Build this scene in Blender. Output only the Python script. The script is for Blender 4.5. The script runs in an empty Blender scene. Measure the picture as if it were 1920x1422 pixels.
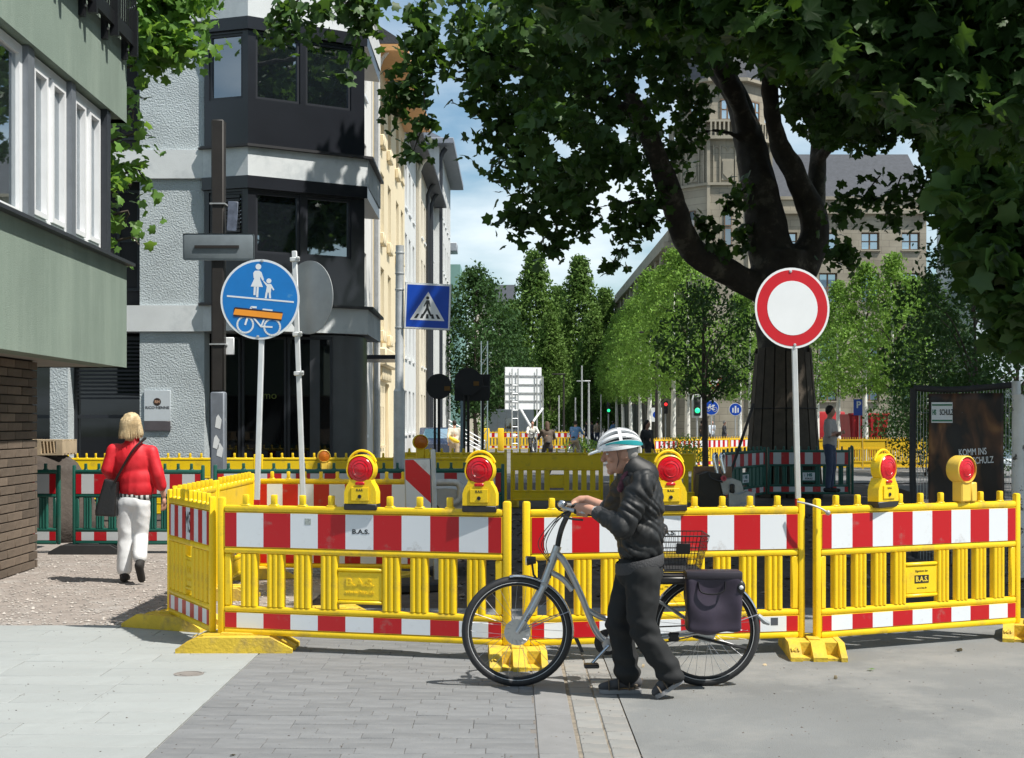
import bpy, bmesh, math, random
import numpy as np
from mathutils import Vector, Matrix, noise as mnoise
random.seed(7); rng = np.random.default_rng(7)
SC = bpy.context.scene
COL = SC.collection
# ------------------------------------------------------------------ camera, sky, sun, exposure
F, HZ, H = 2700.0, 790.0, 1.71            # focal length in photo pixels, horizon row, eye height
cam = bpy.data.cameras.new('camera'); camo = bpy.data.objects.new('camera', cam); COL.objects.link(camo)
camo.location = (0, 0, H); camo.rotation_euler = (math.radians(90), 0, 0)
cam.sensor_width = 36; cam.lens = 36 * F / 1920; cam.shift_y = (HZ - 711) / 1920
cam.clip_end = 2000; cam.clip_start = 0.1
SC.camera = camo
SUN = Vector((0.46, -0.26, 0.85)).normalized()
w = bpy.data.worlds.new('World'); SC.world = w; w.use_nodes = True
nt = w.node_tree; nt.nodes.clear()
def wn(t, **k):
    n = nt.nodes.new(t)
    for a, b in k.items(): setattr(n, a, b)
    return n
sky = wn('ShaderNodeTexSky', sky_type='NISHITA', sun_disc=False, sun_elevation=math.asin(SUN.z),
         sun_rotation=math.atan2(SUN.x, SUN.y), air_density=1.0, dust_density=1.0, ozone_density=1.0)
tc = wn('ShaderNodeTexCoord'); sep = wn('ShaderNodeSeparateXYZ')
nt.links.new(tc.outputs['Generated'], sep.inputs[0])
cmb = wn('ShaderNodeCombineXYZ')
zz = wn('ShaderNodeMath', operation='ADD'); zz.inputs[1].default_value = 0.22
nt.links.new(sep.outputs['Z'], zz.inputs[0])
for i, ax in enumerate('XY'):
    d = wn('ShaderNodeMath', operation='DIVIDE'); nt.links.new(sep.outputs[ax], d.inputs[0]); nt.links.new(zz.outputs[0], d.inputs[1])
    nt.links.new(d.outputs[0], cmb.inputs[i])
mp = wn('ShaderNodeMapping'); mp.inputs['Location'].default_value = (3.1, 0.35, 0)
nt.links.new(cmb.outputs[0], mp.inputs[0])
nz = wn('ShaderNodeTexNoise'); nz.inputs['Scale'].default_value = 1.7; nz.inputs['Detail'].default_value = 9; nz.inputs['Roughness'].default_value = 0.52
nt.links.new(mp.outputs[0], nz.inputs['Vector'])
rp = wn('ShaderNodeValToRGB'); rp.color_ramp.elements[0].position = 0.43; rp.color_ramp.elements[1].position = 0.66
nt.links.new(nz.outputs['Fac'], rp.inputs[0])
cl = wn('ShaderNodeMath', operation='MULTIPLY'); cl.inputs[1].default_value = 0.85
nt.links.new(rp.outputs[0], cl.inputs[0])
mx = wn('ShaderNodeMixRGB'); mx.inputs[2].default_value = (7.6, 8.4, 8.8, 1)
tint = wn('ShaderNodeMixRGB', blend_type='MULTIPLY'); tint.inputs[0].default_value = 1; tint.inputs[2].default_value = (0.86, 1.0, 1.0, 1); nt.links.new(sky.outputs[0], tint.inputs[1])
nt.links.new(cl.outputs[0], mx.inputs[0]); nt.links.new(tint.outputs[0], mx.inputs[1])
bg = wn('ShaderNodeBackground'); bg.inputs[1].default_value = 0.098
nt.links.new(mx.outputs[0], bg.inputs[0])
out = wn('ShaderNodeOutputWorld'); nt.links.new(bg.outputs[0], out.inputs[0])
sl = bpy.data.lights.new('sun', 'SUN'); sl.energy = 5.0; sl.angle = math.radians(0.53); sl.color = (1.0, 0.955, 0.88)
so = bpy.data.objects.new('sun', sl); COL.objects.link(so); so.rotation_euler = SUN.to_track_quat('Z', 'Y').to_euler(); so.location = (20, -5, 40)
SC.view_settings.view_transform = 'Standard'; SC.view_settings.look = 'None'
SC.view_settings.exposure = 0.42; SC.view_settings.gamma = 1.0; SC.view_settings.use_curve_mapping = False
SC.cycles.max_bounces = 8; SC.cycles.transparent_max_bounces = 12; SC.cycles.use_denoising = True

# ------------------------------------------------------------------ places from the photograph's perspective
def P(x, y, Y): return Vector(((x - 960) / F * Y, Y, H - (y - HZ) / F * Y))
def GY(y): return F * H / (y - HZ)
def G(x, y): Y = GY(y); return Vector(((x - 960) / F * Y, Y, 0))

# ------------------------------------------------------------------ materials
MATS = {}
def pmat(name, col, rough=0.6, metal=0.0, var=0.12, vscale=6.0, bump=0.0, bscale=60.0, spec=0.5, coat=0.0, dirt=None, dscale=3.0, dpos=(0.52, 0.72), trans=None, bdetail=4, emit=None, island=0.0, objr=0.0, ridge=None, fine=None, dmap=None):
    if name in MATS: return MATS[name]
    m = bpy.data.materials.new(name); m.use_nodes = True; t = m.node_tree; N = t.nodes; L = t.links
    b = N['Principled BSDF']; o = N['Material Output']
    b.inputs['Roughness'].default_value = rough; b.inputs['Metallic'].default_value = metal
    b.inputs['Specular IOR Level'].default_value = spec; b.inputs['Coat Weight'].default_value = coat
    b.inputs['Base Color'].default_value = (*col, 1)
    tcn = N.new('ShaderNodeTexCoord'); src = None
    if var > 0 or island > 0 or objr > 0:
        n = N.new('ShaderNodeTexNoise'); n.inputs['Scale'].default_value = vscale; n.inputs['Detail'].default_value = 6; n.inputs['Roughness'].default_value = 0.62
        L.new(tcn.outputs['Object'], n.inputs['Vector'])
        mr = N.new('ShaderNodeMapRange'); mr.inputs[1].default_value = 0.28; mr.inputs[2].default_value = 0.72; mr.inputs[3].default_value = 1 - var; mr.inputs[4].default_value = 1 + var
        L.new(n.outputs['Fac'], mr.inputs[0]); fac = mr.outputs[0]
        if island > 0 or objr > 0:
            am = max(island, objr); g = N.new('ShaderNodeNewGeometry' if island > 0 else 'ShaderNodeObjectInfo'); m2 = N.new('ShaderNodeMapRange'); m2.inputs[3].default_value = 1 - am; m2.inputs[4].default_value = 1 + am
            L.new(g.outputs['Random Per Island' if island > 0 else 'Random'], m2.inputs[0]); mu = N.new('ShaderNodeMath'); mu.operation = 'MULTIPLY'
            L.new(fac, mu.inputs[0]); L.new(m2.outputs[0], mu.inputs[1]); fac = mu.outputs[0]
        hs = N.new('ShaderNodeHueSaturation'); hs.inputs['Color'].default_value = (*col, 1); L.new(fac, hs.inputs['Value'])
        src = hs.outputs[0]
    if dirt is not None:
        n = N.new('ShaderNodeTexNoise'); n.inputs['Scale'].default_value = dscale; n.inputs['Detail'].default_value = 8; n.inputs['Roughness'].default_value = 0.7
        if dmap: mq = N.new('ShaderNodeMapping'); mq.inputs['Scale'].default_value = dmap; L.new(tcn.outputs['Object'], mq.inputs[0]); L.new(mq.outputs[0], n.inputs['Vector'])
        else: L.new(tcn.outputs['Object'], n.inputs['Vector'])
        r = N.new('ShaderNodeValToRGB'); r.color_ramp.elements[0].position = dpos[0]; r.color_ramp.elements[1].position = dpos[1]
        L.new(n.outputs['Fac'], r.inputs[0]); x = N.new('ShaderNodeMixRGB'); x.inputs[1].default_value = (*col, 1); x.inputs[2].default_value = (*dirt, 1)
        if src: L.new(src, x.inputs[1])
        L.new(r.outputs[0], x.inputs[0]); src = x.outputs[0]
    if fine:
        n = N.new('ShaderNodeTexNoise'); n.inputs['Scale'].default_value = fine[0]; n.inputs['Detail'].default_value = 3; n.inputs['Roughness'].default_value = 0.8
        L.new(tcn.outputs['Object'], n.inputs['Vector']); mr = N.new('ShaderNodeMapRange'); mr.inputs[1].default_value = .3; mr.inputs[2].default_value = .7; mr.inputs[3].default_value = 1 - fine[1]; mr.inputs[4].default_value = 1 + fine[1]; L.new(n.outputs['Fac'], mr.inputs[0])
        hv = N.new('ShaderNodeHueSaturation'); L.new(mr.outputs[0], hv.inputs['Value']); L.new(src, hv.inputs['Color']); src = hv.outputs[0]
    if src: L.new(src, b.inputs['Base Color'])
    if bump > 0:
        n = N.new('ShaderNodeTexNoise'); n.inputs['Scale'].default_value = bscale; n.inputs['Detail'].default_value = bdetail
        L.new(tcn.outputs['Object'], n.inputs['Vector']); bp = N.new('ShaderNodeBump'); bp.inputs['Strength'].default_value = min(1, bump); bp.inputs['Distance'].default_value = 0.02 * max(1, bump)
        L.new(n.outputs['Fac'], bp.inputs['Height']); L.new(bp.outputs[0], b.inputs['Normal'])
    if ridge is not None:
        mpn = N.new('ShaderNodeMapping'); mpn.inputs['Scale'].default_value = ridge[1]; mpn.inputs['Rotation'].default_value = ridge[2]; L.new(tcn.outputs['Object'], mpn.inputs[0])
        n = N.new('ShaderNodeTexNoise'); n.noise_type = 'RIDGED_MULTIFRACTAL'; n.inputs['Scale'].default_value = ridge[0]; n.inputs['Detail'].default_value = 2.5; n.inputs['Distortion'].default_value = 0.6
        L.new(mpn.outputs[0], n.inputs['Vector']); bp = N.new('ShaderNodeBump'); bp.inputs['Strength'].default_value = ridge[3]; bp.inputs['Distance'].default_value = 0.012
        L.new(n.outputs['Fac'], bp.inputs['Height']); L.new(bp.outputs[0], b.inputs['Normal'])
    if trans is not None:
        tr = N.new('ShaderNodeBsdfTranslucent'); tr.inputs[0].default_value = (*trans[0], 1)
        ms = N.new('ShaderNodeMixShader'); ms.inputs[0].default_value = trans[1]
        L.new(b.outputs[0], ms.inputs[1]); L.new(tr.outputs[0], ms.inputs[2]); L.new(ms.outputs[0], o.inputs[0])
    if emit: b.inputs['Emission Color'].default_value = (*emit[0], 1); b.inputs['Emission Strength'].default_value = emit[1]
    MATS[name] = m
    return m
def glassmat(name, tint=(0.02, 0.03, 0.035), refl=0.35, alpha=0.5):
    if name in MATS: return MATS[name]
    m = bpy.data.materials.new(name); m.use_nodes = True; t = m.node_tree; N = t.nodes; L = t.links; N.remove(N['Principled BSDF'])
    o = N['Material Output']; tr = N.new('ShaderNodeBsdfTransparent'); df = N.new('ShaderNodeBsdfDiffuse'); df.inputs[0].default_value = (*tint, 1)
    m1 = N.new('ShaderNodeMixShader'); m1.inputs[0].default_value = 1 - alpha; L.new(tr.outputs[0], m1.inputs[1]); L.new(df.outputs[0], m1.inputs[2])
    gl = N.new('ShaderNodeBsdfGlossy'); gl.inputs['Roughness'].default_value = 0.02; gl.inputs[0].default_value = (0.9, 0.95, 1, 1)
    fr = N.new('ShaderNodeFresnel'); fr.inputs[0].default_value = 1.5
    ad = N.new('ShaderNodeMath'); ad.operation = 'MULTIPLY_ADD'; ad.inputs[1].default_value = 1.0; ad.inputs[2].default_value = refl * 0.5; ad.use_clamp = True; L.new(fr.outputs[0], ad.inputs[0])
    m2 = N.new('ShaderNodeMixShader'); L.new(ad.outputs[0], m2.inputs[0]); L.new(m1.outputs[0], m2.inputs[1]); L.new(gl.outputs[0], m2.inputs[2])
    L.new(m2.outputs[0], o.inputs[0]); MATS[name] = m
    return m
def stripemat(name, ca, cb, period=0.4, off=0.1, rough=0.35, axis='X', scuff=True, ribs=False):
    if name in MATS: return MATS[name]
    m = bpy.data.materials.new(name); m.use_nodes = True; t = m.node_tree; N = t.nodes; L = t.links; b = N['Principled BSDF']
    tcn = N.new('ShaderNodeTexCoord'); s = N.new('ShaderNodeSeparateXYZ'); L.new(tcn.outputs['Object'], s.inputs[0])
    a = N.new('ShaderNodeMath'); a.operation = 'ADD'; a.inputs[1].default_value = off
    if axis == 'D':
        q = N.new('ShaderNodeMath'); q.operation = 'ADD'; L.new(s.outputs['X'], q.inputs[0]); L.new(s.outputs['Z'], q.inputs[1]); L.new(q.outputs[0], a.inputs[0])
    else: L.new(s.outputs[axis], a.inputs[0])
    d = N.new('ShaderNodeMath'); d.operation = 'DIVIDE'; d.inputs[1].default_value = period; L.new(a.outputs[0], d.inputs[0])
    f = N.new('ShaderNodeMath'); f.operation = 'FRACT'; L.new(d.outputs[0], f.inputs[0])
    g = N.new('ShaderNodeMath'); g.operation = 'LESS_THAN'; g.inputs[1].default_value = 0.5; L.new(f.outputs[0], g.inputs[0])
    x = N.new('ShaderNodeMixRGB'); x.inputs[1].default_value = (*cb, 1); x.inputs[2].default_value = (*ca, 1); L.new(g.outputs[0], x.inputs[0])
    src = x.outputs[0]
    if scuff:
        n = N.new('ShaderNodeTexNoise'); n.inputs['Scale'].default_value = 7; n.inputs['Detail'].default_value = 10; n.inputs['Roughness'].default_value = 0.75
        L.new(tcn.outputs['Object'], n.inputs['Vector']); r = N.new('ShaderNodeValToRGB'); r.color_ramp.elements[0].position = 0.58; r.color_ramp.elements[1].position = 0.72
        r.color_ramp.elements[1].color = (0.55, 0.55, 0.55, 1); L.new(n.outputs['Fac'], r.inputs[0])
        y = N.new('ShaderNodeMixRGB'); L.new(r.outputs[0], y.inputs[0]); L.new(src, y.inputs[1]); y.inputs[2].default_value = (0.25, 0.2, 0.17, 1); src = y.outputs[0]
    L.new(src, b.inputs['Base Color']); b.inputs['Roughness'].default_value = rough
    MATS[name] = m
    return m

# ------------------------------------------------------------------ mesh builder
class MB:
    def __init__(s): s.v = []; s.f = []; s.m = []; s.mi = 0
    def add(s, verts, faces):
        o = len(s.v); s.v += [tuple(v) for v in verts]; s.f += [[i + o for i in f] for f in faces]; s.m += [s.mi] * len(faces); return s
    def box(s, c, size, rot=None, bev=0.0, seg=1):
        if bev > 0:
            b = bmesh.new(); bmesh.ops.create_cube(b, size=1.0)
            for v in b.verts: v.co = Vector((v.co.x * size[0], v.co.y * size[1], v.co.z * size[2]))
            bmesh.ops.bevel(b, geom=b.edges[:], offset=bev, segments=seg, affect='EDGES', profile=0.5)
            b.verts.index_update(); vs = [v.co.copy() for v in b.verts]; fs = [[v.index for v in f.verts] for f in b.faces]; b.free()
        else:
            x, y, z = (q / 2 for q in size)
            vs = [Vector(p) for p in ((-x, -y, -z), (x, -y, -z), (x, y, -z), (-x, y, -z), (-x, -y, z), (x, -y, z), (x, y, z), (-x, y, z))]
            fs = [(0, 3, 2, 1), (4, 5, 6, 7), (0, 1, 5, 4), (1, 2, 6, 5), (2, 3, 7, 6), (3, 0, 4, 7)]
        c = Vector(c)
        if rot is not None: vs = [rot @ v + c for v in vs]
        else: vs = [v + c for v in vs]
        return s.add(vs, fs)
    def bx(s, x0, x1, y0, y1, z0, z1, bev=0.0, seg=1): return s.box(((x0 + x1) / 2, (y0 + y1) / 2, (z0 + z1) / 2), (abs(x1 - x0), abs(y1 - y0), abs(z1 - z0)), None, bev, seg)
    def tube(s, path, r, n=8, caps=True, closed=False, flat=1.0):
        path = [Vector(p) for p in path]; k = len(path); rs = r if isinstance(r, (list, tuple)) else [r] * k
        t0 = (path[1] - path[0]).normalized(); up = Vector((0, 0, 1)) if abs(t0.z) < 0.9 else Vector((1, 0, 0))
        nrm = t0.cross(up).normalized(); vs = []; prev = t0
        for i in range(k):
            if closed: t = (path[(i + 1) % k] - path[i - 1]).normalized()
            elif i == 0: t = t0
            elif i == k - 1: t = (path[i] - path[i - 1]).normalized()
            else: t = (path[i + 1] - path[i - 1]).normalized()
            q = prev.rotation_difference(t); nrm = (q @ nrm).normalized(); prev = t; bn = t.cross(nrm)
            for j in range(n):
                a = 2 * math.pi * j / n; vs.append(path[i] + (nrm * math.cos(a) + bn * math.sin(a) * flat) * rs[i])
        fs = []
        for i in range(k if closed else k - 1):
            i2 = (i + 1) % k
            for j in range(n): fs.append((i * n + j, i * n + (j + 1) % n, i2 * n + (j + 1) % n, i2 * n + j))
        if caps and not closed: fs.append(tuple(range(n - 1, -1, -1))); fs.append(tuple((k - 1) * n + j for j in range(n)))
        return s.add(vs, fs)
    def cyl(s, p0, p1, r0, r1=None, n=12): return s.tube([p0, p1], [r0, r0 if r1 is None else r1], n)
    def ell(s, c, r, nu=14, nv=9, rot=None):
        c = Vector(c); vs = [Vector((0, 0, r[2]))]; fs = []
        for i in range(1, nv):
            th = math.pi * i / nv
            for j in range(nu): ph = 2 * math.pi * j / nu; vs.append(Vector((r[0] * math.sin(th) * math.cos(ph), r[1] * math.sin(th) * math.sin(ph), r[2] * math.cos(th))))
        vs.append(Vector((0, 0, -r[2]))); e = len(vs) - 1
        for j in range(nu):
            fs.append((0, 1 + j, 1 + (j + 1) % nu)); fs.append((e, e - nu + (j + 1) % nu, e - nu + j))
            for i in range(nv - 2): a = 1 + i * nu; fs.append((a + j, a + nu + j, a + nu + (j + 1) % nu, a + (j + 1) % nu))
        if rot is not None: vs = [rot @ v for v in vs]
        return s.add([v + c for v in vs], fs)
    def lathe(s, prof, n=24, c=(0, 0, 0), rot=None):
        c = Vector(c); vs = []; fs = []
        for r, z in prof:
            for j in range(n): a = 2 * math.pi * j / n; vs.append(Vector((max(r, 1e-4) * math.cos(a), max(r, 1e-4) * math.sin(a), z)))
        k = len(prof)
        for i in range(k - 1):
            for j in range(n): fs.append((i * n + j, i * n + (j + 1) % n, (i + 1) * n + (j + 1) % n, (i + 1) * n + j))
        fs.append(tuple(range(n - 1, -1, -1))); fs.append(tuple((k - 1) * n + j for j in range(n)))
        if rot is not None: vs = [rot @ v for v in vs]
        return s.add([v + c for v in vs], fs)
    def prism(s, pts, vec):
        pts = [Vector(p) for p in pts]; vec = Vector(vec); n = len(pts)
        nr = sum(((pts[i] - pts[0]).cross(pts[(i + 1) % n] - pts[0]) for i in range(n)), Vector())
        if nr.dot(vec) > 0: pts = pts[::-1]
        vs = pts + [p + vec for p in pts]; fs = [tuple(range(n)), tuple(range(2 * n - 1, n - 1, -1))]
        for i in range(n): j = (i + 1) % n; fs.append((i, i + n, j + n, j))
        return s.add(vs, fs)
    def join(s, o, M=None):
        vs = [(M @ Vector(v)) if M is not None else v for v in o.v]; b = len(s.v); s.v += [tuple(v) for v in vs]; s.f += [[i + b for i in f] for f in o.f]; s.m += o.m; return s
    def mesh(s, name, mats, ang=40):
        me = bpy.data.meshes.new(name); me.from_pydata(s.v, [], s.f)
        for m in (mats if isinstance(mats, (list, tuple)) else [mats]): me.materials.append(m)
        if isinstance(mats, (list, tuple)) and len(mats) > 1: me.polygons.foreach_set('material_index', s.m)
        finish(me, ang); return me
    def build(s, name, mats, parent=None, world=False, ang=40):
        if world and parent is not None:
            l = parent.location; s.v = [(v[0] - l[0], v[1] - l[1], v[2] - l[2]) for v in s.v]
        return link(name, s.mesh(name, mats, ang), parent)
def finish(me, ang=40):
    me.polygons.foreach_set('use_smooth', [ang > 0] * len(me.polygons))
    if ang > 0: me.set_sharp_from_angle(angle=math.radians(ang))
    me.update()
def link(name, data, parent=None):
    o = bpy.data.objects.new(name, data); COL.objects.link(o)
    if parent is not None: o.parent = parent
    return o
def tag(o, label=None, cat=None, group=None, kind=None):
    for k, v in (('label', label), ('category', cat), ('group', group), ('kind', kind)):
        if v: o[k] = v
    return o
def thing(name, label, cat, loc=(0, 0, 0), rz=0.0, group=None, sx=1.0):
    o = bpy.data.objects.new(name, None); COL.objects.link(o); o.location = loc; o.rotation_euler = (0, 0, rz); o.scale = (sx, 1, 1); o.empty_display_size = 0.2
    return tag(o, label, cat, group)
def struct(o): o['kind'] = 'structure'; return o
KIDS = {}
def copy_tree(o, parent=None):
    c = o.copy(); COL.objects.link(c)
    if parent is not None: c.parent = parent
    for ch in [x for x in bpy.data.objects if x.parent is o] if o not in KIDS else KIDS[o]: copy_tree(ch, c)
    return c
def freeze(o):
    ks = [x for x in bpy.data.objects if x.parent is o]; KIDS[o] = ks
    for k in ks: freeze(k)
def textmesh(body, size, ext=0.002, align='CENTER', bold=0.0):
    cu = bpy.data.curves.new('lettering', 'FONT'); cu.body = body; cu.size = size; cu.extrude = ext; cu.align_x = align; cu.align_y = 'CENTER'; cu.offset = bold; cu.resolution_u = 3
    o = bpy.data.objects.new('lettering', cu); COL.objects.link(o); dg = bpy.context.evaluated_depsgraph_get(); me = bpy.data.meshes.new_from_object(o.evaluated_get(dg))
    bpy.data.objects.remove(o); bpy.data.curves.remove(cu); return me
def text(name, body, size, mat, parent, loc, rot=(math.pi / 2, 0, 0), ext=0.002, bold=0.0, align='CENTER', sx=1.0):
    me = textmesh(body, size, ext, align, bold); me.materials.clear(); me.materials.append(mat)
    o = link(name, me, parent); o.location = loc; o.rotation_euler = rot; o.scale = (sx, 1, 1); return o
def remesh(mb, name, voxel, smooth=4, disp=None):
    me = mb.mesh(name, [], 0); o = link(name, me); m = o.modifiers.new('r', 'REMESH'); m.mode = 'VOXEL'; m.voxel_size = voxel
    if smooth: q = o.modifiers.new('s', 'SMOOTH'); q.iterations = smooth; q.factor = 0.6
    dg = bpy.context.evaluated_depsgraph_get(); out = bpy.data.meshes.new_from_object(o.evaluated_get(dg)); bpy.data.objects.remove(o); bpy.data.meshes.remove(me)
    if disp:
        vs = np.empty(len(out.vertices) * 3, 'f'); out.vertices.foreach_get('co', vs); ns = np.array([v.normal[:] for v in out.vertices]); vs = vs.reshape(-1, 3)
        for i in range(len(vs)): vs[i] += ns[i] * disp(Vector(vs[i]))
        out.vertices.foreach_set('co', vs.reshape(-1))
    finish(out, 180); return out
def limb(mb, pts, rs, n=12):
    """tapered limb through joints, closed with round ends"""
    pts = [Vector(p) for p in pts]
    for a, b, ra, rb in zip(pts[:-1], pts[1:], rs[:-1], rs[1:]): mb.tube([a, b], [ra, rb], n)
    for p, r in zip(pts, rs): mb.ell(p, (r, r, r), n, 7)
    return mb

# ------------------------------------------------------------------ leaves
def _tmpl(kind):
    if kind == 'plane':
        pol = [(180, .20), (140, .40), (108, .54), (82, .40), (52, .62), (24, .46), (0, .70), (-24, .46), (-52, .62), (-82, .40), (-108, .54), (-140, .40)]
        v = [(0, 0, 0)] + [(r * math.sin(math.radians(a)), r * math.cos(math.radians(a)), -0.28 * abs(r * math.sin(math.radians(a))) - 0.25 * max(0, r * math.cos(math.radians(a))) ** 2) for a, r in pol]
        f = [(0, i, i % 12 + 1) for i in range(1, 13)]
    elif kind == 'hd':
        tip = [(180, .20), (158, .30), (146, .40), (132, .37), (120, .50), (108, .585), (99, .47), (90, .42), (80, .40), (72, .47), (64, .50), (57, .58), (50, .68), (44, .56), (37, .53), (30, .45), (22, .46), (15, .55), (10, .56), (5, .66), (0, .78)]
        pol = tip + [(-a, r) for a, r in reversed(tip[1:-1])]; v = [(0, 0, 0)]
        for a, r in pol: x, y = r * math.sin(math.radians(a)), r * math.cos(math.radians(a)); v.append((x, y, -.30 * abs(x) ** 1.2 - .22 * max(0, y) ** 2 + .05 * math.sin(9 * x + 5 * y)))
        k_ = len(pol); f = [(0, i, i % k_ + 1) for i in range(1, k_ + 1)]
    else:
        v = [(0, -.5, 0), (.26, 0, -.08), (0, .5, -.1), (-.26, 0, -.08)]; f = [(0, 1, 2), (0, 2, 3)]
    return np.array(v, 'f'), np.array(f, 'i')
def leaf_mesh(name, pts, size, kind, mat, up=0.7, droop=0.5, outward=None):
    tv, tf = _tmpl(kind); n = len(pts); pts = np.asarray(pts, 'f'); size = np.asarray(size, 'f')
    nr = rng.normal(size=(n, 3)) * 0.8; nr[:, 2] += up
    nr /= np.linalg.norm(nr, axis=1)[:, None]
    t = rng.normal(size=(n, 3)); t[:, 2] -= droop * 1.5
    t -= nr * (t * nr).sum(1)[:, None]; t /= np.linalg.norm(t, axis=1)[:, None] + 1e-9
    b = np.cross(t, nr)
    R = np.stack([b, t, nr], 2)                                  # columns
    V = np.einsum('nij,kj->nki', R, tv) * size[:, None, None] + pts[:, None, :]
    k = len(tv); Fc = (tf[None] + (np.arange(n) * k)[:, None, None]).reshape(-1, 3)
    me = bpy.data.meshes.new(name); me.vertices.add(n * k); me.vertices.foreach_set('co', V.reshape(-1).astype('f'))
    me.loops.add(len(Fc) * 3); me.loops.foreach_set('vertex_index', Fc.reshape(-1).astype('i'))
    me.polygons.add(len(Fc)); me.polygons.foreach_set('loop_start', np.arange(0, len(Fc) * 3, 3, dtype='i'))
    me.materials.append(mat); me.update(calc_edges=True); me.validate(); return me
def inpoly(x, y, poly):
    c = False; j = len(poly) - 1
    for i in range(len(poly)):
        if (poly[i][1] > y) != (poly[j][1] > y) and x < (poly[j][0] - poly[i][0]) * (y - poly[i][1]) / (poly[j][1] - poly[i][1] + 1e-9) + poly[i][0]: c = not c
        j = i
    return c
def polysample(poly, n):
    xs = [p[0] for p in poly]; ys = [p[1] for p in poly]; o = []
    while len(o) < n:
        x = random.uniform(min(xs), max(xs)); y = random.uniform(min(ys), max(ys))
        if inpoly(x, y, poly): o.append((x, y))
    return o
def curve(pts, k=6):
    """smooth polyline through points (Catmull-Rom)"""
    p = [Vector(q) for q in pts]; p = [p[0] * 2 - p[1]] + p + [p[-1] * 2 - p[-2]]; o = []
    for i in range(1, len(p) - 2):
        for j in range(k):
            t = j / k; o.append(0.5 * ((2 * p[i]) + (p[i + 1] - p[i - 1]) * t + (2 * p[i - 1] - 5 * p[i] + 4 * p[i + 1] - p[i + 2]) * t * t + (3 * p[i] - p[i - 1] - 3 * p[i + 1] + p[i + 2]) * t ** 3))
    o.append(p[-2]); return o
def lerp(a, b, t): return a + (b - a) * t
def tubec(mb, pts, rs, n=8, k=6):
    c = curve(pts, k); m = len(c); rr = []
    for i in range(m):
        u = i / (m - 1) * (len(rs) - 1); a = min(int(u), len(rs) - 2); rr.append(lerp(rs[a], rs[a + 1], u - a))
    return mb.tube(c, rr, n)
# ------------------------------------------------------------------ ground
def sheet(name, x0, x1, y0, y1, z, mat, kids=None):
    mb = MB(); mb.add([(x0, y0, z), (x1, y0, z), (x1, y1, z), (x0, y1, z)], [(0, 1, 2, 3)])
    return struct(mb.build(name, mat, ang=0))
M_asph = pmat('asphalt', (0.168, 0.174, 0.173), 0.9, var=0.16, vscale=0.7, bump=0.35, bscale=130, dirt=(0.215, 0.217, 0.21), dscale=0.9, dpos=(0.47, 0.60), bdetail=8, fine=(170, .22))
M_asph2 = pmat('old_asphalt', (0.085, 0.085, 0.088), 0.9, var=0.2, vscale=1.0, bump=0.4, bscale=120, dirt=(0.17, 0.15, 0.13), dscale=0.5)
M_grav = pmat('gravel_ground', (0.27, 0.235, 0.21), 0.95, var=0.25, vscale=5, bump=0.9, bscale=45, dirt=(0.34, 0.32, 0.30), dscale=2.0, bdetail=8)
M_dirt = pmat('dug_earth', (0.06, 0.048, 0.04), 0.95, var=0.35, vscale=2.5, bump=1.0, bscale=14, dirt=(0.11, 0.095, 0.085), dscale=1.3, bdetail=8)
M_bed = pmat('joint_sand', (0.17, 0.155, 0.14), 0.95, var=0.25, vscale=9, bump=0.4)
M_pave = pmat('clay_paver', (0.168, 0.173, 0.178), 0.82, var=0.14, vscale=4, bump=0.25, bscale=110, objr=0.10, dirt=(0.21, 0.21, 0.205), dscale=1.4, dpos=(0.5, 0.8), fine=(140, .12))
M_slab = pmat('pale_concrete_slab', (0.30, 0.318, 0.312), 0.85, var=0.08, vscale=2.2, bump=0.15, bscale=160, objr=0.05, dirt=(0.265, 0.275, 0.268), dscale=0.9, dpos=(0.48, 0.7), fine=(120, .07))
M_kerb = pmat('concrete_kerb', (0.21, 0.21, 0.21), 0.85, var=0.12, vscale=5, bump=0.25, bscale=120, objr=0.06)
M_gut = pmat('gutter_stone', (0.235, 0.235, 0.225), 0.85, var=0.14, vscale=6, bump=0.3, bscale=90, objr=0.10, dirt=(0.24, 0.22, 0.2), dscale=3)
sheet('ground', -900, 900, -100, 1700, -0.03, M_asph2)
sheet('road', 0.665, 14, -3, 13.2, 0.0, M_asph)
sheet('gravel_path', -14, -1.9, 12.06, 20.5, -0.004, M_grav)
sheet('excavated_ground', -1.9, 9.5, 13.2, 40, -0.012, M_dirt)
sheet('side_yard', -14, -1.9, 20.5, 28.2, -0.009, M_dirt)
sheet('street', -1.6, 60, 40, 300, -0.006, pmat('street_asphalt', (0.15, 0.15, 0.15), 0.9, var=0.2, vscale=0.3, bump=0.2))
kb = MB(); kb.bx(-4.4, -1.6, 40, 200, -0.02, 0.12, 0.02); struct(kb.build('pavement', pmat('pavement_stone', (0.33, 0.32, 0.31), 0.9, var=0.12, vscale=0.8)))
def piece(name, sx, sy, sz, bev, mat): return MB().box((0, 0, -sz / 2), (sx, sy, sz), None, bev).mesh(name, mat, 40)
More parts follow.
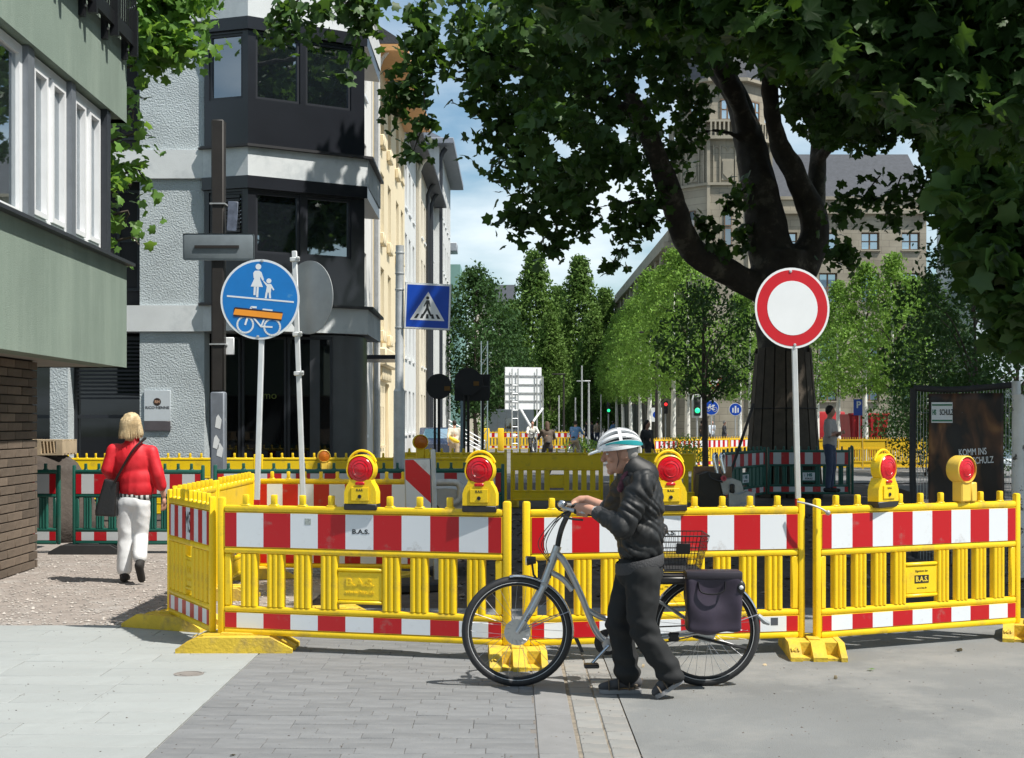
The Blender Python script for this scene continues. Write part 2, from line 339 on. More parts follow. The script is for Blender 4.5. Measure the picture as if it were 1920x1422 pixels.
# clay pavers between the pale slabs and the kerb, each its own stone
bed = sheet('paved_path', -1.86, 0.136, 6.6, 13.2, -0.006, M_bed)
pl = {l: piece('paver', l - 0.003, 0.117, 0.04, 0.002, M_pave) for l in (0.26, 0.34, 0.42)}
y = 7.05; row = 0
while y < 13.1:
    x = -1.857 + (row % 3) * 0.0; first = True
    while x < 0.12:
        l = random.choice((0.26, 0.34, 0.42)) if not first else random.choice((0.2, 0.28, 0.36))
        if x + l > 0.134: l = 0.134 - x
        if l < 0.05: break
        k = min(pl, key=lambda q: abs(q - l)); o = link('paver', pl[k], bed); o.location = (x + l / 2, y + 0.06, random.uniform(-0.0015, 0.0015)); o.scale = ((l - 0.003) / (k - 0.003), 1, 1); x += l; first = False
    y += 0.12; row += 1
# pale slabs
bed2 = sheet('pale_pavement', -9.5, -1.864, 5.8, 12.06, -0.012, pmat('slab_joint', (0.27, 0.26, 0.25), 0.95, var=0.15))
sm = {l: piece('slab', l - 0.004, 0.296, 0.04, 0.0025, M_slab) for l in (0.5, 0.7, 0.9)}
y = 6.66; row = 0
while y < 12.0:
    x = -1.866
    while x > -8.2:
        l = random.choice((0.5, 0.7, 0.9)); o = link('slab', sm[l], bed2); o.location = (x - l / 2, y + 0.15, random.uniform(-0.001, 0.001)); x -= l
    y += 0.30; row += 1
# kerb of long stones, two rows of gutter stones
gut = sheet('gutter', 0.136, 0.665, 5.5, 13.2, -0.008, pmat('orange_joint_sand', (0.215, 0.185, 0.145), 0.95, var=0.4, vscale=14, bump=.4))
km = piece('kerb_stone', 0.205, 0.994, 0.05, 0.004, M_kerb); gm = piece('gutter_stone', 0.142, 0.192, 0.05, 0.005, M_gut)
for i in range(8): link('kerb_stone', km, gut).location = (0.240, 5.9 + i, 0.0)
for c in range(2):
    for i in range(32): o = link('gutter_stone', gm, gut); o.location = (0.436 + c * 0.152, 6.75 + i * 0.2 + c * 0.09, random.uniform(-0.003, 0.0)); o.rotation_euler = (0, 0, random.uniform(-.015, .015))
# loose stones on the gravel, rubble in the excavation: uncountable
def stones(name, n, fx, fy, smin, smax, mat, zf=None):
    mb = MB()
    for i in range(n):
        x, y = fx(), fy(); s = random.uniform(smin, smax) * random.choice((0.6, 0.8, 1)); a = random.uniform(0, 6.3); ct = math.cos(a) * s; st = math.sin(a) * s; h = s * random.uniform(.35, .8); z = (zf(x, y) if zf else 0) - 0.2 * h
        q = [random.uniform(.7, 1.3) for _ in range(6)]
        v = [(x + ct * q[0], y + st * q[0], z + h * .3), (x - st * q[1], y + ct * q[1], z + h * .2), (x - ct * q[2], y - st * q[2], z + h * .3), (x + st * q[3], y - ct * q[3], z + h * .25), (x + ct * .2, y + st * .2, z + h * q[4]), (x, y, z - h * .5)]
        mb.add(v, [(0, 1, 4), (1, 2, 4), (2, 3, 4), (3, 0, 4), (1, 0, 5), (2, 1, 5), (3, 2, 5), (0, 3, 5)])
    return mb
M_st = pmat('loose_stone', (0.36, 0.33, 0.30), 0.9, var=0.1, vscale=20, island=0.35)
M_rb = pmat('rubble', (0.11, 0.095, 0.082), 0.95, var=0.1, vscale=20, island=0.5)
tag(stones('g', 5200, lambda: random.uniform(-6.5, -2.0), lambda: 12.1 + 6.2 * random.random() ** 1.3, 0.006, 0.024, M_st).build('loose_gravel', M_st, ang=0), 'loose pale gravel scattered over the dusty path beside the woman', 'gravel', kind='stuff')
def mound(x, y): return 0.10 * mnoise.noise(Vector((x * .7, y * .7, 3))) + 0.05 + 0.35 * math.exp(-((x - 3.2) ** 2 / 3 + (y - 17) ** 2 / 6))
mb = MB(); nx, ny = 60, 60; vs = []
for j in range(ny + 1):
    for i in range(nx + 1):
        x = -1.0 + 9.5 * i / nx; y = 13.4 + 15 * j / ny; e = min(1, i / 4, (nx - i) / 4, j / 4, (ny - j) / 4); vs.append((x, y, -0.02 + e * (max(0, mound(x, y)) + 0.04 * mnoise.noise(Vector((x * 4, y * 4, 0))))))
mb.add(vs, [(j * (nx + 1) + i, j * (nx + 1) + i + 1, (j + 1) * (nx + 1) + i + 1, (j + 1) * (nx + 1) + i) for j in range(ny) for i in range(nx)])
struct(mb.build('earth_mound', M_dirt, ang=180))
tag(stones('r', 2600, lambda: random.uniform(-0.6, 8), lambda: random.uniform(13.6, 26), 0.012, 0.065, M_rb, mound).build('broken_rubble', M_rb, ang=0), 'brown rubble and clods strewn over the dug up ground behind the barriers', 'rubble', kind='stuff')
def heap(name, label, c, r, h, n, smin, smax, mat):
    mb = stones(name, n, lambda: c[0] + random.gauss(0, r * .45), lambda: c[1] + random.gauss(0, r * .45), smin, smax, mat, lambda x, y: max(0, h * (1 - math.hypot(x - c[0], y - c[1]) / r)))
    mb.lathe([(r, 0), (r * .7, h * .32), (r * .35, h * .68), (r * .08, h * .95)], 16, (c[0], c[1], -0.01))
    return tag(mb.build(name, mat, ang=0), label, 'rubble heap', kind='stuff')
heap('rubble_heap', 'heap of pale broken stone behind the green barriers', P(452, 900, 22.5) * 1, 0.9, 0.95, 700, .03, .09, M_st)
tag(stones('q', 1500, lambda: random.uniform(-4.5, 5), lambda: 7.1 + 5 * random.random(), 0.003, 0.009, M_st).build('fine_grit', M_rb, ang=0), 'tiny dark grit and crumbs scattered over paving and asphalt', 'grit', kind='stuff')
# fallen leaves on the road
M_leafg = pmat('green_leaf_litter', (0.10, 0.22, 0.04), 0.6, var=0.2, vscale=20, trans=((0.2, 0.4, 0.05), 0.3))
M_leafd = pmat('dry_leaf_litter', (0.42, 0.33, 0.2), 0.8, var=0.2, vscale=20)
for i, (x, yy, m, s, lb) in enumerate([(1634, 1258, M_leafg, 0.05, 'small crumpled green leaf lying on the grey asphalt road'), (1800, 1222, M_leafd, 0.06, 'dry pale leaf lying on asphalt before the rightmost barrier'), (1434, 1248, M_leafd, 0.03, 'tiny dry leaf curled beside the rear wheel'), (1565, 1274, M_leafd, 0.035, 'tiny pale leaf flat on the open asphalt'), (1207, 1252, M_leafd, 0.03, 'small twiggy leaf on the pale gutter stones'), (262, 1131, M_leafd, 0.055, 'brown dry leaf on the gravel behind the woman'), (437, 1418, M_leafd, 0.03, 'brown leaf scrap at the slab edge in the foreground')]):
    g = G(x, yy); me = leaf_mesh('leaf', [(0, 0, s * .35)], [s], 'plane', m, 2.0, 0.0); o = link('fallen_leaf', me); o.location = g; tag(o, lb, 'leaf', 'leaves fallen on the ground')
# drain cover on the slabs
mb = MB().lathe([(0.10, -0.01), (0.10, 0.003), (0.088, 0.003), (0.088, 0.0), (0.06, 0.0), (0.06, 0.003), (0.0, 0.003)], 28, G(354, 1264)); tag(mb.build('valve_cover', pmat('iron_cover', (0.22, 0.2, 0.185), 0.7, bump=.3)), 'small round iron cover set into the pale slabs', 'valve cover')
# ------------------------------------------------------------------ buildings
def fb(mb, O, U, N, u0, u1, n0, n1, z0, z1):
    """box in facade coordinates: u along the wall, n outwards, z up"""
    q = [O + U * u + N * n for u, n in ((u0, n0), (u1, n0), (u1, n1), (u0, n1))]
    mb.prism([(p.x, p.y, z0) for p in q], (0, 0, z1 - z0)); return mb
def wall(mb, O, U, N, L, z0, z1, opens, t):
    zs = sorted({z0, z1, *[min(max(q, z0), z1) for o in opens for q in o[2:4]]})
    for a, b in zip(zs[:-1], zs[1:]):
        if b - a < 1e-5: continue
        cut = sorted((o[0], o[1]) for o in opens if o[2] < b - 1e-6 and o[3] > a + 1e-6); u = 0
        for c0, c1 in cut:
            if c0 > u + 1e-5: fb(mb, O, U, N, u, c0, -t, 0, a, b)
            u = max(u, c1)
        if u < L - 1e-5: fb(mb, O, U, N, u, L, -t, 0, a, b)
    return mb
def window(b, O, U, N, u0, u1, z0, z1, dep, fm, gm, cols=2, rows=1, fw=0.07, sill=None, sm=None, frame_out=0.0, bar=0.05):
    mb = MB(); n0, n1 = -dep - 0.05, -dep + 0.02 + frame_out
    fb(mb, O, U, N, u0, u0 + fw, n0, n1, z0, z1); fb(mb, O, U, N, u1 - fw, u1, n0, n1, z0, z1)
    fb(mb, O, U, N, u0 + fw, u1 - fw, n0, n1, z0, z0 + fw); fb(mb, O, U, N, u0 + fw, u1 - fw, n0, n1, z1 - fw, z1)
    for i in range(1, cols): u = lerp(u0, u1, i / cols); fb(mb, O, U, N, u - bar, u + bar, n0, n1 - 0.01, z0 + fw, z1 - fw)
    for i in range(1, rows): z = lerp(z0, z1, i / rows); fb(mb, O, U, N, u0 + fw, u1 - fw, n0 + 0.005, n1 - 0.015, z - bar * .7, z + bar * .7)
    w_ = mb.build('window', fm, b, True)
    g = MB(); fb(g, O, U, N, u0 + fw * .5, u1 - fw * .5, -dep - 0.03, -dep - 0.02, z0 + fw * .5, z1 - fw * .5); l = b.location; g.v = [(v[0] - l[0], v[1] - l[1], v[2] - l[2]) for v in g.v]; g.build('pane', gm, w_)
    if sill:
        s_ = MB(); fb(s_, O, U, N, u0 - .06, u1 + .06, -dep, sill, z0 - .09, z0 - .003); s_.v = [(v[0] - l[0], v[1] - l[1], v[2] - l[2]) for v in s_.v]; s_.build('sill', sm or fm, w_)
    return w_
Zv = Vector((0, 0, 1))
G_dark = glassmat('dark_window_glass', (0.012, 0.016, 0.02), 0.5, 0.12); G_shop = glassmat('shop_glass', (0.006, 0.007, 0.008), 0.02, 0.1)
G_far = glassmat('far_window_glass', (0.03, 0.045, 0.055), 0.45, 0.0)
M_white = pmat('white_window_frame', (0.78, 0.79, 0.80), 0.35, var=0.04)
M_dkfr = pmat('anthracite_frame', (0.022, 0.025, 0.032), 0.4, var=0.1)
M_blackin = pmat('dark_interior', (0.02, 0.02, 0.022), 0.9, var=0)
# ---- green rendered house at left -------------------------------------------------------
M_grn = pmat('green_render', (0.205, 0.265, 0.22), 0.9, var=0.09, vscale=0.9, bump=0.5, bscale=120, dirt=(0.27, 0.335, 0.28), dscale=0.9, dpos=(0.46, 0.72), dmap=(1.6, 1.6, .25), fine=(60, .07))
a0, a1 = Vector((-4.93, 12.0, 0)), Vector((-5.085, 19.0, 0))
U = (a1 - a0).normalized(); N = Vector((U.y, -U.x, 0)); Lg = (a1 - a0).length
gh = thing('green_house', 'green rendered building with white framed windows above a dark brick base', 'building', (-6.5, 16, 0))
zs, zw0, zw1, zt = 2.415, 3.80, 5.64, 9.6
mb = MB(); wall(mb, a0, U, N, Lg, zs, zt, [(0.0, Lg, zw0, zw1)], 0.30); fb(mb, a0, U, N, 0, Lg, -6, -0.30, zt - 0.3, zt); mb.build('wall', M_grn, gh, True, ang=20)
mb = MB(); fb(mb, a0, U, N, 0, Lg, -5.5, -0.31, zs, zs + 0.25); mb.build('soffit', pmat('soffit_render', (0.30, 0.29, 0.26), 0.9), gh, True)
mb = MB(); wall(mb, a0 + U * Lg, N * -1, U, 5.5, zs + 0.0, zt, [(0.0, 0.9, zw0, zw1)], 0.25); mb.v = [(v[0] - 0.0, v[1] + 0.003, v[2]) for v in mb.v]; mb.build('gable_wall', M_grn, gh, True)
mb = MB(); fb(mb, a0, U, N, -0.1, Lg + 0.07, -0.28, 0.10, zw0 - 0.045, zw0 - 0.005); fb(mb, a0, U, N, Lg - 0.87, Lg - 0.70, -0.26, -0.03, zw0, zw1 - .003); fb(mb, a0, U, N, Lg - 0.87, Lg - 0.80, -2.1, -0.26, zw0, zw1 - .003); mb.build('sill', pmat('dark_metal_sill', (0.05, 0.055, 0.065), 0.4, 0.4), gh, True)
mb = MB(); fb(mb, a0, U, N, 0, Lg - .3, -2.2, -2.15, zs + .3, zt - .5); fb(mb, a0, U, N, 0, Lg - .3, -2.15, -0.4, zw0 - .35, zw0 - .3); mb.build('room', pmat('room_wall', (0.32, 0.33, 0.31), 0.9), gh, True)
G_grn = glassmat('reflective_glass', (0.05, 0.07, 0.065), 0.55, 0.55)
M_mul = pmat('grey_mullion', (0.20, 0.22, 0.245), 0.4, 0.3)
yu = lambda y: (y - 12.0) / U.y
for (y0, y1, cols) in ((12.0, 15.02, 1), (15.24, 16.62, 2), (16.80, 18.12, 2)):
    u0, u1 = yu(y0), yu(y1)
    wd = window(gh, a0, U, N, u0, u1, zw0 + .01, zw1 - .02, 0.13, M_white, G_grn, cols, 1, 0.10, bar=0.085)
    if cols == 2:
        for k in range(2):
            mb = MB(); q0 = lerp(u0, u1, k / 2) + (.10 if k == 0 else .085); q1 = lerp(u0, u1, (k + 1) / 2) - (.10 if k else .085); fw = .055; n0, n1 = -.185, -.085
            fb(mb, a0, U, N, q0 + .001, q0 + fw, n0, n1, zw0 + .12, zw1 - .13); fb(mb, a0, U, N, q1 - fw, q1 - .001, n0, n1, zw0 + .12, zw1 - .13); fb(mb, a0, U, N, q0 + fw, q1 - fw, n0, n1, zw0 + .12, zw0 + .12 + fw); fb(mb, a0, U, N, q0 + fw, q1 - fw, n0, n1, zw1 - .13 - fw, zw1 - .13)
            l = gh.location; mb.v = [(v[0] - l[0], v[1] - l[1], v[2] - l[2]) for v in mb.v]; mb.build('casement', M_white, wd)
        mb = MB(); z = zw0 + .14
        while z < zw1 - .75:
            q = [a0 + U * u + N * n for u, n in ((u0 + .1, -.30), (u1 - .1, -.30), (u1 - .1, -.24), (u0 + .1, -.24))]
            mb.add([(p.x, p.y, z + (0.03 if i > 1 else 0)) for i, p in enumerate(q)], [(0, 1, 2, 3)]); z += 0.042
        mb.v = [(v[0] - l[0], v[1] - l[1], v[2] - l[2]) for v in mb.v]; tag(mb.build('blind', pmat('blind_slat', (0.62, 0.64, 0.62), 0.5, var=0), wd, ang=0), kind='stuff')
for y0, y1 in ((15.02, 15.24), (16.62, 16.80)):
    mb = MB(); fb(mb, a0, U, N, yu(y0) + .002, yu(y1) - .002, -.22, -.05, zw0 + .005, zw1 - .01); mb.build('mullion', M_mul, gh, True)
# brick base: long thin bricks, each with its own edges
M_brk = pmat('long_brick', (0.125, 0.095, 0.07), 0.85, var=0.2, vscale=7, bump=0.4, bscale=50, objr=0.28)
b0, b1 = Vector((-5.47, 12.0, 0)), Vector((-5.575, 16.82, 0)); Ub = (b1 - b0).normalized(); Nb = Vector((Ub.y, -Ub.x, 0)); Lb = (b1 - b0).length
mb = MB(); fb(mb, b0, Ub, Nb, 0, Lb - .02, -.5, -0.02, 0, zs - .001); fb(mb, b0, Ub, Nb, Lb - .3, Lb - .02, -4, -.5, 0, zs - .001); core = mb.build('brick_base', pmat('brick_joint', (0.05, 0.042, 0.036), 0.95), gh, True)
bm_ = MB().box((0, 0, 0), (0.48, 0.06, 0.088), None, 0.004).mesh('brick', M_brk); rz = math.atan2(Ub.y, Ub.x)
for r in range(24):
    u = 2.3 - (r % 2) * .24
    while u < Lb + .01:
        l = min(.49, Lb - u)
        if l > .06:
            p = b0 + Ub * (u + l / 2) + Nb * (0.0 + random.uniform(-.004, .004)); o = link('brick', bm_, core); o.location = p - gh.location + Vector((0, 0, 0.05 + r * 0.1)); o.rotation_euler = (0, 0, rz); o.scale = ((l - .01) / .48, 1, 1)
        u += .49
# balcony railing hung on the green wall
bal = thing('balcony_railing', 'black steel balcony railing bolted to the green house wall', 'railing', (-4.9, 17.5, 6.2)); M_bs = pmat('black_steel', (0.018, 0.019, 0.022), 0.45, 0.5)
def bpart(name, *bx):
    m = MB()
    for b in bx: fb(m, a0, U, N, *b)
    return m.build(name, M_bs, bal, True)
for i, yy in enumerate((15.75, 16.75, 17.75, 18.75)):
    u = yu(yy); br = bpart('bracket', (u - .045, u + .045, .002, .07, 6.42, 6.86), (u + .11, u + .19, .07, .17, 6.50, 7.1))
    mb = MB()
    for z in (6.55, 6.78): mb.cyl(a0 + U * u + N * .07 + Zv * z, a0 + U * u + N * .09 + Zv * z, .018, n=8)
    mb.v = [(v[0] - bal.location.x, v[1] - bal.location.y, v[2] - bal.location.z) for v in mb.v]; mb.build('bolt', pmat('zinc_bolt', (.6, .6, .6), .3, .9), br)
bpart('bottom_beam', (yu(12.5), yu(19.1), .075, .13, 6.62, 6.80)); bpart('rail', (yu(12.5), yu(19.1), .09, .15, 7.75, 7.80))
y = 13.5
while y < 19.1: u = yu(y); bpart('baluster', (u - .009, u + .009, .10, .12, 6.805, 7.745)); y += .115
# ---- grey roughcast corner house with dark bay --------------------------------------------
M_stu = pmat('grey_roughcast', (0.45, 0.50, 0.52), 0.95, var=0.12, vscale=2, bump=1.1, bscale=30, bdetail=6)
M_band = pmat('pale_concrete_band', (0.64, 0.67, 0.68), 0.85, var=0.10, vscale=1.1, bump=.15, dirt=(0.42, 0.46, 0.48), dscale=1.2, dpos=(.5, .75))
M_bay = pmat('charcoal_bay_panel', (0.016, 0.018, 0.024), 0.28, var=0.12, vscale=2, spec=.6)
ch = thing('corner_house', 'grey roughcast corner building with a charcoal bay window and pale floor bands', 'building', (-6.5, 29.5, 0))
YB = 28.3
X0, X1 = (262 - 960) / F * YB, (383 - 960) / F * YB; Xm = -13.0
zb2 = (3.47, 3.98); zb1 = (6.47, 7.03); zb3 = (9.55, 10.12); ztop = 12.5
for z0, z1 in ((0, zb2[0]), (zb2[1], zb1[0]), (zb1[1], zb3[0]), (zb3[1], ztop)): MB().bx(X0, X1, YB, YB + .5, z0 + .001, z1 - .001).build('roughcast_wall', M_stu, ch, True)
mb = MB(); mb.bx((93 - 960) / F * YB, (127 - 960) / F * YB, YB + .02, YB + .5, 0, zb2[0] - .002); mb.build('roughcast_pillar', M_stu, ch, True)
c = P(465, 275, 27.9); cc = Vector((c.x, c.y, 0)); dR = Vector((1.55, 1, 0)).normalized(); dL = Vector((-2.8, 1, 0)).normalized(); LR, LL = 2.52, 0.97
NR = Vector((dR.y, -dR.x, 0)); NL = Vector((-dL.y, dL.x, 0)); NL = NL if NL.y < 0 else -NL
def bayband(mb, z0, z1, e, er=0.0):
    p = [cc + dL * (LL + .02) + NL * e, cc + (NL + NR).normalized() * e * 1.03, cc + dR * (LR + er) + NR * e, cc + dR * (LR + er) + Vector((0, 3, 0)), cc + dL * (LL + .02) + Vector((0, 2.6, 0))]
    mb.prism([(q.x, q.y, z0) for q in p], (0, 0, z1 - z0))
def segs(zs, m, nm):
    for z0, z1 in zs: mb = MB(); mb.bx(Xm, X1 + .06, YB - .07, YB + .6, z0, z1); bayband(mb, z0 + .002, z1 - .002, .03, .06); mb.build(nm, m, ch, True)
segs([zb2, zb1, zb3], M_band, 'floor_band')
for z in (zb1[1], zb2[1]): mb = MB(); bayband(mb, z - .001, z + .05, .12, .14); mb.bx(X1 - .1, X1 + .3, YB - .1, YB, z + .002, z + .042); mb.build('drip_ledge', pmat('dark_ledge', (.03, .03, .033), .5), ch, True)
for z0, z1, zw, blind in ((zb1[1] + .06, zb3[0] - .002, 7.98, False), (zb2[1] + .06, zb1[0] - .002, 4.98, True)):
    hd = z1 - .24
    mb = MB(); bayband(mb, hd, z1, .07, .03); mb.build('blind_box', M_bay, ch, True)
    for O, D, N_, L_, cuts in ((cc, dR, NR, LR, [(.16, 1.10), (1.22, 2.22)]), (cc + dL * LL, -dL, NL, LL, [(.10, .85)])):
        mb = MB(); wall(mb, O, D, N_, L_, z0, hd - .002, [(p, q, zw, hd - .05) for p, q in cuts], .12); mb.build('bay_panel', M_bay, ch, True)
        for p, q in cuts: window(ch, O, D, N_, p, q, zw, hd - .05, .05, M_dkfr, G_dark, 1, 1, .05)
        if blind and len(cuts) == 1:
            mb = MB(); z = zw + .25
            while z < hd - .15: fb(mb, O, D, N_, .14, .79, -.02, .012, z, z + .055); z += .075
            tag(mb.build('blind', pmat('black_blind', (.02, .02, .024), .35), ch, True), kind='stuff')
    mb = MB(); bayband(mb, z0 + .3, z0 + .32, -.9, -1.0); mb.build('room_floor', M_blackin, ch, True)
# pale ceiling lamp seen through the upper bay
mb = MB().lathe([(.02, .03), (.26, .02), (.28, -.01), (.27, -.035), (0.0, -.03)], 24, P(492, 94, 28.9)); mb.build('ceiling_lamp', pmat('lamp_shade_cream', (.75, .68, .45), .6, var=0, emit=((1, .85, .5), .5)), ch, True)
# recessed ground floor, shop glass, louvres, dark side glazing
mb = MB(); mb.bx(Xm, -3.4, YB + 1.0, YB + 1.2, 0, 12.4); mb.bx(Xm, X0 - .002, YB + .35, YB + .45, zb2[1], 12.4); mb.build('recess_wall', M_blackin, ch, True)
O = Vector((Xm, YB + .42, 0)); U1 = Vector((1, 0, 0)); N1 = Vector((0, -1, 0))
for x0, x1 in ((-9.85, -9.15), (-8.72, -7.36)):
    window(ch, O, U1, N1, x0 - Xm, x1 - Xm, .2, 3.40, .0, M_dkfr, G_shop, 1, 2, .06)
lv = MB(); z = 2.15
while z < 3.38: fb(lv, O, U1, N1, -8.66 - Xm, -7.40 - Xm, .02, .075, z, z + .035); z += .078
lo = lv.build('louvre', pmat('black_louvre', (.035, .036, .045), .3, .5), ch, True); tag(lo, kind='stuff')
for x0, x1, z0, z1 in ((-7.85, -7.40, 7.3, 9.3), (-7.85, -7.40, 4.3, 6.3), (-7.85, -7.40, 10.3, 12.2)):
    window(ch, Vector((Xm, YB + .34, 0)), U1, N1, x0 - Xm, x1 - Xm, z0, z1, .0, M_dkfr, G_dark, 1, 2, .05)
O2 = Vector((X1 - .3, YB + .62, 0))
for k in range(3): window(ch, O2, U1, N1, .0 + k * .92, .90 + k * .92, .1, 3.4, .0, M_dkfr, G_shop, 1, 1, .05)
cv = []
for i in range(9): a = math.pi * .5 * i / 8; cv.append((-3.86 + 1.0 * math.sin(a) - .0, YB + 1.62 - 1.0 * math.cos(a), .0))
mb = MB(); mb.prism([(p[0] - .2, p[1], 0) for p in cv] + [(-3.1, YB + 2.5, 0), (-4.3, YB + 2.5, 0)], (0, 0, 3.44)); mb.build('curved_wall', pmat('dark_curved_wall', (.045, .048, .055), .35, var=.2, vscale=3), ch, True)
M_lim = pmat('lime_lettering', (.10, .12, .015), .6, var=0)
for k, xx in enumerate((388, 500)):
    p = P(xx, 742, YB + .60) - ch.location; text('shop_lettering', 'timo', .22, M_lim, ch, p, ext=.002)
pq = thing('company_plaque', 'white company plaque with round logo on the grey pillar', 'plaque', P(295, 770, YB - .03))
wd, ht = 49 / F * YB, 76 / F * YB
MB().bx(-wd / 2, wd / 2, -.012, .026, -ht * .26, ht * .5, .003).build('board', pmat('plaque_white', (.55, .60, .64), .25, var=.03), pq)
MB().bx(-wd / 2, wd / 2, -.012, .026, -ht * .5, -ht * .262, .003).build('foot_panel', pmat('plaque_brown', (.10, .09, .10), .3), pq)
MB().lathe([(.075, 0), (.075, .004), (0, .004)], 24, (0, -.012, .17), Matrix.Rotation(math.pi / 2, 3, 'X')).build('logo', pmat('logo_dark', (.04, .025, .02), .4), pq)
text('logo_letters', 'RH', .075, pmat('logo_letter', (.5, .3, .2), .4, var=0), pq, (0, -.018, .168), bold=.003); text('company_name', 'RICO·HENNE', .072, pmat('plaque_ink', (.05, .05, .06), .5, var=0), pq, (0, -.0135, .055), sx=1.1, bold=.001)
# ---- row of houses along the left side of the street --------------------------------------
XF = -4.4; Us = Vector((0, 1, 0)); Ns = Vector((1, 0, 0))
def row_house(name, label, y0, y1, xf, zt, mat, wins, roof, frame=M_white, dep=.16, sillm=None, gm=G_far):
    b = thing(name, label, 'building', (xf - 3, (y0 + y1) / 2, 0)); O = Vector((xf, y0, 0)); L = y1 - y0
    mb = MB(); wall(mb, O, Us, Ns, L, 0, zt, wins, .35); mb.bx(xf - 6, xf - .36, y0 + .002, y0 + .3, 0, zt); mb.bx(xf - 6, xf - .36, y1 - .3, y1 - .002, 0, zt); mb.build('wall', mat, b, True)
    for q in wins: window(b, O, Us, Ns, *q, dep, frame, gm, 2, 1, .07, .07, sillm)
    if roof: mb = MB(); ov, rz_, rm = roof; mb.prism([(xf + ov, y0 - .05, zt - .16), (xf + ov, y0 - .05, zt - .02), (xf - 5, y0 - .05, zt + rz_), (xf - 8.5, y0 - .05, zt)], (0, L + .1, 0)); mb.build('roof', rm, b, True)
    return b, O
def pipe(b, x, y, z0, z1, m, r=.05):
    mb = MB(); mb.tube([(x + .1, y, z0), (x + .1, y, z1 - .6), (x + .22, y, z1 - .25), (x + .42, y, z1)], r, 8); mb.build('downpipe', m, b, True)
M_slate = pmat('slate_roof', (.042, .046, .055), .6, var=.3, vscale=4, bump=.6, bscale=18)
M_zinc = pmat('zinc_pipe', (.38, .39, .40), .45, .3, var=.15)
M_pw = pmat('white_render', (.66, .65, .62), .9, var=.06, vscale=.8); M_cream = pmat('cream_render', (.70, .60, .41), .9, var=.06, vscale=.7)
M_pw2 = pmat('pale_grey_render', (.60, .61, .60), .9, var=.06, vscale=.8); M_pw3 = pmat('ivory_render', (.64, .58, .47), .9, var=.08, vscale=.8)
def wgrid(ys, zr): return [(a, b, c, d) for a, b in ys for c, d in zr]
b, O = row_house('white_house', 'narrow white house squeezed between dark bay and cream house', 40.2, 46, XF - .05, 15.4, M_pw, wgrid([(.6, 1.6), (2.8, 3.8)], [(1.3, 3.2), (4.9, 6.8), (8.2, 10.1), (11.5, 13.2)]), (.55, 3, M_slate))
pipe(b, XF, 45.6, 0, 15.3, M_zinc, .07)
mb = MB(); mb.bx(XF - .05, XF + 1.1, 41.5, 44, 3.5, 3.62); mb.build('canopy', M_dkfr, b, True)
zr3 = [(4.8, 6.9), (8.05, 10.1), (11.3, 13.0)]
b, O = row_house('cream_house', 'cream yellow house with orange eaves and stucco ornaments', 46.02, 59, XF, 13.75, M_cream, wgrid([(2.2, 3.5), (5.0, 6.3), (8.6, 9.9), (11.0, 12.2)], zr3) + [(2.2, 2.5, .9, 2.2), (3.0, 3.3, .9, 2.2), (8, 9.6, .9, 2.9)], None, sillm=M_cream)
mb = MB(); mb.bx(XF + .003, XF + 1.05, 46.0, 59.05, 13.55, 13.76); mb.build('eave', pmat('orange_eave', (.55, .30, .12), .7, var=.1), b, True)
mb = MB(); mb.prism([(XF + 1.05, 46, 13.77), (XF - 4, 46, 17), (XF - 8, 46, 13.77)], (0, 13.05, 0)); mb.build('roof', M_slate, b, True)
for yy in (48.85, 51.65, 55.25):
    for z in (4.35, 7.6, 10.85):
        for k in (-.42, .18): mb = MB(); mb.bx(XF + .002, XF + .16, yy - .5 + k - .2, yy - .5 + k + .25, z, z + .38, .03); mb.build('stucco_ornament', M_cream, b, True)
mb = MB(); mb.bx(XF + .002, XF + .35, 46.5, 50.6, 3.5, 4.1, .05)
for k in range(6): mb.bx(XF + .003, XF + .22, 46.7 + k * .62, 47.0 + k * .62, 3.05, 3.49, .03)
mb.bx(XF + .002, XF + .12, 46.4, 46.9, 0.3, 3.0, .02); mb.bx(XF + .002, XF + .12, 50.1, 50.5, 0.3, 3.0, .02); mb.build('door_surround', M_cream, b, True)
pipe(b, XF, 46.3, 0, 13.6, M_pw, .06)
zr4 = [(1.2, 3.0), (4.4, 6.4), (7.6, 9.6), (10.7, 12.5)]
b, O = row_house('white_gutter_house', 'white house with dark gutter beyond the cream house', 59.05, 67, XF - .06, 14.0, M_pw2, wgrid([(1, 2.1), (3.2, 4.3), (5.6, 6.7)], zr4), (.7, 3, M_slate)); pipe(b, XF, 66.8, 0, 13.9, M_pw3, .09)
b, O = row_house('ivory_house', 'ivory house with narrow paired windows further down the street', 67.05, 74, XF - .02, 14.0, M_pw3, wgrid([(.8, 1.9), (3, 4.1), (5.2, 6.3)], zr4), (.7, 3, M_slate)); pipe(b, XF, 73.7, 0, 13.9, M_dkfr, .1)
b, O = row_house('stone_fronted_house', 'pale house with stained stone strip before the tall end house', 74.05, 82, XF - .03, 14.0, M_pw2, wgrid([(.8, 2), (3.2, 4.4), (5.8, 7)], zr4), (.7, 3, M_slate)); pipe(b, XF, 77, 0, 13.9, M_dkfr, .1)
b, O = row_house('tall_end_house', 'tall pale house with flat overhanging roof at the end of the row', 82.05, 97, XF + .25, 17.4, M_pw2, wgrid([(.8, 1.7), (3, 3.9), (5.2, 6.1), (7.4, 8.3), (9.8, 10.7), (12.2, 13.1)], zr4 + [(13.8, 15.8)]), None)
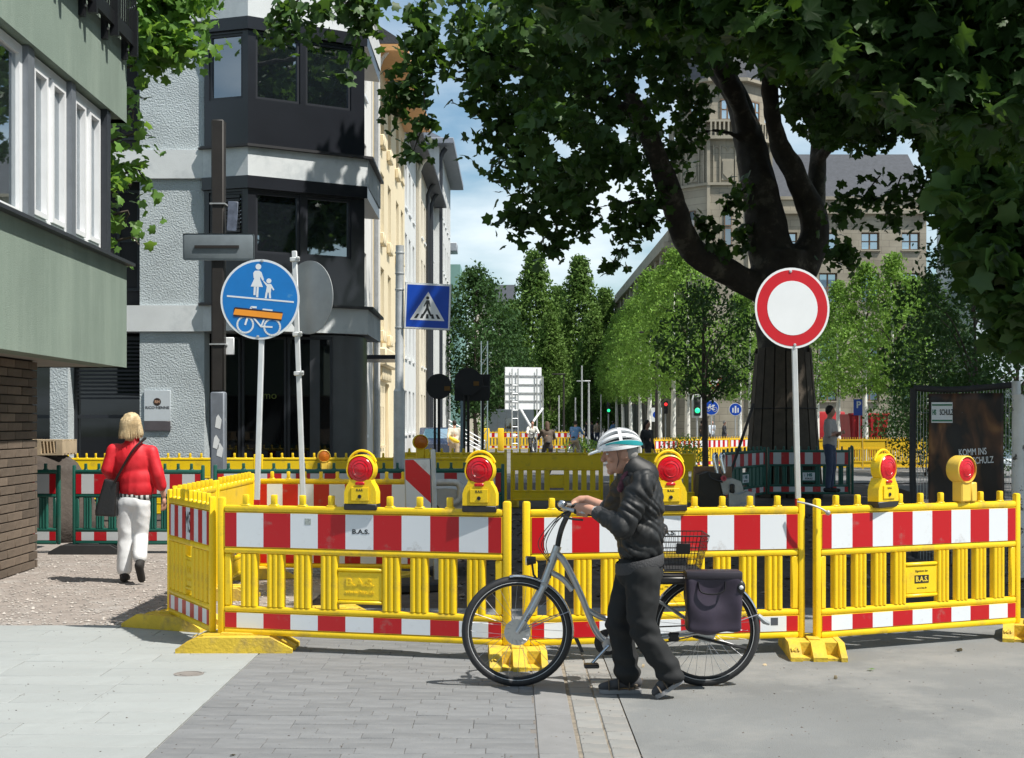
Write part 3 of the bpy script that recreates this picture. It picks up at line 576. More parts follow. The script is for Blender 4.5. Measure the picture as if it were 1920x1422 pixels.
mb = MB(); mb.bx(XF - 6, XF + 1.1, 81.4, 98, 17.42, 17.75, .03); mb.prism([(XF - 6, 82, 17.76), (XF - 2.5, 82, 19.4), (XF + .6, 82, 17.76)], (0, 14, 0)); mb.build('roof', pmat('grey_roof_slab', (.20, .22, .26), .6), b, True); pipe(b, XF + .2, 82.3, 0, 17.3, M_dkfr, .14)
te = thing('teal_building', 'plain teal rendered building at the far end of the houses', 'building', (-7, 102, 0)); M_teal = pmat('teal_render', (.20, .36, .33), .9, var=.06, vscale=.5)
Xt = (863 - 960) / F * 100
mb = MB(); wall(mb, Vector((Xt - 6, 100, 0)), Vector((1, 0, 0)), Vector((0, -1, 0)), 6, 0, 12.6, [(4.6, 5.3, 4.2, 7)], .4); mb.bx(Xt - .4, Xt, 100.41, 115, 0, 12.6); mb.build('wall', M_teal, te, True)
window(te, Vector((Xt - 6, 100, 0)), Vector((1, 0, 0)), Vector((0, -1, 0)), 4.6, 5.3, 4.2, 7, .15, M_dkfr, G_far, 1, 1, .05)
mb = MB(); mb.bx(Xt - 3, Xt - .2, 99, 101, 13.4, 14.0, .04); mb.cyl((Xt - .8, 99.4, 12.6), (Xt - .8, 99.4, 13.4), .06); mb.build('roof_canopy', pmat('canopy_grey', (.35, .38, .42), .5), te, True)
# distant pale blocks behind the trees
for nm, lb, x0, x1, y0, Y in (('distant_block', 'pale distant block with pitched roof between the trees', 890, 962, 560, 150), ('low_pale_building', 'low pale wall of a building behind the white board', 868, 950, 735, 118)):
    p = P(x0, y0, Y); q = P(x1, y0, Y); t = thing(nm, lb, 'building', ((p.x + q.x) / 2, Y, 0)); mb = MB(); wall(mb, Vector((p.x, Y, 0)), U1, N1, q.x - p.x, 0, p.z - .4, [(1, 1.8, 1.2, 2.2)] if Y < 120 else [(1.2, 2.2, z, z + 1.5) for z in (2, 5, 8, 11)], .3); mb.build('wall', M_pw3, t, True)
    mb = MB(); mb.prism([(p.x - .3, Y - .4, p.z - .4), (p.x - .3, Y + 8.2, p.z - .4), (p.x - .3, Y + 4, p.z + (1.8 if Y > 120 else .1))], (q.x - p.x + .6, 0, 0)); mb.build('roof', M_slate, t, True)
# ---- sandstone town building with octagonal tower -----------------------------------------
def brickmat(name, c1, c2, cm, sx, sy):
    m = bpy.data.materials.new(name); m.use_nodes = True; N = m.node_tree.nodes; L = m.node_tree.links; b = N['Principled BSDF']; b.inputs['Roughness'].default_value = .9
    t = N.new('ShaderNodeTexCoord'); s = N.new('ShaderNodeSeparateXYZ'); L.new(t.outputs['Object'], s.inputs[0]); a = N.new('ShaderNodeMath'); a.operation = 'ADD'; L.new(s.outputs['X'], a.inputs[0]); L.new(s.outputs['Y'], a.inputs[1])
    c = N.new('ShaderNodeCombineXYZ'); L.new(a.outputs[0], c.inputs[0]); L.new(s.outputs['Z'], c.inputs[1])
    k = N.new('ShaderNodeTexBrick'); k.inputs['Color1'].default_value = (*c1, 1); k.inputs['Color2'].default_value = (*c2, 1); k.inputs['Mortar'].default_value = (*cm, 1); k.inputs['Scale'].default_value = 1; k.inputs['Brick Width'].default_value = sx; k.inputs['Row Height'].default_value = sy; k.inputs['Mortar Size'].default_value = .012; k.inputs['Bias'].default_value = -.2
    L.new(c.outputs[0], k.inputs['Vector']); n = N.new('ShaderNodeTexNoise'); n.inputs['Scale'].default_value = .7; n.inputs['Detail'].default_value = 8; L.new(t.outputs['Object'], n.inputs['Vector'])
    x = N.new('ShaderNodeMixRGB'); x.blend_type = 'MULTIPLY'; x.inputs[0].default_value = .6; L.new(k.outputs['Color'], x.inputs[1]); r = N.new('ShaderNodeValToRGB'); r.color_ramp.elements[0].position = .3; r.color_ramp.elements[0].color = (.45, .42, .4, 1); r.color_ramp.elements[1].position = .65; L.new(n.outputs['Fac'], r.inputs[0]); L.new(r.outputs[0], x.inputs[2]); L.new(x.outputs[0], b.inputs['Base Color'])
    bp = N.new('ShaderNodeBump'); bp.inputs['Strength'].default_value = .4; bp.inputs['Distance'].default_value = .02; L.new(k.outputs['Fac'], bp.inputs['Height']); bp.invert = True; L.new(bp.outputs[0], b.inputs['Normal']); return m
M_sand = brickmat('sandstone_ashlar', (.36, .325, .255), (.30, .27, .21), (.21, .19, .155), .95, .42)
M_trim = pmat('sandstone_trim', (.30, .27, .21), .9, var=.2, vscale=.8)
G_blue = glassmat('sky_reflecting_glass', (.10, .22, .30), .9, 0.0)
M_brf = pmat('brown_window_frame', (.16, .10, .06), .6)
tw = thing('sandstone_tower', 'octagonal sandstone tower with gothic balcony behind the big plane tree', 'tower', P(1352, 790, 88.5) - Vector((0, 0, H)))
tc_ = tw.location
def octo(r, z0, z1, mb, r2=None):
    r2 = r if r2 is None else r2; a = [math.pi / 8 + i * math.pi / 4 for i in range(8)]
    vs = [(tc_.x + r * math.cos(t), tc_.y + r * math.sin(t), z0) for t in a] + [(tc_.x + r2 * math.cos(t), tc_.y + r2 * math.sin(t), z1) for t in a]
    mb.add(vs, [tuple(range(7, -1, -1)), tuple(range(8, 16))] + [(i, (i + 1) % 8, 8 + (i + 1) % 8, 8 + i) for i in range(8)])
R0 = 3.05; zt_ = lambda y: H + (HZ - y) * 85.7 / F
mb = MB(); octo(R0, 0, zt_(345), mb); octo(R0 - .08, zt_(345), zt_(262), mb); octo(R0 - .35, zt_(262), zt_(150), mb); mb.build('wall', M_sand, tw, True, ang=20)
mb = MB(); octo(R0 + .18, zt_(348), zt_(343), mb); octo(R0 + .35, zt_(262), zt_(256), mb); octo(R0 + .30, zt_(230), zt_(226), mb); octo(R0 + .05, zt_(152), zt_(146), mb); mb.build('cornice', M_trim, tw, True, ang=20)
mb = MB(); octo(R0 - .05, zt_(146), zt_(-40), mb, 1.2); octo(1.2, zt_(-40), zt_(-90), mb, .1); mb.build('spire', M_slate, tw, True, ang=20)
ap = math.cos(math.pi / 8)
for k in range(5):
    th = -math.pi / 2 + (k - 2) * math.pi / 4; N_ = Vector((math.cos(th), math.sin(th), 0)); U_ = Vector((-N_.y, N_.x, 0)); sd = 2 * R0 * math.sin(math.pi / 8); O = tc_ + N_ * (R0 * ap) - U_ * sd / 2; O.z = 0
    mb = MB(); fb(mb, O, U_, N_, -.09, .09, -.1, .12, 2, zt_(262)); mb.build('corner_shaft', M_trim, tw, True)
    for zz0, zz1 in ((zt_(461), zt_(428)), (zt_(424), zt_(392))): window(tw, O, U_, N_, sd / 2 - .22, sd / 2 + .22, zz0, zz1, -.06, M_brf, G_far, 1, 1, .05)
    Ou = tc_ + N_ * ((R0 - .35) * ap) - U_ * sd / 2; Ou.z = 0; window(tw, Ou, U_, N_, sd / 2 - .42, sd / 2 + .42, zt_(224), zt_(184), -.06, M_brf, G_blue, 2, 2, .09)
    mb = MB(); Ob = tc_ + N_ * ((R0 + .22) * ap) - U_ * sd / 2; Ob.z = 0
    for q in range(9): u = sd * (q + .5) / 9; fb(mb, Ob, U_, N_, u - .05, u + .05, -.02, .08, zt_(256), zt_(230))
    tag(mb.build('balustrade', M_trim, tw, True), kind='stuff')
    mb = MB(); Oc = tc_ + N_ * ((R0 - .08) * ap) - U_ * sd / 2; Oc.z = 0
    for q in (.32, .70, 1.62, 2.0): fb(mb, Oc, U_, N_, q - .035, q + .035, 0, .10, zt_(343), zt_(272))
    for q in range(4):
        c0 = .50 + q * .44
        for a in range(8): t0, t1 = math.pi * a / 8, math.pi * (a + 1) / 8; mb.tube([Oc + U_ * (c0 + .2 * math.cos(t)) + N_ * .04 + Zv * (zt_(283) + .26 * math.sin(t)) for t in (t0, t1)], .035, 5)
    mb.build('tracery', M_trim, tw, True)
    mb = MB(); fb(mb, Oc, U_, N_, .80, 1.52, 0.002, .07, zt_(338), zt_(298)); mb.prism([Oc + U_ * u + N_ * .01 + Zv * z for u, z in ((.86, zt_(302)), (1.46, zt_(302)), (1.46, zt_(326)), (1.16, zt_(336)), (.86, zt_(326)))], N_ * .12); mb.build('shield', M_trim, tw, True)
wg = thing('sandstone_wing', 'long sandstone wing with slate roof right of the tower', 'building', (20, 95, 0))
Xa, Xb = 13.4, (1737 - 960) / F * 90; Ow = Vector((Xa, 90, 0)); zW = lambda y: H + (HZ - y) * 90 / F
wx = [(xx - 17, xx + 17) for xx in (1478, 1553, 1632, 1708)]
ops = [((a - 960) / F * 90 - Xa, (b_ - 960) / F * 90 - Xa, zW(y1), zW(y0)) for a, b_ in wx for y0, y1 in ((436, 469), (512, 568), (625, 680), (712, 752))]
mb = MB(); wall(mb, Ow, U1, N1, Xb - Xa, 0, zW(372), ops, .5); mb.bx(Xb - .5, Xb, 90.51, 110, 0, zW(372)); mb.build('wall', M_sand, wg, True)
for q in ops: window(wg, Ow, U1, N1, *q, .25, M_brf, G_blue, 2, 2, .08, .12, M_trim)
mb = MB(); fb(mb, Ow, U1, N1, 0, Xb - Xa + .2, .002, .3, zW(402), zW(396)); fb(mb, Ow, U1, N1, 0, Xb - Xa + .1, .002, .12, zW(375), zW(369)); mb.build('cornice', M_trim, wg, True)
mb = MB(); mb.prism([(Xa - 1, 89.9, zW(371)), (Xa - 1, 95, zW(262)), (Xa - 1, 100.5, zW(371))], (Xb - Xa + 1.2, 0, 0)); mb.build('roof', M_slate, wg, True)
lw = thing('sandstone_street_wing', 'sandstone wing with pilasters receding along the street beside the tower', 'building', (13, 110, 0))
Ol = Vector((9.75, 134, 0)); Ul = Vector((0, -1, 0)); Nl = Vector((-1, 0, 0))
opl = [(2 + k * 3.4, 3.3 + k * 3.4, z0, z1) for k in range(13) for z0, z1 in ((2, 4.4), (6, 8.2), (9.6, 11.6))]
mb = MB(); wall(mb, Ol, Ul, Nl, 46, 0, 12.8, opl, .5); mb.bx(9.75, 18, 133.5, 134, 0, 12.8); mb.bx(10.26, 13.5, 88.0, 88.5, 0, 12.8); mb.build('wall', M_sand, lw, True)
for q in opl: window(lw, Ol, Ul, Nl, *q, .3, M_brf, G_far, 1, 1, .08)
for k in range(14): mb = MB(); fb(mb, Ol, Ul, Nl, .7 + k * 3.4, 1.4 + k * 3.4, .002, .28, 0, 12.3); mb.build('pilaster', M_trim, lw, True)
mb = MB(); fb(mb, Ol, Ul, Nl, -.3, 46.2, -.3, .5, 12.3, 12.65); fb(mb, Ol, Ul, Nl, -.1, 46, -.4, .2, 12.7, 13.4); mb.build('cornice', M_trim, lw, True)
# modern pale office building far right
mo = thing('modern_office', 'pale modern office building with ribbon windows behind the right hand trees', 'building', (26, 58, 0)); M_ofc = pmat('pale_office_cladding', (.50, .56, .60), .6, var=.05)
Om = Vector((17.7, 55, 0)); opm = [(1.2 + k * 2.6, 3.4 + k * 2.6, z, z + 1.9) for k in range(6) for z in (3.9, 7.2, 10.5)] + [(.3, 16.5, .2, 2.6)]
mb = MB(); wall(mb, Om, U1, N1, 17, 0, 14, opm, .4); mb.bx(17.7, 18.1, 55.41, 60, 0, 14); mb.build('wall', M_ofc, mo, True)
for q in opm: window(mo, Om, U1, N1, *q, .15, M_white, G_blue, 2, 1, .07)
mb = MB(); fb(mb, Om, U1, N1, -.2, 17.2, .002, .5, 3.0, 3.4); mb.build('canopy', M_ofc, mo, True)
# ------------------------------------------------------------------ barriers
M_yel = pmat('yellow_plastic', (0.86, 0.58, 0.008), 0.38, var=0.07, vscale=3, bump=0.06, bscale=60, dirt=(0.40, 0.27, 0.06), dscale=5.0, dpos=(0.54, 0.78), fine=(90, .06))
M_yfoot = pmat('dusty_yellow_foot', (0.62, 0.43, 0.035), 0.75, var=0.15, vscale=4, bump=0.3, bscale=40, dirt=(0.23, 0.17, 0.09), dscale=5, dpos=(0.5, 0.75))
M_gre = pmat('green_plastic', (0.012, 0.095, 0.07), 0.4, var=0.12, vscale=3, dirt=(0.06, 0.11, 0.09), dscale=4, dpos=(.55, .85))
M_rw = stripemat('red_white_sheeting', (0.47, 0.004, 0.009), (0.70, 0.73, 0.76))
M_ink = pmat('black_print', (0.012, 0.012, 0.014), 0.5, var=0)
M_blkr = pmat('black_rubber', (0.022, 0.022, 0.023), 0.75, var=.2)
def ribbed(x0, x1, z0, z1, y0=-.028, y1=.022, ribs=3):
    pr = []; n = ribs * 6
    for i in range(n + 1):
        u = i / n; pr.append((lerp(x0, x1, u), y0 + .013 * (1 - abs(math.sin(math.pi * ribs * u)) ** .6)))
    pts = [(a, b, z0) for a, b in pr] + [(x1, y1, z0), (x0, y1, z0)]
    return MB().prism(pts, (0, 0, z1 - z0))
def make_barrier(name, body, rw, plate='embossed', knobs=(0, 1, 2, 3, 4, 5, 6, 7, 8), ribs=3):
    t = thing(name, 'x', 'barrier')
    for x in (.028, 2.072): MB().box((x, 0, .625), (.052, .052, 1.03), None, .014, 2).build('post', body, t)
    for nm, z, h, d in (('top_rail', 1.055, .052, .056), ('middle_rail', .742, .048, .054), ('lower_rail', .302, .046, .054), ('bottom_rail', .135, .05, .056)):
        MB().box((1.05, 0, z), (1.998, d, h), None, .017, 2).build(nm, body, t)
    for z0, z1 in ((.766, 1.028), (.160, .279)):
        p = MB().bx(.0545, 2.0455, -.0225, .0215, z0, z1).build('panel', body, t)
        m = MB(); m.bx(.062, 2.038, -.0262, -.0228, z0 + .004, z1 - .004); m.v = [(v[0] - .05, v[1], v[2]) for v in m.v]; s = m.build('sheeting', rw, p); s.location = (.05, 0, 0)
    xs = []; x = .0545; MB().bx(x, x + .05, -.02, .02, .3255, .7175, .008).build('slat', body, t); x += .05 + .072
    for k in range(4): xs.append(x); x += .122 + .075
    xr = [2.1 - q - .122 for q in xs]
    base = ribbed(0, .122, .3255, .7175, ribs=ribs).mesh('slat', body, 50)
    for q in xs + xr: o = link('slat', base, t); o.location = (q, 0, 0)
    MB().bx(2.0455 - .05, 2.0455, -.02, .02, .3255, .7175, .008).build('slat', body, t)
    a, b = xs[-1] + .1225, xr[-1] - .0005
    pm = MB().bx(a, b, -.016, .016, .395, .605, .006); pm.bx(a, b, -.024, .022, .606, .632, .008); pm.bx(a, b, -.024, .022, .368, .394, .008); pl_ = pm.build('name_plate', body, t)
    if plate == 'embossed': text('lettering', 'B.A.S.', .078, body, pl_, ((a + b) / 2, -.0165, .525), ext=.004, sx=1.12, bold=.002); text('lettering', 'www.bas.de', .042, body, pl_, ((a + b) / 2, -.0165, .455), ext=.003)
    elif plate == 'printed':
        MB().bx((a + b) / 2 - .072, (a + b) / 2 + .072, -.0185, -.0165, .475, .535).build('label', M_ink, pl_)
        text('lettering', 'B.A.S.', .055, pmat('label_yellow', (.75, .55, .05), .5, var=0), pl_, ((a + b) / 2, -.0195, .504), ext=.0008, bold=.0015); text('lettering', 'Eigentum der', .024, M_ink, pl_, ((a + b) / 2, -.017, .567), ext=.0008); text('lettering', 'www.bas.de', .021, M_ink, pl_, ((a + b) / 2, -.017, .438), ext=.0008)
        for k in (-.07, .07): MB().bx((a + b) / 2 - .025 + k * 0, (a + b) / 2 + .025 + k * 0, -.02, .02, .3255, .3675).v
    elif plate == 'white':
        MB().bx(a + .005, b - .005, -.019, -.0165, .415, .585).build('label', pmat('white_label', (.62, .66, .68), .4, var=0), pl_)
        text('lettering', 'HS', .09, pmat('label_teal', (.02, .13, .13), .5, var=0), pl_, ((a + b) / 2 + .02, -.0205, .53), ext=.0008, bold=.006, sx=1.2); text('lettering', 'SCHULZ', .05, M_ink, pl_, ((a + b) / 2, -.0205, .452), ext=.0008, bold=.002); text('lettering', 'BAU', .028, M_ink, pl_, ((a + b) / 2 - .105, -.0205, .53), rot=(math.pi / 2, -math.pi / 2, 0), ext=.0008)
    kn = MB().box((0, 0, .035), (.042, .04, .082), None, .009, 2); kn.box((0, 0, -.004), (.066, .046, .022), None, .008, 1); km_ = kn.mesh('knob', body)
    for i in knobs: o = link('knob', km_, t); o.location = (.21 + i * .21, 0, 1.085)
    return t
proto_y1 = make_barrier('yellow_barrier', M_yel, M_rw, 'embossed')
proto_y2 = make_barrier('yellow_barrier', M_yel, M_rw, 'printed')
proto_g = make_barrier('green_barrier', M_gre, stripemat('ribbed_red_white', (0.42, 0.008, 0.015), (0.50, 0.52, 0.53)), 'white')
for p in (proto_y1, proto_y2, proto_g): freeze(p)
USED = set()
def put_barrier(proto, a, b, label, group, z=0.0, lean=0.0):
    o = proto if proto not in USED else copy_tree(proto); USED.add(proto)
    a = Vector((a[0], a[1], 0)); b = Vector((b[0], b[1], 0)); d = b - a; o.location = (a.x, a.y, z); o.rotation_euler = (lean, 0, math.atan2(d.y, d.x)); o.scale = (d.length / 2.1, 1, 1); tag(o, label, 'barrier', group); return o
def foot(loc, rz, label, group, mat=None, L=.80, Wd=.40, marks=True):
    mat = mat or M_yfoot; t = thing('barrier_foot', label, 'barrier foot', loc, rz, group); m = MB(); hh = .115; e = .16
    prof = [(-L / 2, 0), (-L / 2, .03), (-L / 2 + e, hh), (L / 2 - e, hh), (L / 2, .03), (L / 2, 0)]
    low = [(-L / 2 + .035, 0), (-L / 2 + .035, .02), (-L / 2 + e + .02, .022), (-L / 2 + e + .021, hh - .004), (L / 2 - e - .021, hh - .004), (L / 2 - e - .02, .022), (L / 2 - .035, .02), (L / 2 - .035, 0)]
    y = -Wd / 2
    for k, w_ in enumerate((.045, .095, .10, .075, .085)):                    # ribs and pockets across the width
        pf = prof if k % 2 == 0 else low; y1 = min(Wd / 2, y + w_) if k < 4 else Wd / 2; m.prism([(a, y + .0004, b) for a, b in pf], (0, y1 - y - .0008, 0)); y = y1
    m.build('body', mat, t, ang=30)
    if marks:
        for s in (-1, 1):
            q = Matrix.Rotation(s * math.pi / 2, 4, 'Z'); ang = math.atan2(hh - .03, e)
            text('mark', 'K1', .06, mat, t, (s * (L / 2 - e * .42), Wd / 2 - .045 if s < 0 else -Wd / 2 + .10, .078), (ang, 0, s * math.pi / 2), ext=.003, bold=.002)
    MB().bx(-.13, .13, -.045, .045, hh - .003, hh + .012, .004).build('socket', mat, t); return t
front_grp = 'yellow barriers closing off the road'
pA0, pA1 = (-2.215, 10.86), (-0.005, 10.26); pB0, pB1 = (0.075, 10.24), (2.165, 10.66); pC0, pC1 = (2.222, 10.60), (4.02, 11.42); pD0 = (-2.84, 12.0)
put_barrier(proto_y1, pA0, pA1, 'yellow barrier with embossed B.A.S. plate left of the bicycle front wheel', front_grp)
put_barrier(proto_y1, pB0, pB1, 'yellow barrier directly behind the man and his bicycle', front_grp)
bC = put_barrier(proto_y2, pC0, pC1, 'rightmost yellow barrier with printed black B.A.S. label', front_grp)
bD = put_barrier(proto_y1, pD0, (-2.262, 10.90), 'foreshortened yellow barrier with scribbled sheeting at the left corner', front_grp)
put_barrier(proto_y1, (-2.86, 13.85), (-2.865, 12.06), 'yellow barrier running back from the left corner, plain inner side visible', front_grp)
put_barrier(proto_y1, (-2.84, 15.75), (-2.86, 13.92), 'second yellow barrier running back along the gravel, reaching the blue sign', front_grp)
put_barrier(proto_y1, (-2.80, 15.75), (-1.0, 15.6), 'yellow red white barrier behind the two round signs, half hidden', front_grp)
text('scribble', 'MS', .24, M_ink, bD, (1.05, -.0272, .90), ext=.0006, sx=.9)
kq = MB().bx(-.02, .02, -.0005, .0005, -.02, .02)
for bb, x, z in ((None, 0, 0),): pass
bA = bpy.data.objects['yellow_barrier']
text('lettering', 'B.A.S.', .045, M_ink, bA, (1.06, -.0272, .90), ext=.0006, sx=1.2, bold=.001)
text('lettering', 'B.A.S.', .045, M_ink, [o for o in COL.objects if o.get('label', '').startswith('yellow barrier directly')][0], (1.05, -.0272, .90), ext=.0006, sx=1.2, bold=.001)
MB().bx(.655, .70, -.0275, -.0264, .945, .99).build('sticker', pmat('old_sticker', (.35, .38, .36), .6, var=.5, vscale=90), bA)
MB().bx(1.83, 1.885, -.0275, -.0264, .21, .265).build('sticker', pmat('dark_sticker', (.06, .07, .09), .6), [o for o in COL.objects if o.get('label', '').startswith('yellow barrier directly')][0])
fg = 'yellow barrier feet'
foot((-2.05, 10.80, 0), math.radians(0), 'yellow foot lying lengthwise under the left corner post', fg, L=.86)
foot((-2.80, 11.98, 0), math.radians(-25), 'yellow foot under the far end of the left corner barrier', fg)
foot((.035, 10.22, 0), math.radians(92), 'yellow foot with pockets seen through the bicycle front wheel', fg)
foot((2.21, 10.62, 0), math.radians(86), 'yellow foot where the middle and right barriers meet', fg)
foot((4.12, 11.45, 0), math.radians(70), 'yellow foot cut by the right edge of the picture', fg)
foot((-2.86, 13.9, 0), math.radians(0), 'worn yellow foot inside the enclosure along the left run', fg); foot((-2.80, 15.72, 0), math.radians(20), 'yellow foot at the far corner of the enclosure', fg)
foot((-1.55, 12.3, 0), math.radians(15), 'spare yellow foot lying on the paving inside the enclosure', fg); foot((-1.2, 15.1, 0), math.radians(60), 'spare yellow foot lying beside the striped board', fg)
# steel clip joining the two right barriers
cl_ = thing('wire_clip', 'steel wire clip joining the two right hand barriers', 'clip', (2.21, 10.58, 1.07)); MB().tube(curve([(-.12, -.03, .05), (-.03, -.05, .03), (.05, -.05, .0), (.1, -.05, -.03)], 5), .008, 6).build('wire', M_zinc, cl_); MB().ell((.1, -.05, -.03), (.02, .015, .02), 8, 6).build('nut', M_zinc, cl_)
# green barriers at left, behind the woman
gl_grp = 'green barriers left of the enclosure'; Yg = 18.7
gx = [(-8.3, -6.18), (-6.10, -5.77), ]
put_barrier(proto_g, (-7.85, Yg + .1), (-5.86, Yg), 'green barrier by the brick wall, left of the woman', gl_grp)
put_barrier(proto_g, (-5.70, Yg - .02), (-3.98, Yg - .05), 'green barrier with white company label directly behind the woman', gl_grp)
put_barrier(proto_g, (-3.90, Yg + .1), (-1.95, Yg + .25), 'green barrier seen above the yellow run near the dark pole', gl_grp)
put_barrier(proto_g, (-1.87, Yg + .3), (-.1, Yg + .5), 'green barrier behind the red lamp and crossing sign pole', gl_grp)
for x, lb in ((-5.78, 'dark rubber foot of the green barrier on the gravel'), (-3.94, 'dark rubber foot of green barrier hidden behind yellow corner')): foot((x + .3, Yg - .02, 0), 0, lb, 'rubber feet', M_blkr, .95, .4, False)
# yellow barriers seen from behind, further back
yb_grp = 'yellow barriers turned away in the background'
for x0, x1, y0, y1, lb in ((-7.9, -6.35, 24.6, 24.7, 'yellow barrier back left of the woman above the green barriers'), (-6.28, -4.4, 24.7, 24.8, 'yellow barrier back behind the shoulder of the woman'), (-4.33, -2.5, 24.8, 24.9, 'yellow barrier back between the dark pole and the leaning post'), (-2.42, -.5, 24.9, 25.1, 'yellow barrier back with the orange lamp left of the crossing pole')):
    put_barrier(proto_y1, (x1, y1), (x0, y0), lb, yb_grp)
for x0, x1, y0, y1, lb in ((-2.3, -.10, 29.2, 29.0, 'shaded yellow barrier back left of the white gap in the excavation'), (-.03, 1.83, 29.0, 28.9, 'shaded yellow barrier back in the middle of the excavation'), (1.95, 3.6, 28.8, 28.2, 'shaded yellow barrier back right of the helmeted head')):
    put_barrier(proto_y1, (x1, y1), (x0, y0), lb, yb_grp)
foot((-.06, 28.95, 0), math.radians(90), 'shaded foot under the barriers in the excavation', fg)
gr_grp = 'green barriers round the plane tree'
for a, b, lb in (((4.25, 29.0), (5.55, 31.6), 'leaning green barrier left of the wrapped tree trunk'), ((5.6, 31.6), (7.4, 31.5), 'green barrier with white label before the wrapped trunk'), ((7.45, 31.5), (7.75, 32.9), 'green barrier end beside the man with folded arms')): put_barrier(proto_g, a, b, lb, gr_grp)
# small far barriers: frame, slats and sheeting only
M_yfar = pmat('far_yellow_plastic', (0.78, 0.50, 0.015), 0.5, var=.05)
def far_barrier(a, b, label, striped=True):
    t = thing('far_barrier', label, 'barrier', (a[0], a[1], 0), math.atan2(b[1] - a[1], b[0] - a[0]), 'far yellow barriers', math.hypot(b[0] - a[0], b[1] - a[1]) / 2.1)
    m = MB(); [m.bx(x, x + .05, -.025, .025, .05, 1.12) for x in (0, 2.05)]; [m.bx(.0505, 2.0495, -.025, .025, z, z + .05) for z in (.1, .28, .72, 1.03)]; m.bx(.0505, 2.0495, -.01, .01, .771, 1.029); m.bx(.0505, 2.0495, -.01, .01, .151, .279); [m.bx(.2 + k * .21, .24 + k * .21, -.02, .02, 1.081, 1.15) for k in range(9)]; m.build('frame', M_yfar, t)
    for k in range(9): MB().bx(.10 + k * .215, .23 + k * .215, -.02, .02, .331, .719).build('slat', M_yfar, t)
    if striped:
        for z0, z1 in ((.775, 1.025), (.155, .275)): s = MB().bx(.012, 1.988, -.016, -.011, z0, z1).build('sheeting', M_rw, t); s.location = (.05, 0, 0)
    return t
fy = 84
for k in range(3):
    xa = (912 + k * 62 - 960) / F * fy; far_barrier((xa, fy), (xa + 1.85, fy), ['far striped barrier left of the white board legs', 'far striped barrier between the two cyclists', 'far striped barrier beside the blue shirted cyclist'][k])
for k in range(4):
    x0 = 1226 + k * 47; Y = 49 + k * 1.2; far_barrier(((x0 - 960) / F * Y, Y), ((x0 + 46 - 960) / F * (Y + 1), Y + 1), ['sunlit striped barrier beside the white tree trunks', 'sunlit striped barrier under the green traffic signal', 'sunlit striped barrier right of the dark young trunk', 'sunlit striped barrier running up to the wrapped tree'][k])
for k in range(5):
    x0 = 1528 + k * 45; Y = 50; far_barrier(((x0 + 44 - 960) / F * Y, Y), ((x0 - 960) / F * Y, Y), ['plain far barrier hidden behind the man with folded arms', 'plain far barrier right of the man with folded arms', 'plain far barrier before the red skip', 'plain far barrier beside the rightmost white trunk', 'plain far barrier running behind the banner fence'][k], False)
for x, lb in ((912, 'yellow upright guide post at the left end of the far barriers'), (939, 'yellow upright guide post among the far barriers')): p = P(x, 790, 82); m = MB().box((p.x, p.y, .66), (.36, .2, 1.3), None, .06, 2); tag(m.build('guide_post', M_yfar), lb, 'post')
# ------------------------------------------------------------------ warning lamps
M_red = pmat('red_lens', (0.55, 0.004, 0.012), 0.22, var=.1, vscale=14, bump=.15, bscale=60, coat=.3); M_oran = pmat('orange_lens', (0.55, 0.15, 0.01), 0.3, var=.1, vscale=14, bump=.15); M_ycre = pmat('cream_yellow_plastic', (0.82, 0.54, 0.07), .4, var=.06)
M_blkp = pmat('black_plastic', (.02, .02, .022), .45, var=.1)
RX = Matrix.Rotation(math.pi / 2, 3, 'X')
def lens_prof(r): return [(r, 0), (r * .99, .012), (r * .9, .021), (r * .7, .026), (r * .68, .023), (r * .5, .030), (r * .47, .027), (r * .25, .033), (0, .034)]
def lamp(loc, rz, label, group, lens=M_red, body=M_yel, deep=False):
    t = thing('warning_lamp', label, 'warning lamp', loc, rz, group)
    if not deep:
        o = [(-.122, 0), (-.122, .085), (-.108, .125), (-.088, .155), (-.082, .175)]; prof = o + [(-x, z) for x, z in reversed(o)]
        m = MB(); m.prism([(x, -.05, z + .012) for x, z in prof], (0, .10, 0)); m.bx(-.07, .07, -.0585, -.0502, .03, .135, .006); m.lathe([(.109, -.035), (.109, .045), (.101, .05), (.098, .045), (.098, .03), (0, .03)], 36, (0, 0, .262), RX); m.build('housing', body, t, ang=35)
        MB().lathe(lens_prof(.097), 36, (0, -.0305, .262), RX).build('lens', lens, t, ang=25); MB().bx(-.035, .035, -.062, -.05, .148, .172, .006).build('reflector_clip', lens, t)
        h = [(.112 * math.cos(a), 0, .275 + .124 * math.sin(a)) for a in [math.radians(q) for q in range(20, 161, 10)]]; MB().tube(h, .0095, 8).build('handle', body, t)
        MB().bx(-.125, .125, -.052, .052, -.035, .0115, .006).build('battery_base', M_blkp, t); MB().lathe([(.014, 0), (.014, .006), (.006, .006), (.006, .002), (0, .002)], 14, (0, -.0588, .065), RX).build('lock', M_blkp, t)
        text('lettering', 'B.A.S.', .022, M_ink, t, (0, -.0595, .112), ext=.0006, bold=.0006)
    else:
        m = MB(); m.lathe([(.098, -.07), (.108, -.05), (.108, .055), (.100, .06), (.097, .05), (.097, .03), (0, .03)], 36, (0, 0, .25), RX); m.bx(-.055, .055, -.05, .05, 0, .165, .01); m.build('housing', body, t, ang=35); MB().lathe(lens_prof(.096), 36, (0, -.031, .25), RX).build('lens', lens, t, ang=25); MB().bx(.057, .125, -.05, .05, -.0, .15, .008).build('battery_box', body, t)
    return t
lg = 'red warning lamps clipped on the yellow barriers'
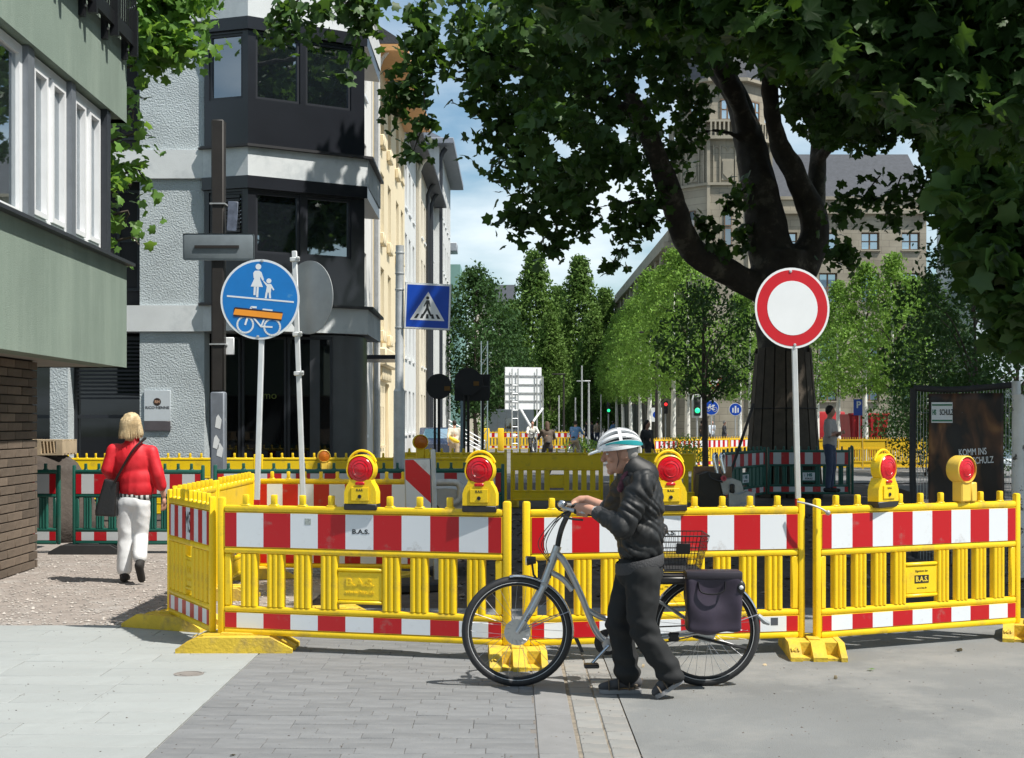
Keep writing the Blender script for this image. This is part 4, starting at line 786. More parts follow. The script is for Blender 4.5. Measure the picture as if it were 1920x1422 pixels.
def on(p0, p1, x): # point of a barrier top rail under photo column x
    k = (x - 960) / F; d0, d1 = Vector(p0), Vector(p1); u = (k * d0.y - d0.x) / ((d1.x - d0.x) - k * (d1.y - d0.y)); q = d0.lerp(d1, u); return Vector((q.x, q.y, 1.095))
rA = math.atan2(pA1[1] - pA0[1], pA1[0] - pA0[0]); rB = math.atan2(pB1[1] - pB0[1], pB1[0] - pB0[0]); rC = math.atan2(pC1[1] - pC0[1], pC1[0] - pC0[0])
lamp(on(pA0, pA1, 679), rA + .05, 'red warning lamp nearest the two round signs', lg); lamp(on(pA0, pA1, 901), rA + .08, 'red warning lamp left of the man, above the front wheel', lg)
lamp(on(pB0, pB1, 1254), rB - .05, 'red warning lamp just behind the back of the man', lg); lamp(on(pC0, pC1, 1656), rC + .25, 'red warning lamp right of the red ringed sign', lg)
lamp(on(pC0, pC1, 1803) - Vector((0, 0, .01)), rC + .15, 'round cream housed red lamp before the dark banner', lg, body=M_ycre, deep=True)
og = 'orange warning lamps in the background'
lamp(P(607, 872, 24.85) - Vector((0, 0, .1)), .3, 'orange warning lamp in shade left of the crossing pole', og, M_oran, M_ycre, True); lamp(P(788, 858, 20.6) - Vector((0, 0, .03)), .2, 'orange warning lamp above the striped hazard board', og, M_oran, M_yel, True)
# ------------------------------------------------------------------ signs and poles
M_blue = pmat('sign_blue', (0.005, 0.17, 0.50), 0.3, var=.08, vscale=6, dirt=(.12, .33, .55), dscale=7, dpos=(.62, .8)); M_blue2 = pmat('crossing_blue', (0.006, 0.06, 0.42), .3, var=.05)
M_swhite = pmat('sign_white', (0.72, 0.74, 0.75), 0.35, var=.04, vscale=4); M_sred = pmat('sign_red', (0.50, 0.006, 0.014), 0.35, var=.07, vscale=10, dirt=(.75, .62, .6), dscale=12, dpos=(.70, .74))
M_galv = pmat('galvanised_steel', (0.47, 0.49, 0.50), 0.5, 0.45, var=.15, vscale=9); M_gback = pmat('grey_sign_back', (0.34, 0.355, 0.36), .55, .4, var=.12, vscale=5); M_polew = pmat('pale_pole', (.60, .62, .62), .5, .2, var=.1, vscale=8)
M_orng = pmat('orange_tape', (.85, .30, .02), .5, var=.06); M_dpole = pmat('dark_pole', (.022, .019, .017), .6, var=.3, vscale=5); M_gpole = pmat('worn_grey_pole', (.16, .18, .21), .6, var=.25, vscale=4, dirt=(.4, .42, .42), dscale=5, dpos=(.63, .72))
def disc(r0, r1, y0, y1, n=48):
    """flat disc (r0=0) or ring facing -y"""
    m = MB(); m.lathe([(r1, y0), (r1, y1), (max(r0, 0), y1)] if r0 <= 0 else [(r1, y0), (r1, y1), (r0, y1), (r0, y0)], n, (0, 0, 0), RX); return m
def flat(pts, y, t=.0012): return MB().prism([(a, y, b) for a, b in pts], (0, -t, 0))
def stroke(pts, w_, y, t=.0012):
    m = MB()
    for (a, b), (c_, d) in zip(pts[:-1], pts[1:]):
        L = math.hypot(c_ - a, d - b); nx, nz = -(d - b) / L * w_ / 2, (c_ - a) / L * w_ / 2; ex, ez = (c_ - a) / L * w_ * .2, (d - b) / L * w_ * .2
        m.prism([(a - ex + nx, y, b - ez + nz), (c_ + ex + nx, y, d + ez + nz), (c_ + ex - nx, y, d + ez - nz), (a - ex - nx, y, b - ez - nz)], (0, -t, 0))
    return m
def circ(cx, cz, r, y, t=.0012, n=20): return flat([(cx + r * math.cos(2 * math.pi * i / n), cz + r * math.sin(2 * math.pi * i / n)) for i in range(n)], y, t)
def ring(cx, cz, r, w_, y): return stroke([(cx + r * math.cos(2 * math.pi * i / 22), cz + r * math.sin(2 * math.pi * i / 22)) for i in range(23)], w_, y)
def bikepic(s, cx, cz, y, w_=.05):
    m = MB(); k = lambda a, b: (cx + a * s, cz + b * s)
    m.join(ring(*k(-.5, -.2), .3 * s, w_ * s * 1.1, y)); m.join(ring(*k(.52, -.24), .3 * s, w_ * s * 1.1, y - .0002))
    m.join(stroke([k(-.5, -.2), k(-.36, .32), k(-.30, .46), k(-.12, .46)], w_ * s * 1.2, y - .0004)); m.join(stroke([k(-.38, .24), k(.26, .22)], w_ * s * 1.2, y - .0006)); m.join(stroke([k(.32, .36), k(.1, -.24), k(.52, -.24)], w_ * s, y - .0008)); m.join(stroke([k(.14, .38), k(.48, .36)], w_ * s * 1.5, y - .001)); m.join(stroke([k(.1, -.24), k(-.36, .24)], w_ * s, y - .0012)); return m
def signpost(name, label, base, top, tiltx, r=.02, sq=True, bands=True, rz=0.0):
    t = thing(name, label, 'sign', base, rz); t.rotation_euler = (0, tiltx, rz)
    MB().bx(-r, r, -r, r, 0, top, .004).build('pole', M_polew, t)
    if bands:
        for k, z in enumerate((.86, 1.02)): MB().bx(-r - .0015, r + .0015, -r - .0015, r + .0015, z, z + .08).build('red_band', M_sred, t)
    return t
# blue shared path sign
Y1 = 11.2; b1 = P(474, 790, Y1); b1.z = 0
t = signpost('shared_path_sign', 'round blue pedestrian and cycle sign with orange tape over the bicycle', b1, 2.9, math.radians(1.7)); cz = 2.655; rr = .312
pf = thing('x', None, None); pf.parent = t; pf.name = 'sign_face'; pf.location = (-.018, -.026, cz); pf.rotation_euler = (0, math.radians(1.5), math.radians(-4))
for nm, m, mt in (('plate', disc(0, rr, -.004, 0), M_gback), ('border', disc(0, rr, .0003, .0015), M_swhite), ('field', disc(0, rr * .945, .0016, .003), M_blue)): m.build(nm, mt, pf)
y0 = -.0031; S = rr / .5                                                      # pictogram drawn in units of the sign (0.5 = radius)
def q(*pts): return [(a * S, b * S) for a, b in pts]
m = MB(); m.join(circ(-.042 * S, .405 * S, .036 * S, y0)); m.join(flat(q((-.083, .352), (-.03, .358), (.0, .34), (.038, .245), (.02, .232), (-.012, .285), (-.012, .25), (.03, .155), (-.125, .155), (-.085, .255), (-.095, .265), (-.102, .325)), y0)); m.join(stroke(q((-.072, .155), (-.072, .055)), .026 * S, y0)); m.join(stroke(q((-.036, .155), (-.036, .03)), .026 * S, y0))
m.join(circ(.10 * S, .235 * S, .031 * S, y0)); m.join(flat(q((.03, .24), (.045, .225), (.085, .195), (.13, .198), (.175, .13), (.163, .118), (.135, .15), (.133, .09), (.07, .09), (.078, .165), (.03, .222)), y0 - .0002)); m.join(stroke(q((.08, .09), (.072, .022)), .024 * S, y0)); m.join(stroke(q((.118, .09), (.127, .024)), .024 * S, y0)); m.join(stroke(q((-.415, .022), (.425, -.012)), .02 * S, y0))
m.join(bikepic(.335 * S, .0, -.255 * S, y0, .06)); m.build('pictogram', M_swhite, pf)
flat(q((-.32, -.122), (-.30, -.112), (.295, -.145), (.285, -.252), (-.32, -.228)), -.0052, .0015).build('tape_edge', pmat('tape_black', (.03, .012, .012), .5), pf); flat(q((-.325, -.205), (-.305, -.133), (.30, -.162), (.285, -.235)), -.0068, .0012).build('tape', M_orng, pf)
for z in (.30, -.29): MB().lathe([(.012, 0), (.012, .006), (0, .009)], 10, (0, -.003, z), RX).build('bolt', M_galv, pf)
# leaning sign seen from behind
Y2 = 11.75; b2 = P(577, 790, Y2); b2.z = 0
t = signpost('turned_round_sign', 'round sign seen from its grey back on a pale leaning post', b2, 3.1, math.radians(-2.0), bands=False)
d_ = disc(0, .30, -.003, .003); o = d_.build('plate', M_gback, t); o.location = (.10, .03, 2.72); o.rotation_euler = (0, 0, math.radians(-42))
for z in (2.42, 3.03, 2.10): m = MB().box((0, 0, z), (.075, .06, .035), None, .006); m.box((.03, -.02, z + .01), (.025, .05, .02), None, .004); m.build('clamp', M_polew, t)
# red ring sign
Y3 = 11.35; b3 = P(1503, 790, Y3); b3.z = 0
t = signpost('closed_road_sign', 'round white sign with red ring on a square post', b3, 2.86, math.radians(-1.45)); pf = thing('x', None, None); pf.parent = t; pf.name = 'sign_face'; pf.location = (-.012, -.026, 2.60); pf.rotation_euler = (0, math.radians(-2), math.radians(14))
for nm, m, mt in (('plate', disc(0, .318, -.004, 0), M_gback), ('border', disc(0, .318, .0003, .0015), M_swhite), ('red_ring', disc(0, .300, .0016, .003), M_sred), ('white_centre', disc(0, .214, .0031, .0045), M_swhite)): m.build(nm, mt, pf)
for z in (.29, -.29): MB().lathe([(.012, 0), (.012, .006), (0, .009)], 10, (0, -.003, z), RX).build('bolt', M_galv, pf)
# zebra crossing sign on thick pole
Y4 = 19.6; b4 = P(748, 790, Y4); b4.z = 0
t = thing('crossing_sign', 'square blue zebra crossing sign on a thick grey pole', 'sign', b4); t.rotation_euler = (0, math.radians(.15), 0)
MB().cyl((0, 0, 0), (0, 0, 2.12), .078, n=20).build('pole_foot', M_galv, t); MB().tube([(0, 0, 2.12), (0, 0, 2.16), (0, 0, 4.10)], [.076, .058, .056], 20).build('pole', M_galv, t)
for z in (4.0, 3.72, 3.50, 2.98): MB().lathe([(.062, -.012), (.066, 0), (.062, .012)], 20, (0, 0, z)).build('clamp', M_galv, t)
pf = thing('x', None, None); pf.parent = t; pf.name = 'sign_face'; pf.location = (.385, -.03, 3.27); pf.rotation_euler = (0, math.radians(2), math.radians(8)); w4 = .315
MB().box((0, .006, 0), (2 * w4, .012, 2 * w4), Matrix.Rotation(0, 3, 'X'), .004).build('plate', M_galv, pf); MB().bx(-w4 + .008, w4 - .008, -.0025, -.0005, -w4 + .008, w4 - .008).build('border', M_swhite, pf); MB().bx(-w4 + .028, w4 - .028, -.0045, -.003, -w4 + .028, w4 - .028).build('field', M_blue2, pf)
flat([(0, .20), (-.235, -.19), (.235, -.19)], -.0048).build('triangle', M_swhite, pf)
m = MB(); m.join(circ(-.005, .115, .022, -.0062)); m.join(flat([(-.02, .085), (.02, .085), (.038, .0), (.026, -.005), (.012, .04), (.012, -.02), (.06, -.13), (.035, -.135), (-.004, -.055), (-.055, -.14), (-.08, -.135), (-.022, -.02), (-.022, .035), (-.045, -.005), (-.058, .0)], -.0062))
for k in range(5): x = -.16 + k * .08; m.join(flat([(x - .022, -.165), (x + .018, -.165), (x * .78 + .014, -.105), (x * .78 - .016, -.105)], -.0060 - .0001 * k))
m.build('pictogram', pmat('sign_black', (.015, .018, .02), .5, var=0), pf)
# dark pole with sign backs
Y5 = 21.6; b5 = P(410, 790, Y5); b5.z = 0
t = thing('dark_sign_pole', 'dark square pole with sign backs and peeled posters before the corner house', 'pole', b5)
MB().bx(-.105, .105, -.105, .105, 0, 2.15, .02).build('pole_foot', M_gpole, t); MB().bx(-.095, .095, -.095, .095, 2.151, 6.22, .02).build('pole', M_dpole, t)
s = F / Y5
MB().bx((347 - 411) / s, (480 - 411) / s, -.125, -.10, H + (HZ - 490) / s, H + (HZ - 440) / s, .03, 3).build('sign_back', pmat('slate_sign_back', (.20, .235, .255), .5, .2), t); MB().bx(-.33, .33, -.15, -.126, 4.29, 4.33).build('bracket', M_dpole, t)
MB().box((.23, -.12, H + (HZ - 408) / s), (.15, .02, .44), Matrix.Rotation(.06, 3, 'Y'), .006).build('small_sign', pmat('small_sign_blue', (.12, .14, .19), .4, var=.4, vscale=9), t)
MB().bx(-.13, .21, .11, .14, H + (HZ - 665) / s, H + (HZ - 632) / s, .01).build('white_box', M_swhite, t)
for z in (4.30, 4.95, 2.85): MB().bx(-.115, .115, -.112, .112, z, z + .02).build('clamp', M_galv, t)
for k, (x, y) in enumerate(((413, 790), (409, 828), (416, 843))): p = (x - 411) / s; z = H + (HZ - y) / s; MB().prism([(p - .05, -.1065, z - .09), (p + .03, -.1065, z - .12), (p + .05, -.1065, z + .02), (p + .0, -.1065, z + .1), (p - .03, -.1065, z + .06)], (0, -.0015, 0)).build('poster_scrap', M_swhite, t)
# hazard board, leaning
Y6 = 14.6; p6 = P(789, 965, Y6); t = thing('hazard_board', 'red and white diagonal hazard board leaning inside the enclosure', 'sign', (p6.x, p6.y, 0)); t.rotation_euler = (0, math.radians(-1.5), math.radians(6))
MB().bx(-.135, .135, -.005, .02, .32, 1.33, .01).build('board', M_gback, t); s_ = MB().bx(-.125, .125, -.009, -.0055, .33, 1.32).build('stripe', stripemat('diagonal_red_white', (.58, .012, .02), (.6, .62, .64), .56, .12, axis='D'), t); MB().bx(.136, .185, -.02, .03, .0, 1.42, .006).build('post', M_galv, t); MB().bx(-.25, .3, -.3, .3, 0, .1, .02).build('rubber_base', M_blkr, t)
# pale concrete trough / bucket behind it with a bar
t = thing('excavator_bucket', 'pale smooth digger bucket with hooked lip beside the hazard board', 'bucket', (P(845, 790, 16.2).x, 16.2, 0)); M_buck = pmat('worn_bucket_steel', (.42, .41, .39), .5, .3, var=.2, vscale=3, dirt=(.22, .18, .15), dscale=2)
m = MB(); pr = curve([(-.42, .95), (.05, .97), (.2, .85), (.24, .6), (.12, .3), (-.2, .12), (-.5, .1)], 4); m.prism([(p[0], -.45, p[1]) for p in [(v.x, v.y) for v in pr]], (0, .9, 0)); m.build('shell', M_buck, t); MB().tube(curve([(-.5, -.47, 1.02), (.02, -.47, 1.04), (.12, -.47, 1.0), (.12, -.47, .86), (.04, -.47, .80)], 5), .04, 10).build('lip', M_buck, t); MB().cyl((-.28, -.6, .95), (.42, -.65, .15), .025).build('bar', M_dpole, t)
# ------------------------------------------------------------------ trees
M_bark = pmat('plane_bark', (0.055, 0.048, 0.038), 0.92, var=0.4, vscale=2.2, bump=1.3, bscale=7, bdetail=8, dirt=(0.13, 0.12, 0.09), dscale=2.2, dpos=(.54, .62))
M_lplane = pmat('plane_leaf', (0.045, 0.092, 0.025), 0.5, spec=.3, var=.1, vscale=1, island=.5, trans=((0.13, 0.26, 0.03), 0.25))
M_lnear = pmat('near_plane_leaf', (0.036, 0.078, 0.02), 0.5, spec=.25, var=.1, vscale=1, island=.6, trans=((0.12, 0.24, 0.025), 0.22))
M_lmaple = pmat('maple_leaf', (0.11, 0.22, 0.045), 0.4, var=.1, vscale=1, island=.3, trans=((0.3, 0.52, 0.06), 0.35))
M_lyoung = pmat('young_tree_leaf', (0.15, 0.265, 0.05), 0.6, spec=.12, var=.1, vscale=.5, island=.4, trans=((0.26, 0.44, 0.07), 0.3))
M_lfar = pmat('far_tree_leaf', (0.11, 0.185, 0.045), 0.65, spec=.1, var=.15, vscale=.3, island=.45, trans=((0.13, 0.24, 0.04), 0.25))
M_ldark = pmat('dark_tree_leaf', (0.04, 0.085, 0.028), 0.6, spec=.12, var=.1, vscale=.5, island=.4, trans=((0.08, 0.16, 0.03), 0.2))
M_lime = pmat('limewashed_bark', (0.72, 0.71, 0.66), 0.85, var=.15, vscale=8, dirt=(.4, .38, .33), dscale=6, dpos=(.6, .75), bump=.2); M_twig = pmat('twig_bark', (.07, .055, .042), .9, var=.2)
def cloud(c, r, n, flat=1.0):
    d = rng.normal(size=(n, 3)); d /= np.linalg.norm(d, axis=1)[:, None]; return np.asarray(c) + d * (rng.random(n) ** .45)[:, None] * r * np.array([1, 1, flat])
def spray(p0, p1, n, spread, sag=.15):
    """points of leaves along a twig from p0 to p1"""
    p0, p1 = np.array(p0), np.array(p1); u = rng.random(n) ** .8; L = np.linalg.norm(p1 - p0); q = p0 + (p1 - p0) * u[:, None]; q[:, 2] -= sag * L * u * (1 - u) * -1.0
    return q + rng.normal(size=(n, 3)) * spread
# ---- the big plane tree
TY = 33.0; tb = P(1468, 790, TY); tb.z = 0
pt = thing('plane_tree', 'huge plane tree with boarded trunk and spreading dark limbs', 'tree', tb)
pts_all = []; szs = []
tr = MB(); limbs = []
def TL(pix, rs, Y, n=12):
    """limb through photo pixels; each entry (x, y, depth)"""
    c = [P(x, y, yy) for x, y, yy in pix]; limbs.append(c); tubec(tr, [p - tb for p in c], rs, n, 6)
tubec(tr, [Vector((0, 0, -.1)), Vector((0, 0, 2.2)), P(1466, 560, TY) - tb, P(1468, 470, TY) - tb], [.78, .62, .56, .62], 20)
TL([(1440, 545, 33), (1372, 515, 32.6), (1300, 470, 32), (1266, 395, 31.4), (1235, 300, 31), (1195, 210, 30.6), (1140, 120, 30), (1060, 30, 29)], [.36, .33, .29, .27, .24, .19, .14, .08], 33)
TL([(1452, 500, 33), (1432, 400, 33.2), (1408, 280, 33.5), (1380, 180, 33.8), (1330, 110, 34), (1290, 40, 34), (1270, -60, 34)], [.56, .46, .38, .28, .22, .18, .12], 33)
TL([(1408, 260, 33.5), (1370, 160, 32.5), (1310, 60, 31), (1250, -60, 29)], [.26, .22, .18, .12], 33)
TL([(1500, 510, 33), (1528, 430, 33.2), (1492, 330, 33), (1455, 250, 32.6), (1440, 120, 31.5), (1440, -80, 30)], [.42, .36, .27, .22, .17, .1], 33)
TL([(1520, 440, 33.3), (1532, 330, 34), (1540, 200, 34.5), (1560, 50, 35)], [.26, .22, .16, .1], 33)
TL([(1535, 300, 34), (1600, 230, 32.5), (1690, 200, 30.8), (1800, 180, 29)], [.14, .12, .09, .05], 33)
TL([(1195, 215, 30.6), (1120, 180, 29), (1010, 150, 27.5), (900, 90, 26)], [.13, .10, .07, .03], 33)
TL([(1060, 30, 29), (940, -40, 27), (820, -60, 25.5), (690, -30, 24.5)], [.10, .08, .06, .03], 33)
TL([(1266, 395, 31.4), (1190, 380, 30.5), (1120, 390, 29.8), (1040, 420, 29)], [.10, .07, .05, .02], 33)
TL([(1404, 265, 33.4), (1340, 245, 32.8), (1270, 270, 32), (1230, 290, 31.6)], [.07, .05, .04, .02], 33)
o = link('trunk', remesh(tr, 'trunk', .055, 5, lambda v: .05 * mnoise.noise(v * 1.3) + .025 * mnoise.noise(Vector((v.x * 5, v.y * 5, v.z * 2)))), pt); o.data.materials.append(M_bark)
# hanging sprays and leafy boughs, placed along twigs; (from, to, leaves, spread)
SP = [((800, -20, 25.5), (785, 120, 25.5), 150, .16), ((785, 110, 25.5), (740, 215, 25.6), 130, .17), ((790, 120, 25.5), (800, 250, 25.3), 60, .13), ((800, 225, 25.3), (770, 300, 25.3), 70, .15), ((770, 40, 25.5), (800, 90, 25.6), 70, .2), ((830, 80, 25.6), (815, 130, 25.5), 30, .1), ((735, 170, 25.5), (725, 215, 25.5), 40, .12),
      ((700, -20, 24.5), (620, 30, 24.2), 110, .22), ((620, -10, 24.4), (540, 60, 24), 120, .2), ((690, 0, 24.5), (655, 150, 24.3), 70, .12), ((560, 0, 24), (505, 50, 24), 60, .15), ((660, -20, 24.3), (690, 60, 24.4), 60, .18), ((845, 190, 26), (850, 195, 26), 4, .05),
      ((905, 60, 26), (860, 120, 26), 90, .18), ((930, 120, 26.5), (890, 205, 26.4), 110, .18), ((980, 190, 27), (910, 285, 27), 150, .22), ((1010, 250, 27.5), (945, 345, 27.3), 150, .2), ((1060, 330, 28), (960, 430, 27.6), 200, .2), ((1050, 400, 28), (1030, 485, 28), 70, .14), ((1090, 380, 28.5), (1095, 440, 28.4), 60, .14), ((1160, 380, 29.5), (1170, 450, 29.5), 50, .13), ((1170, 460, 29.5), (1140, 512, 29.4), 40, .12), ((1130, 300, 29), (1080, 400, 28.8), 110, .2), ((1200, 390, 30.5), (1215, 430, 30.4), 70, .2), ((1250, 330, 31), (1180, 420, 30.8), 120, .22),
      ((1300, 250, 32), (1250, 300, 31.5), 120, .25), ((1330, 160, 32), (1290, 240, 31.8), 110, .22), ((1300, 400, 31.8), (1360, 480, 31.5), 60, .12), ((1400, 350, 32.8), (1360, 400, 32.5), 60, .15), ((1400, 420, 32.8), (1390, 470, 32.8), 40, .12), ((1650, 330, 31), (1600, 400, 30.8), 60, .2), ((1690, 330, 30.5), (1655, 430, 30.4), 50, .18), ((1620, 370, 31), (1560, 420, 31), 60, .2), ((1740, 330, 30), (1710, 400, 30), 60, .2), ((1560, 470, 32), (1600, 490, 31.6), 70, .16)]
tw_ = MB()
for a, b, n, sp in SP:
    p, q = P(*a), P(*b); pts_all.append(spray(p, q, int(n * (.7 if a[0] < 860 else 1.1)), sp)); tubec(tw_, [p - tb, (p + q) / 2 - tb + Vector((0, 0, .05)), q - tb], [.018, .012, .005], 5, 4)
poly = [(862, -60), (870, 90), (905, 150), (930, 240), (990, 300), (1010, 360), (1080, 380), (1130, 320), (1190, 330), (1230, 250), (1270, 200), (1300, 110), (1400, 140), (1480, 150), (1520, 230), (1600, 260), (1690, 255), (1760, 300), (1800, 400), (1900, 450), (1960, 300), (1960, -60)]
for x, y in polysample(poly, 400):
    Y = random.uniform(25.5, 33) - (2 if x < 1150 else 0); c = P(x, y, Y); pts_all.append(cloud(c, random.uniform(.3, .55), random.randint(22, 40), .7))
for x, y in polysample([(1480, 60), (1720, 60), (1720, 240), (1620, 270), (1540, 265), (1490, 225)], 130): c = P(x, y, random.uniform(27, 33)); pts_all.append(cloud(c, random.uniform(.3, .5), random.randint(24, 40), .7))
for x, y in polysample([(1740, 240), (1960, 300), (1960, 620), (1870, 580), (1820, 480), (1770, 380)], 120): c = P(x, y, random.uniform(26, 31)); pts_all.append(cloud(c, random.uniform(.3, .5), random.randint(24, 40), .7))
n_in = sum(len(q) for q in pts_all)
for k in range(1500):                                                # unseen rest of the crown above the frame, thickened and clipped for shade
    a = random.uniform(0, 6.28); rr_ = 11.5 * math.sqrt(random.random()); z = 9 + 12 * random.random(); x = tb.x + .5 + rr_ * math.cos(a) * (1 - ((z - 13) / 14) ** 2 * .6); y = tb.y + rr_ * math.sin(a) * .75
    c = Vector((x, y, z)); py = HZ - (z - H) / y * F
    if py > -120 and abs(x / y * F + 960 - 1000) < 1000: continue
    if y < 22 or x - .546 * (z - 5) < -4.4: continue
    pts_all.append(cloud(c, random.uniform(.6, 1.0), random.randint(20, 32), .7))
tag(tw_.build('twigs', M_twig, pt), kind='stuff')
A = np.concatenate(pts_all) - np.array(tb)
tag(link('crown', leaf_mesh('crown', A, rng.uniform(.15, .25, len(A)) * np.where(np.arange(len(A)) < n_in, 1, 1.8), 'plane', M_lplane, .6, .6), pt), kind='stuff')
# protective boards strapped round the trunk
M_board = pmat('weathered_board', (.085, .068, .05), .9, var=.25, vscale=5, bump=.4, bscale=20, objr=.3)
for k in range(17):
    a = 2 * math.pi * k / 17; d0 = Vector((math.cos(a), math.sin(a), 0)); w0 = .125; R1, R2 = .86, .60; z1 = H + (HZ - 655) / F * TY + random.uniform(-.12, .08); sd = Vector((-d0.y, d0.x, 0))
    v = []
    for R, z, ww in ((R1, 0, w0 * 1.15), (R2, z1, w0 * .82)): c = d0 * R; v += [c - sd * ww + Zv * z, c + sd * ww + Zv * z, c + sd * ww + d0 * .035 + Zv * z, c - sd * ww + d0 * .035 + Zv * z]
    MB().add(v, [(0, 1, 2, 3), (7, 6, 5, 4), (0, 4, 5, 1), (1, 5, 6, 2), (2, 6, 7, 3), (3, 7, 4, 0)]).build('board', M_board, pt)
for z, R in ((1.0, .83), (2.0, .74)): MB().tube([(R * math.cos(t_) * 1.045 + 0, R * math.sin(t_) * 1.045, z) for t_ in [i * 2 * math.pi / 28 for i in range(28)]], .012, 6, closed=True).build('strap', M_blkr, pt)
# ---- near plane tree, trunk out of frame at right, low branches hanging into the picture
nb = Vector((5.6, 5.0, 0)); nt_ = thing('near_plane_tree', 'near plane tree whose dark low branches hang across the top right', 'tree', nb)
m = MB(); tubec(m, [(0, 0, -.1), (-.05, 0, 1.5), (-.1, .05, 3.2), (-.2, .1, 5.5)], [.42, .34, .30, .25], 16)
nl = []; NB = [[(5.4, 5.05, 3.1), (4.4, 5.3, 3.5), (3.2, 5.45, 3.6), (2.0, 5.45, 3.55), (.7, 5.4, 3.55), (-.1, 5.3, 3.6)], [(5.4, 5.05, 3.3), (4.2, 5.2, 4.2), (2.6, 5.3, 4.5), (.8, 5.2, 4.4)], [(5.4, 5.1, 2.8), (4.4, 5.5, 3.1), (3.2, 5.7, 3.2), (2.5, 5.75, 3.15)], [(5.4, 5.1, 2.9), (4.2, 5.4, 3.2), (2.9, 5.6, 3.25), (1.9, 5.6, 3.35)], [(5.4, 5.1, 3.0), (4.0, 4.7, 3.5), (2.6, 4.6, 3.6), (1.4, 4.7, 3.5)]]
for br in NB: tubec(m, [Vector(p) - nb for p in br], [.10, .06, .04, .02, .012][:len(br)] if len(br) < 6 else [.11, .08, .05, .035, .02, .01], 8)
m.build('trunk', M_bark, nt_, ang=60)
npts = []
poly = [(1010, -80), (1060, 0), (1100, 60), (1190, 20), (1290, 50), (1420, 75), (1500, 110), (1600, 165), (1700, 190), (1800, 240), (1960, 300), (1960, -80)]
for x, y in polysample(poly, 520): npts.append(cloud(P(x, y, random.uniform(4.4, 5.7)), .12, random.randint(13, 20), .8))
for br in NB:
    c = curve(br, 8)
    for p in c[6:]: npts.append(cloud(p, .28, 10, .7))
k = 0
while k < 760:  # canopy above the camera, unseen and trimmed, put there for its shade
    x, y, z = random.uniform(-2.5, 9.5), random.uniform(-9, 5), random.uniform(4.9, 8.6)
    if y + .306 * z > 5.4: continue
    npts.append(cloud((x, y, z), .55, 16, .6)); k += 1
npts = np.concatenate(npts)
# leaves hanging into the open middle of the view are dropped
yy_ = np.maximum(npts[:, 1], .3); px = npts[:, 0] / yy_ * F + 960; py = HZ - (npts[:, 2] - H) / yy_ * F
ok = (npts[:, 1] < .3) | (~((py > 150) & (px < 1480)) & ~((py > 330) & (px < 1740)) & ~((py > 0) & (px < 1010))); npts = npts[ok]; px, py = px[ok], py[ok]
vis = np.where((npts[:, 1] > 2) & (px > 1000) & (px < 1920) & (py > 0) & (py < 700))[0]; order = vis[np.argsort(npts[vis, 1])]; big = order[:300]; rest = np.setdiff1d(np.arange(len(npts)), big)
hi = npts[rest, 2] > 4.8
cr = tag(link('crown', leaf_mesh('crown', npts[rest][~hi] - np.array(nb), rng.uniform(.045, .085, (~hi).sum()), 'hd', M_lnear, .6, .7), nt_), kind='stuff')
tag(link('upper_crown', leaf_mesh('upper_crown', npts[rest][hi] - np.array(nb), rng.uniform(.16, .28, hi.sum()), 'plane', M_lnear, .6, .7), nt_), kind='stuff')
lm_ = [leaf_mesh('leaf', [(0, 0, 0)], [s], 'hd', M_lnear, 2.5, .2) for s in (.065, .08, .095, .07)]
for i in big: o = link('leaf', random.choice(lm_), cr); o.location = Vector(npts[i]) - nb; o.rotation_euler = (random.gauss(0, .5) - .3, random.gauss(0, .5), random.uniform(0, 6.3))
# ---- plane tree out of frame at right, shading the excavation
sb = Vector((9.6, 16.5, 0)); st_ = thing('side_plane_tree', 'plane tree at the right edge, its lower leaves hanging above the banner', 'tree', sb)
m = MB(); tubec(m, [(0, 0, -.1), (-.1, 0, 2.5), (-.2, 0, 5), (-.3, 0, 8.5)], [.45, .36, .3, .15], 16); sp_ = []
for q in range(9):
    a = 2 * math.pi * q / 9; e = Vector((9.6 + 5.5 * math.cos(a) - 1.5, 16.8 + 3.8 * math.sin(a), random.uniform(7, 9))); tubec(m, [(-.2, 0, 4.5), (e - sb) * .5 + Vector((0, 0, 3)), e - sb], [.16, .1, .03], 7)
tubec(m, [(-.2, 0, 4.0), (-2.5, -.6, 5.0), (-4.4, -1.2, 4.7), (-5.1, -1.5, 4.2)], [.12, .08, .05, .015], 7); m.build('trunk', M_bark, st_, ang=60)
for k in range(1700): yq_ = random.uniform(10.5, 28); sp_.append(cloud((random.uniform(3.0, 13), yq_, random.uniform(7.2, 8.5 + .2 * yq_)), .6, 26, .6))
for x, y in polysample([(1760, 230), (1800, 420), (1850, 560), (1890, 640), (1990, 660), (1990, 220)], 170): sp_.append(cloud(P(x, y, random.uniform(13.5, 16)), .3, 22, .8))
sp_ = np.concatenate(sp_); ppx = sp_[:, 0] / sp_[:, 1] * F + 960; ppy = HZ - (sp_[:, 2] - H) / sp_[:, 1] * F; sp_ = sp_[(ppy < -10) | (ppx > 1700)]
tag(link('crown', leaf_mesh('crown', sp_ - np.array(sb), rng.uniform(.16, .26, len(sp_)) * np.where(sp_[:, 2] > 7, 1.5, 1), 'plane', M_lplane, .7, .5), st_), kind='stuff')
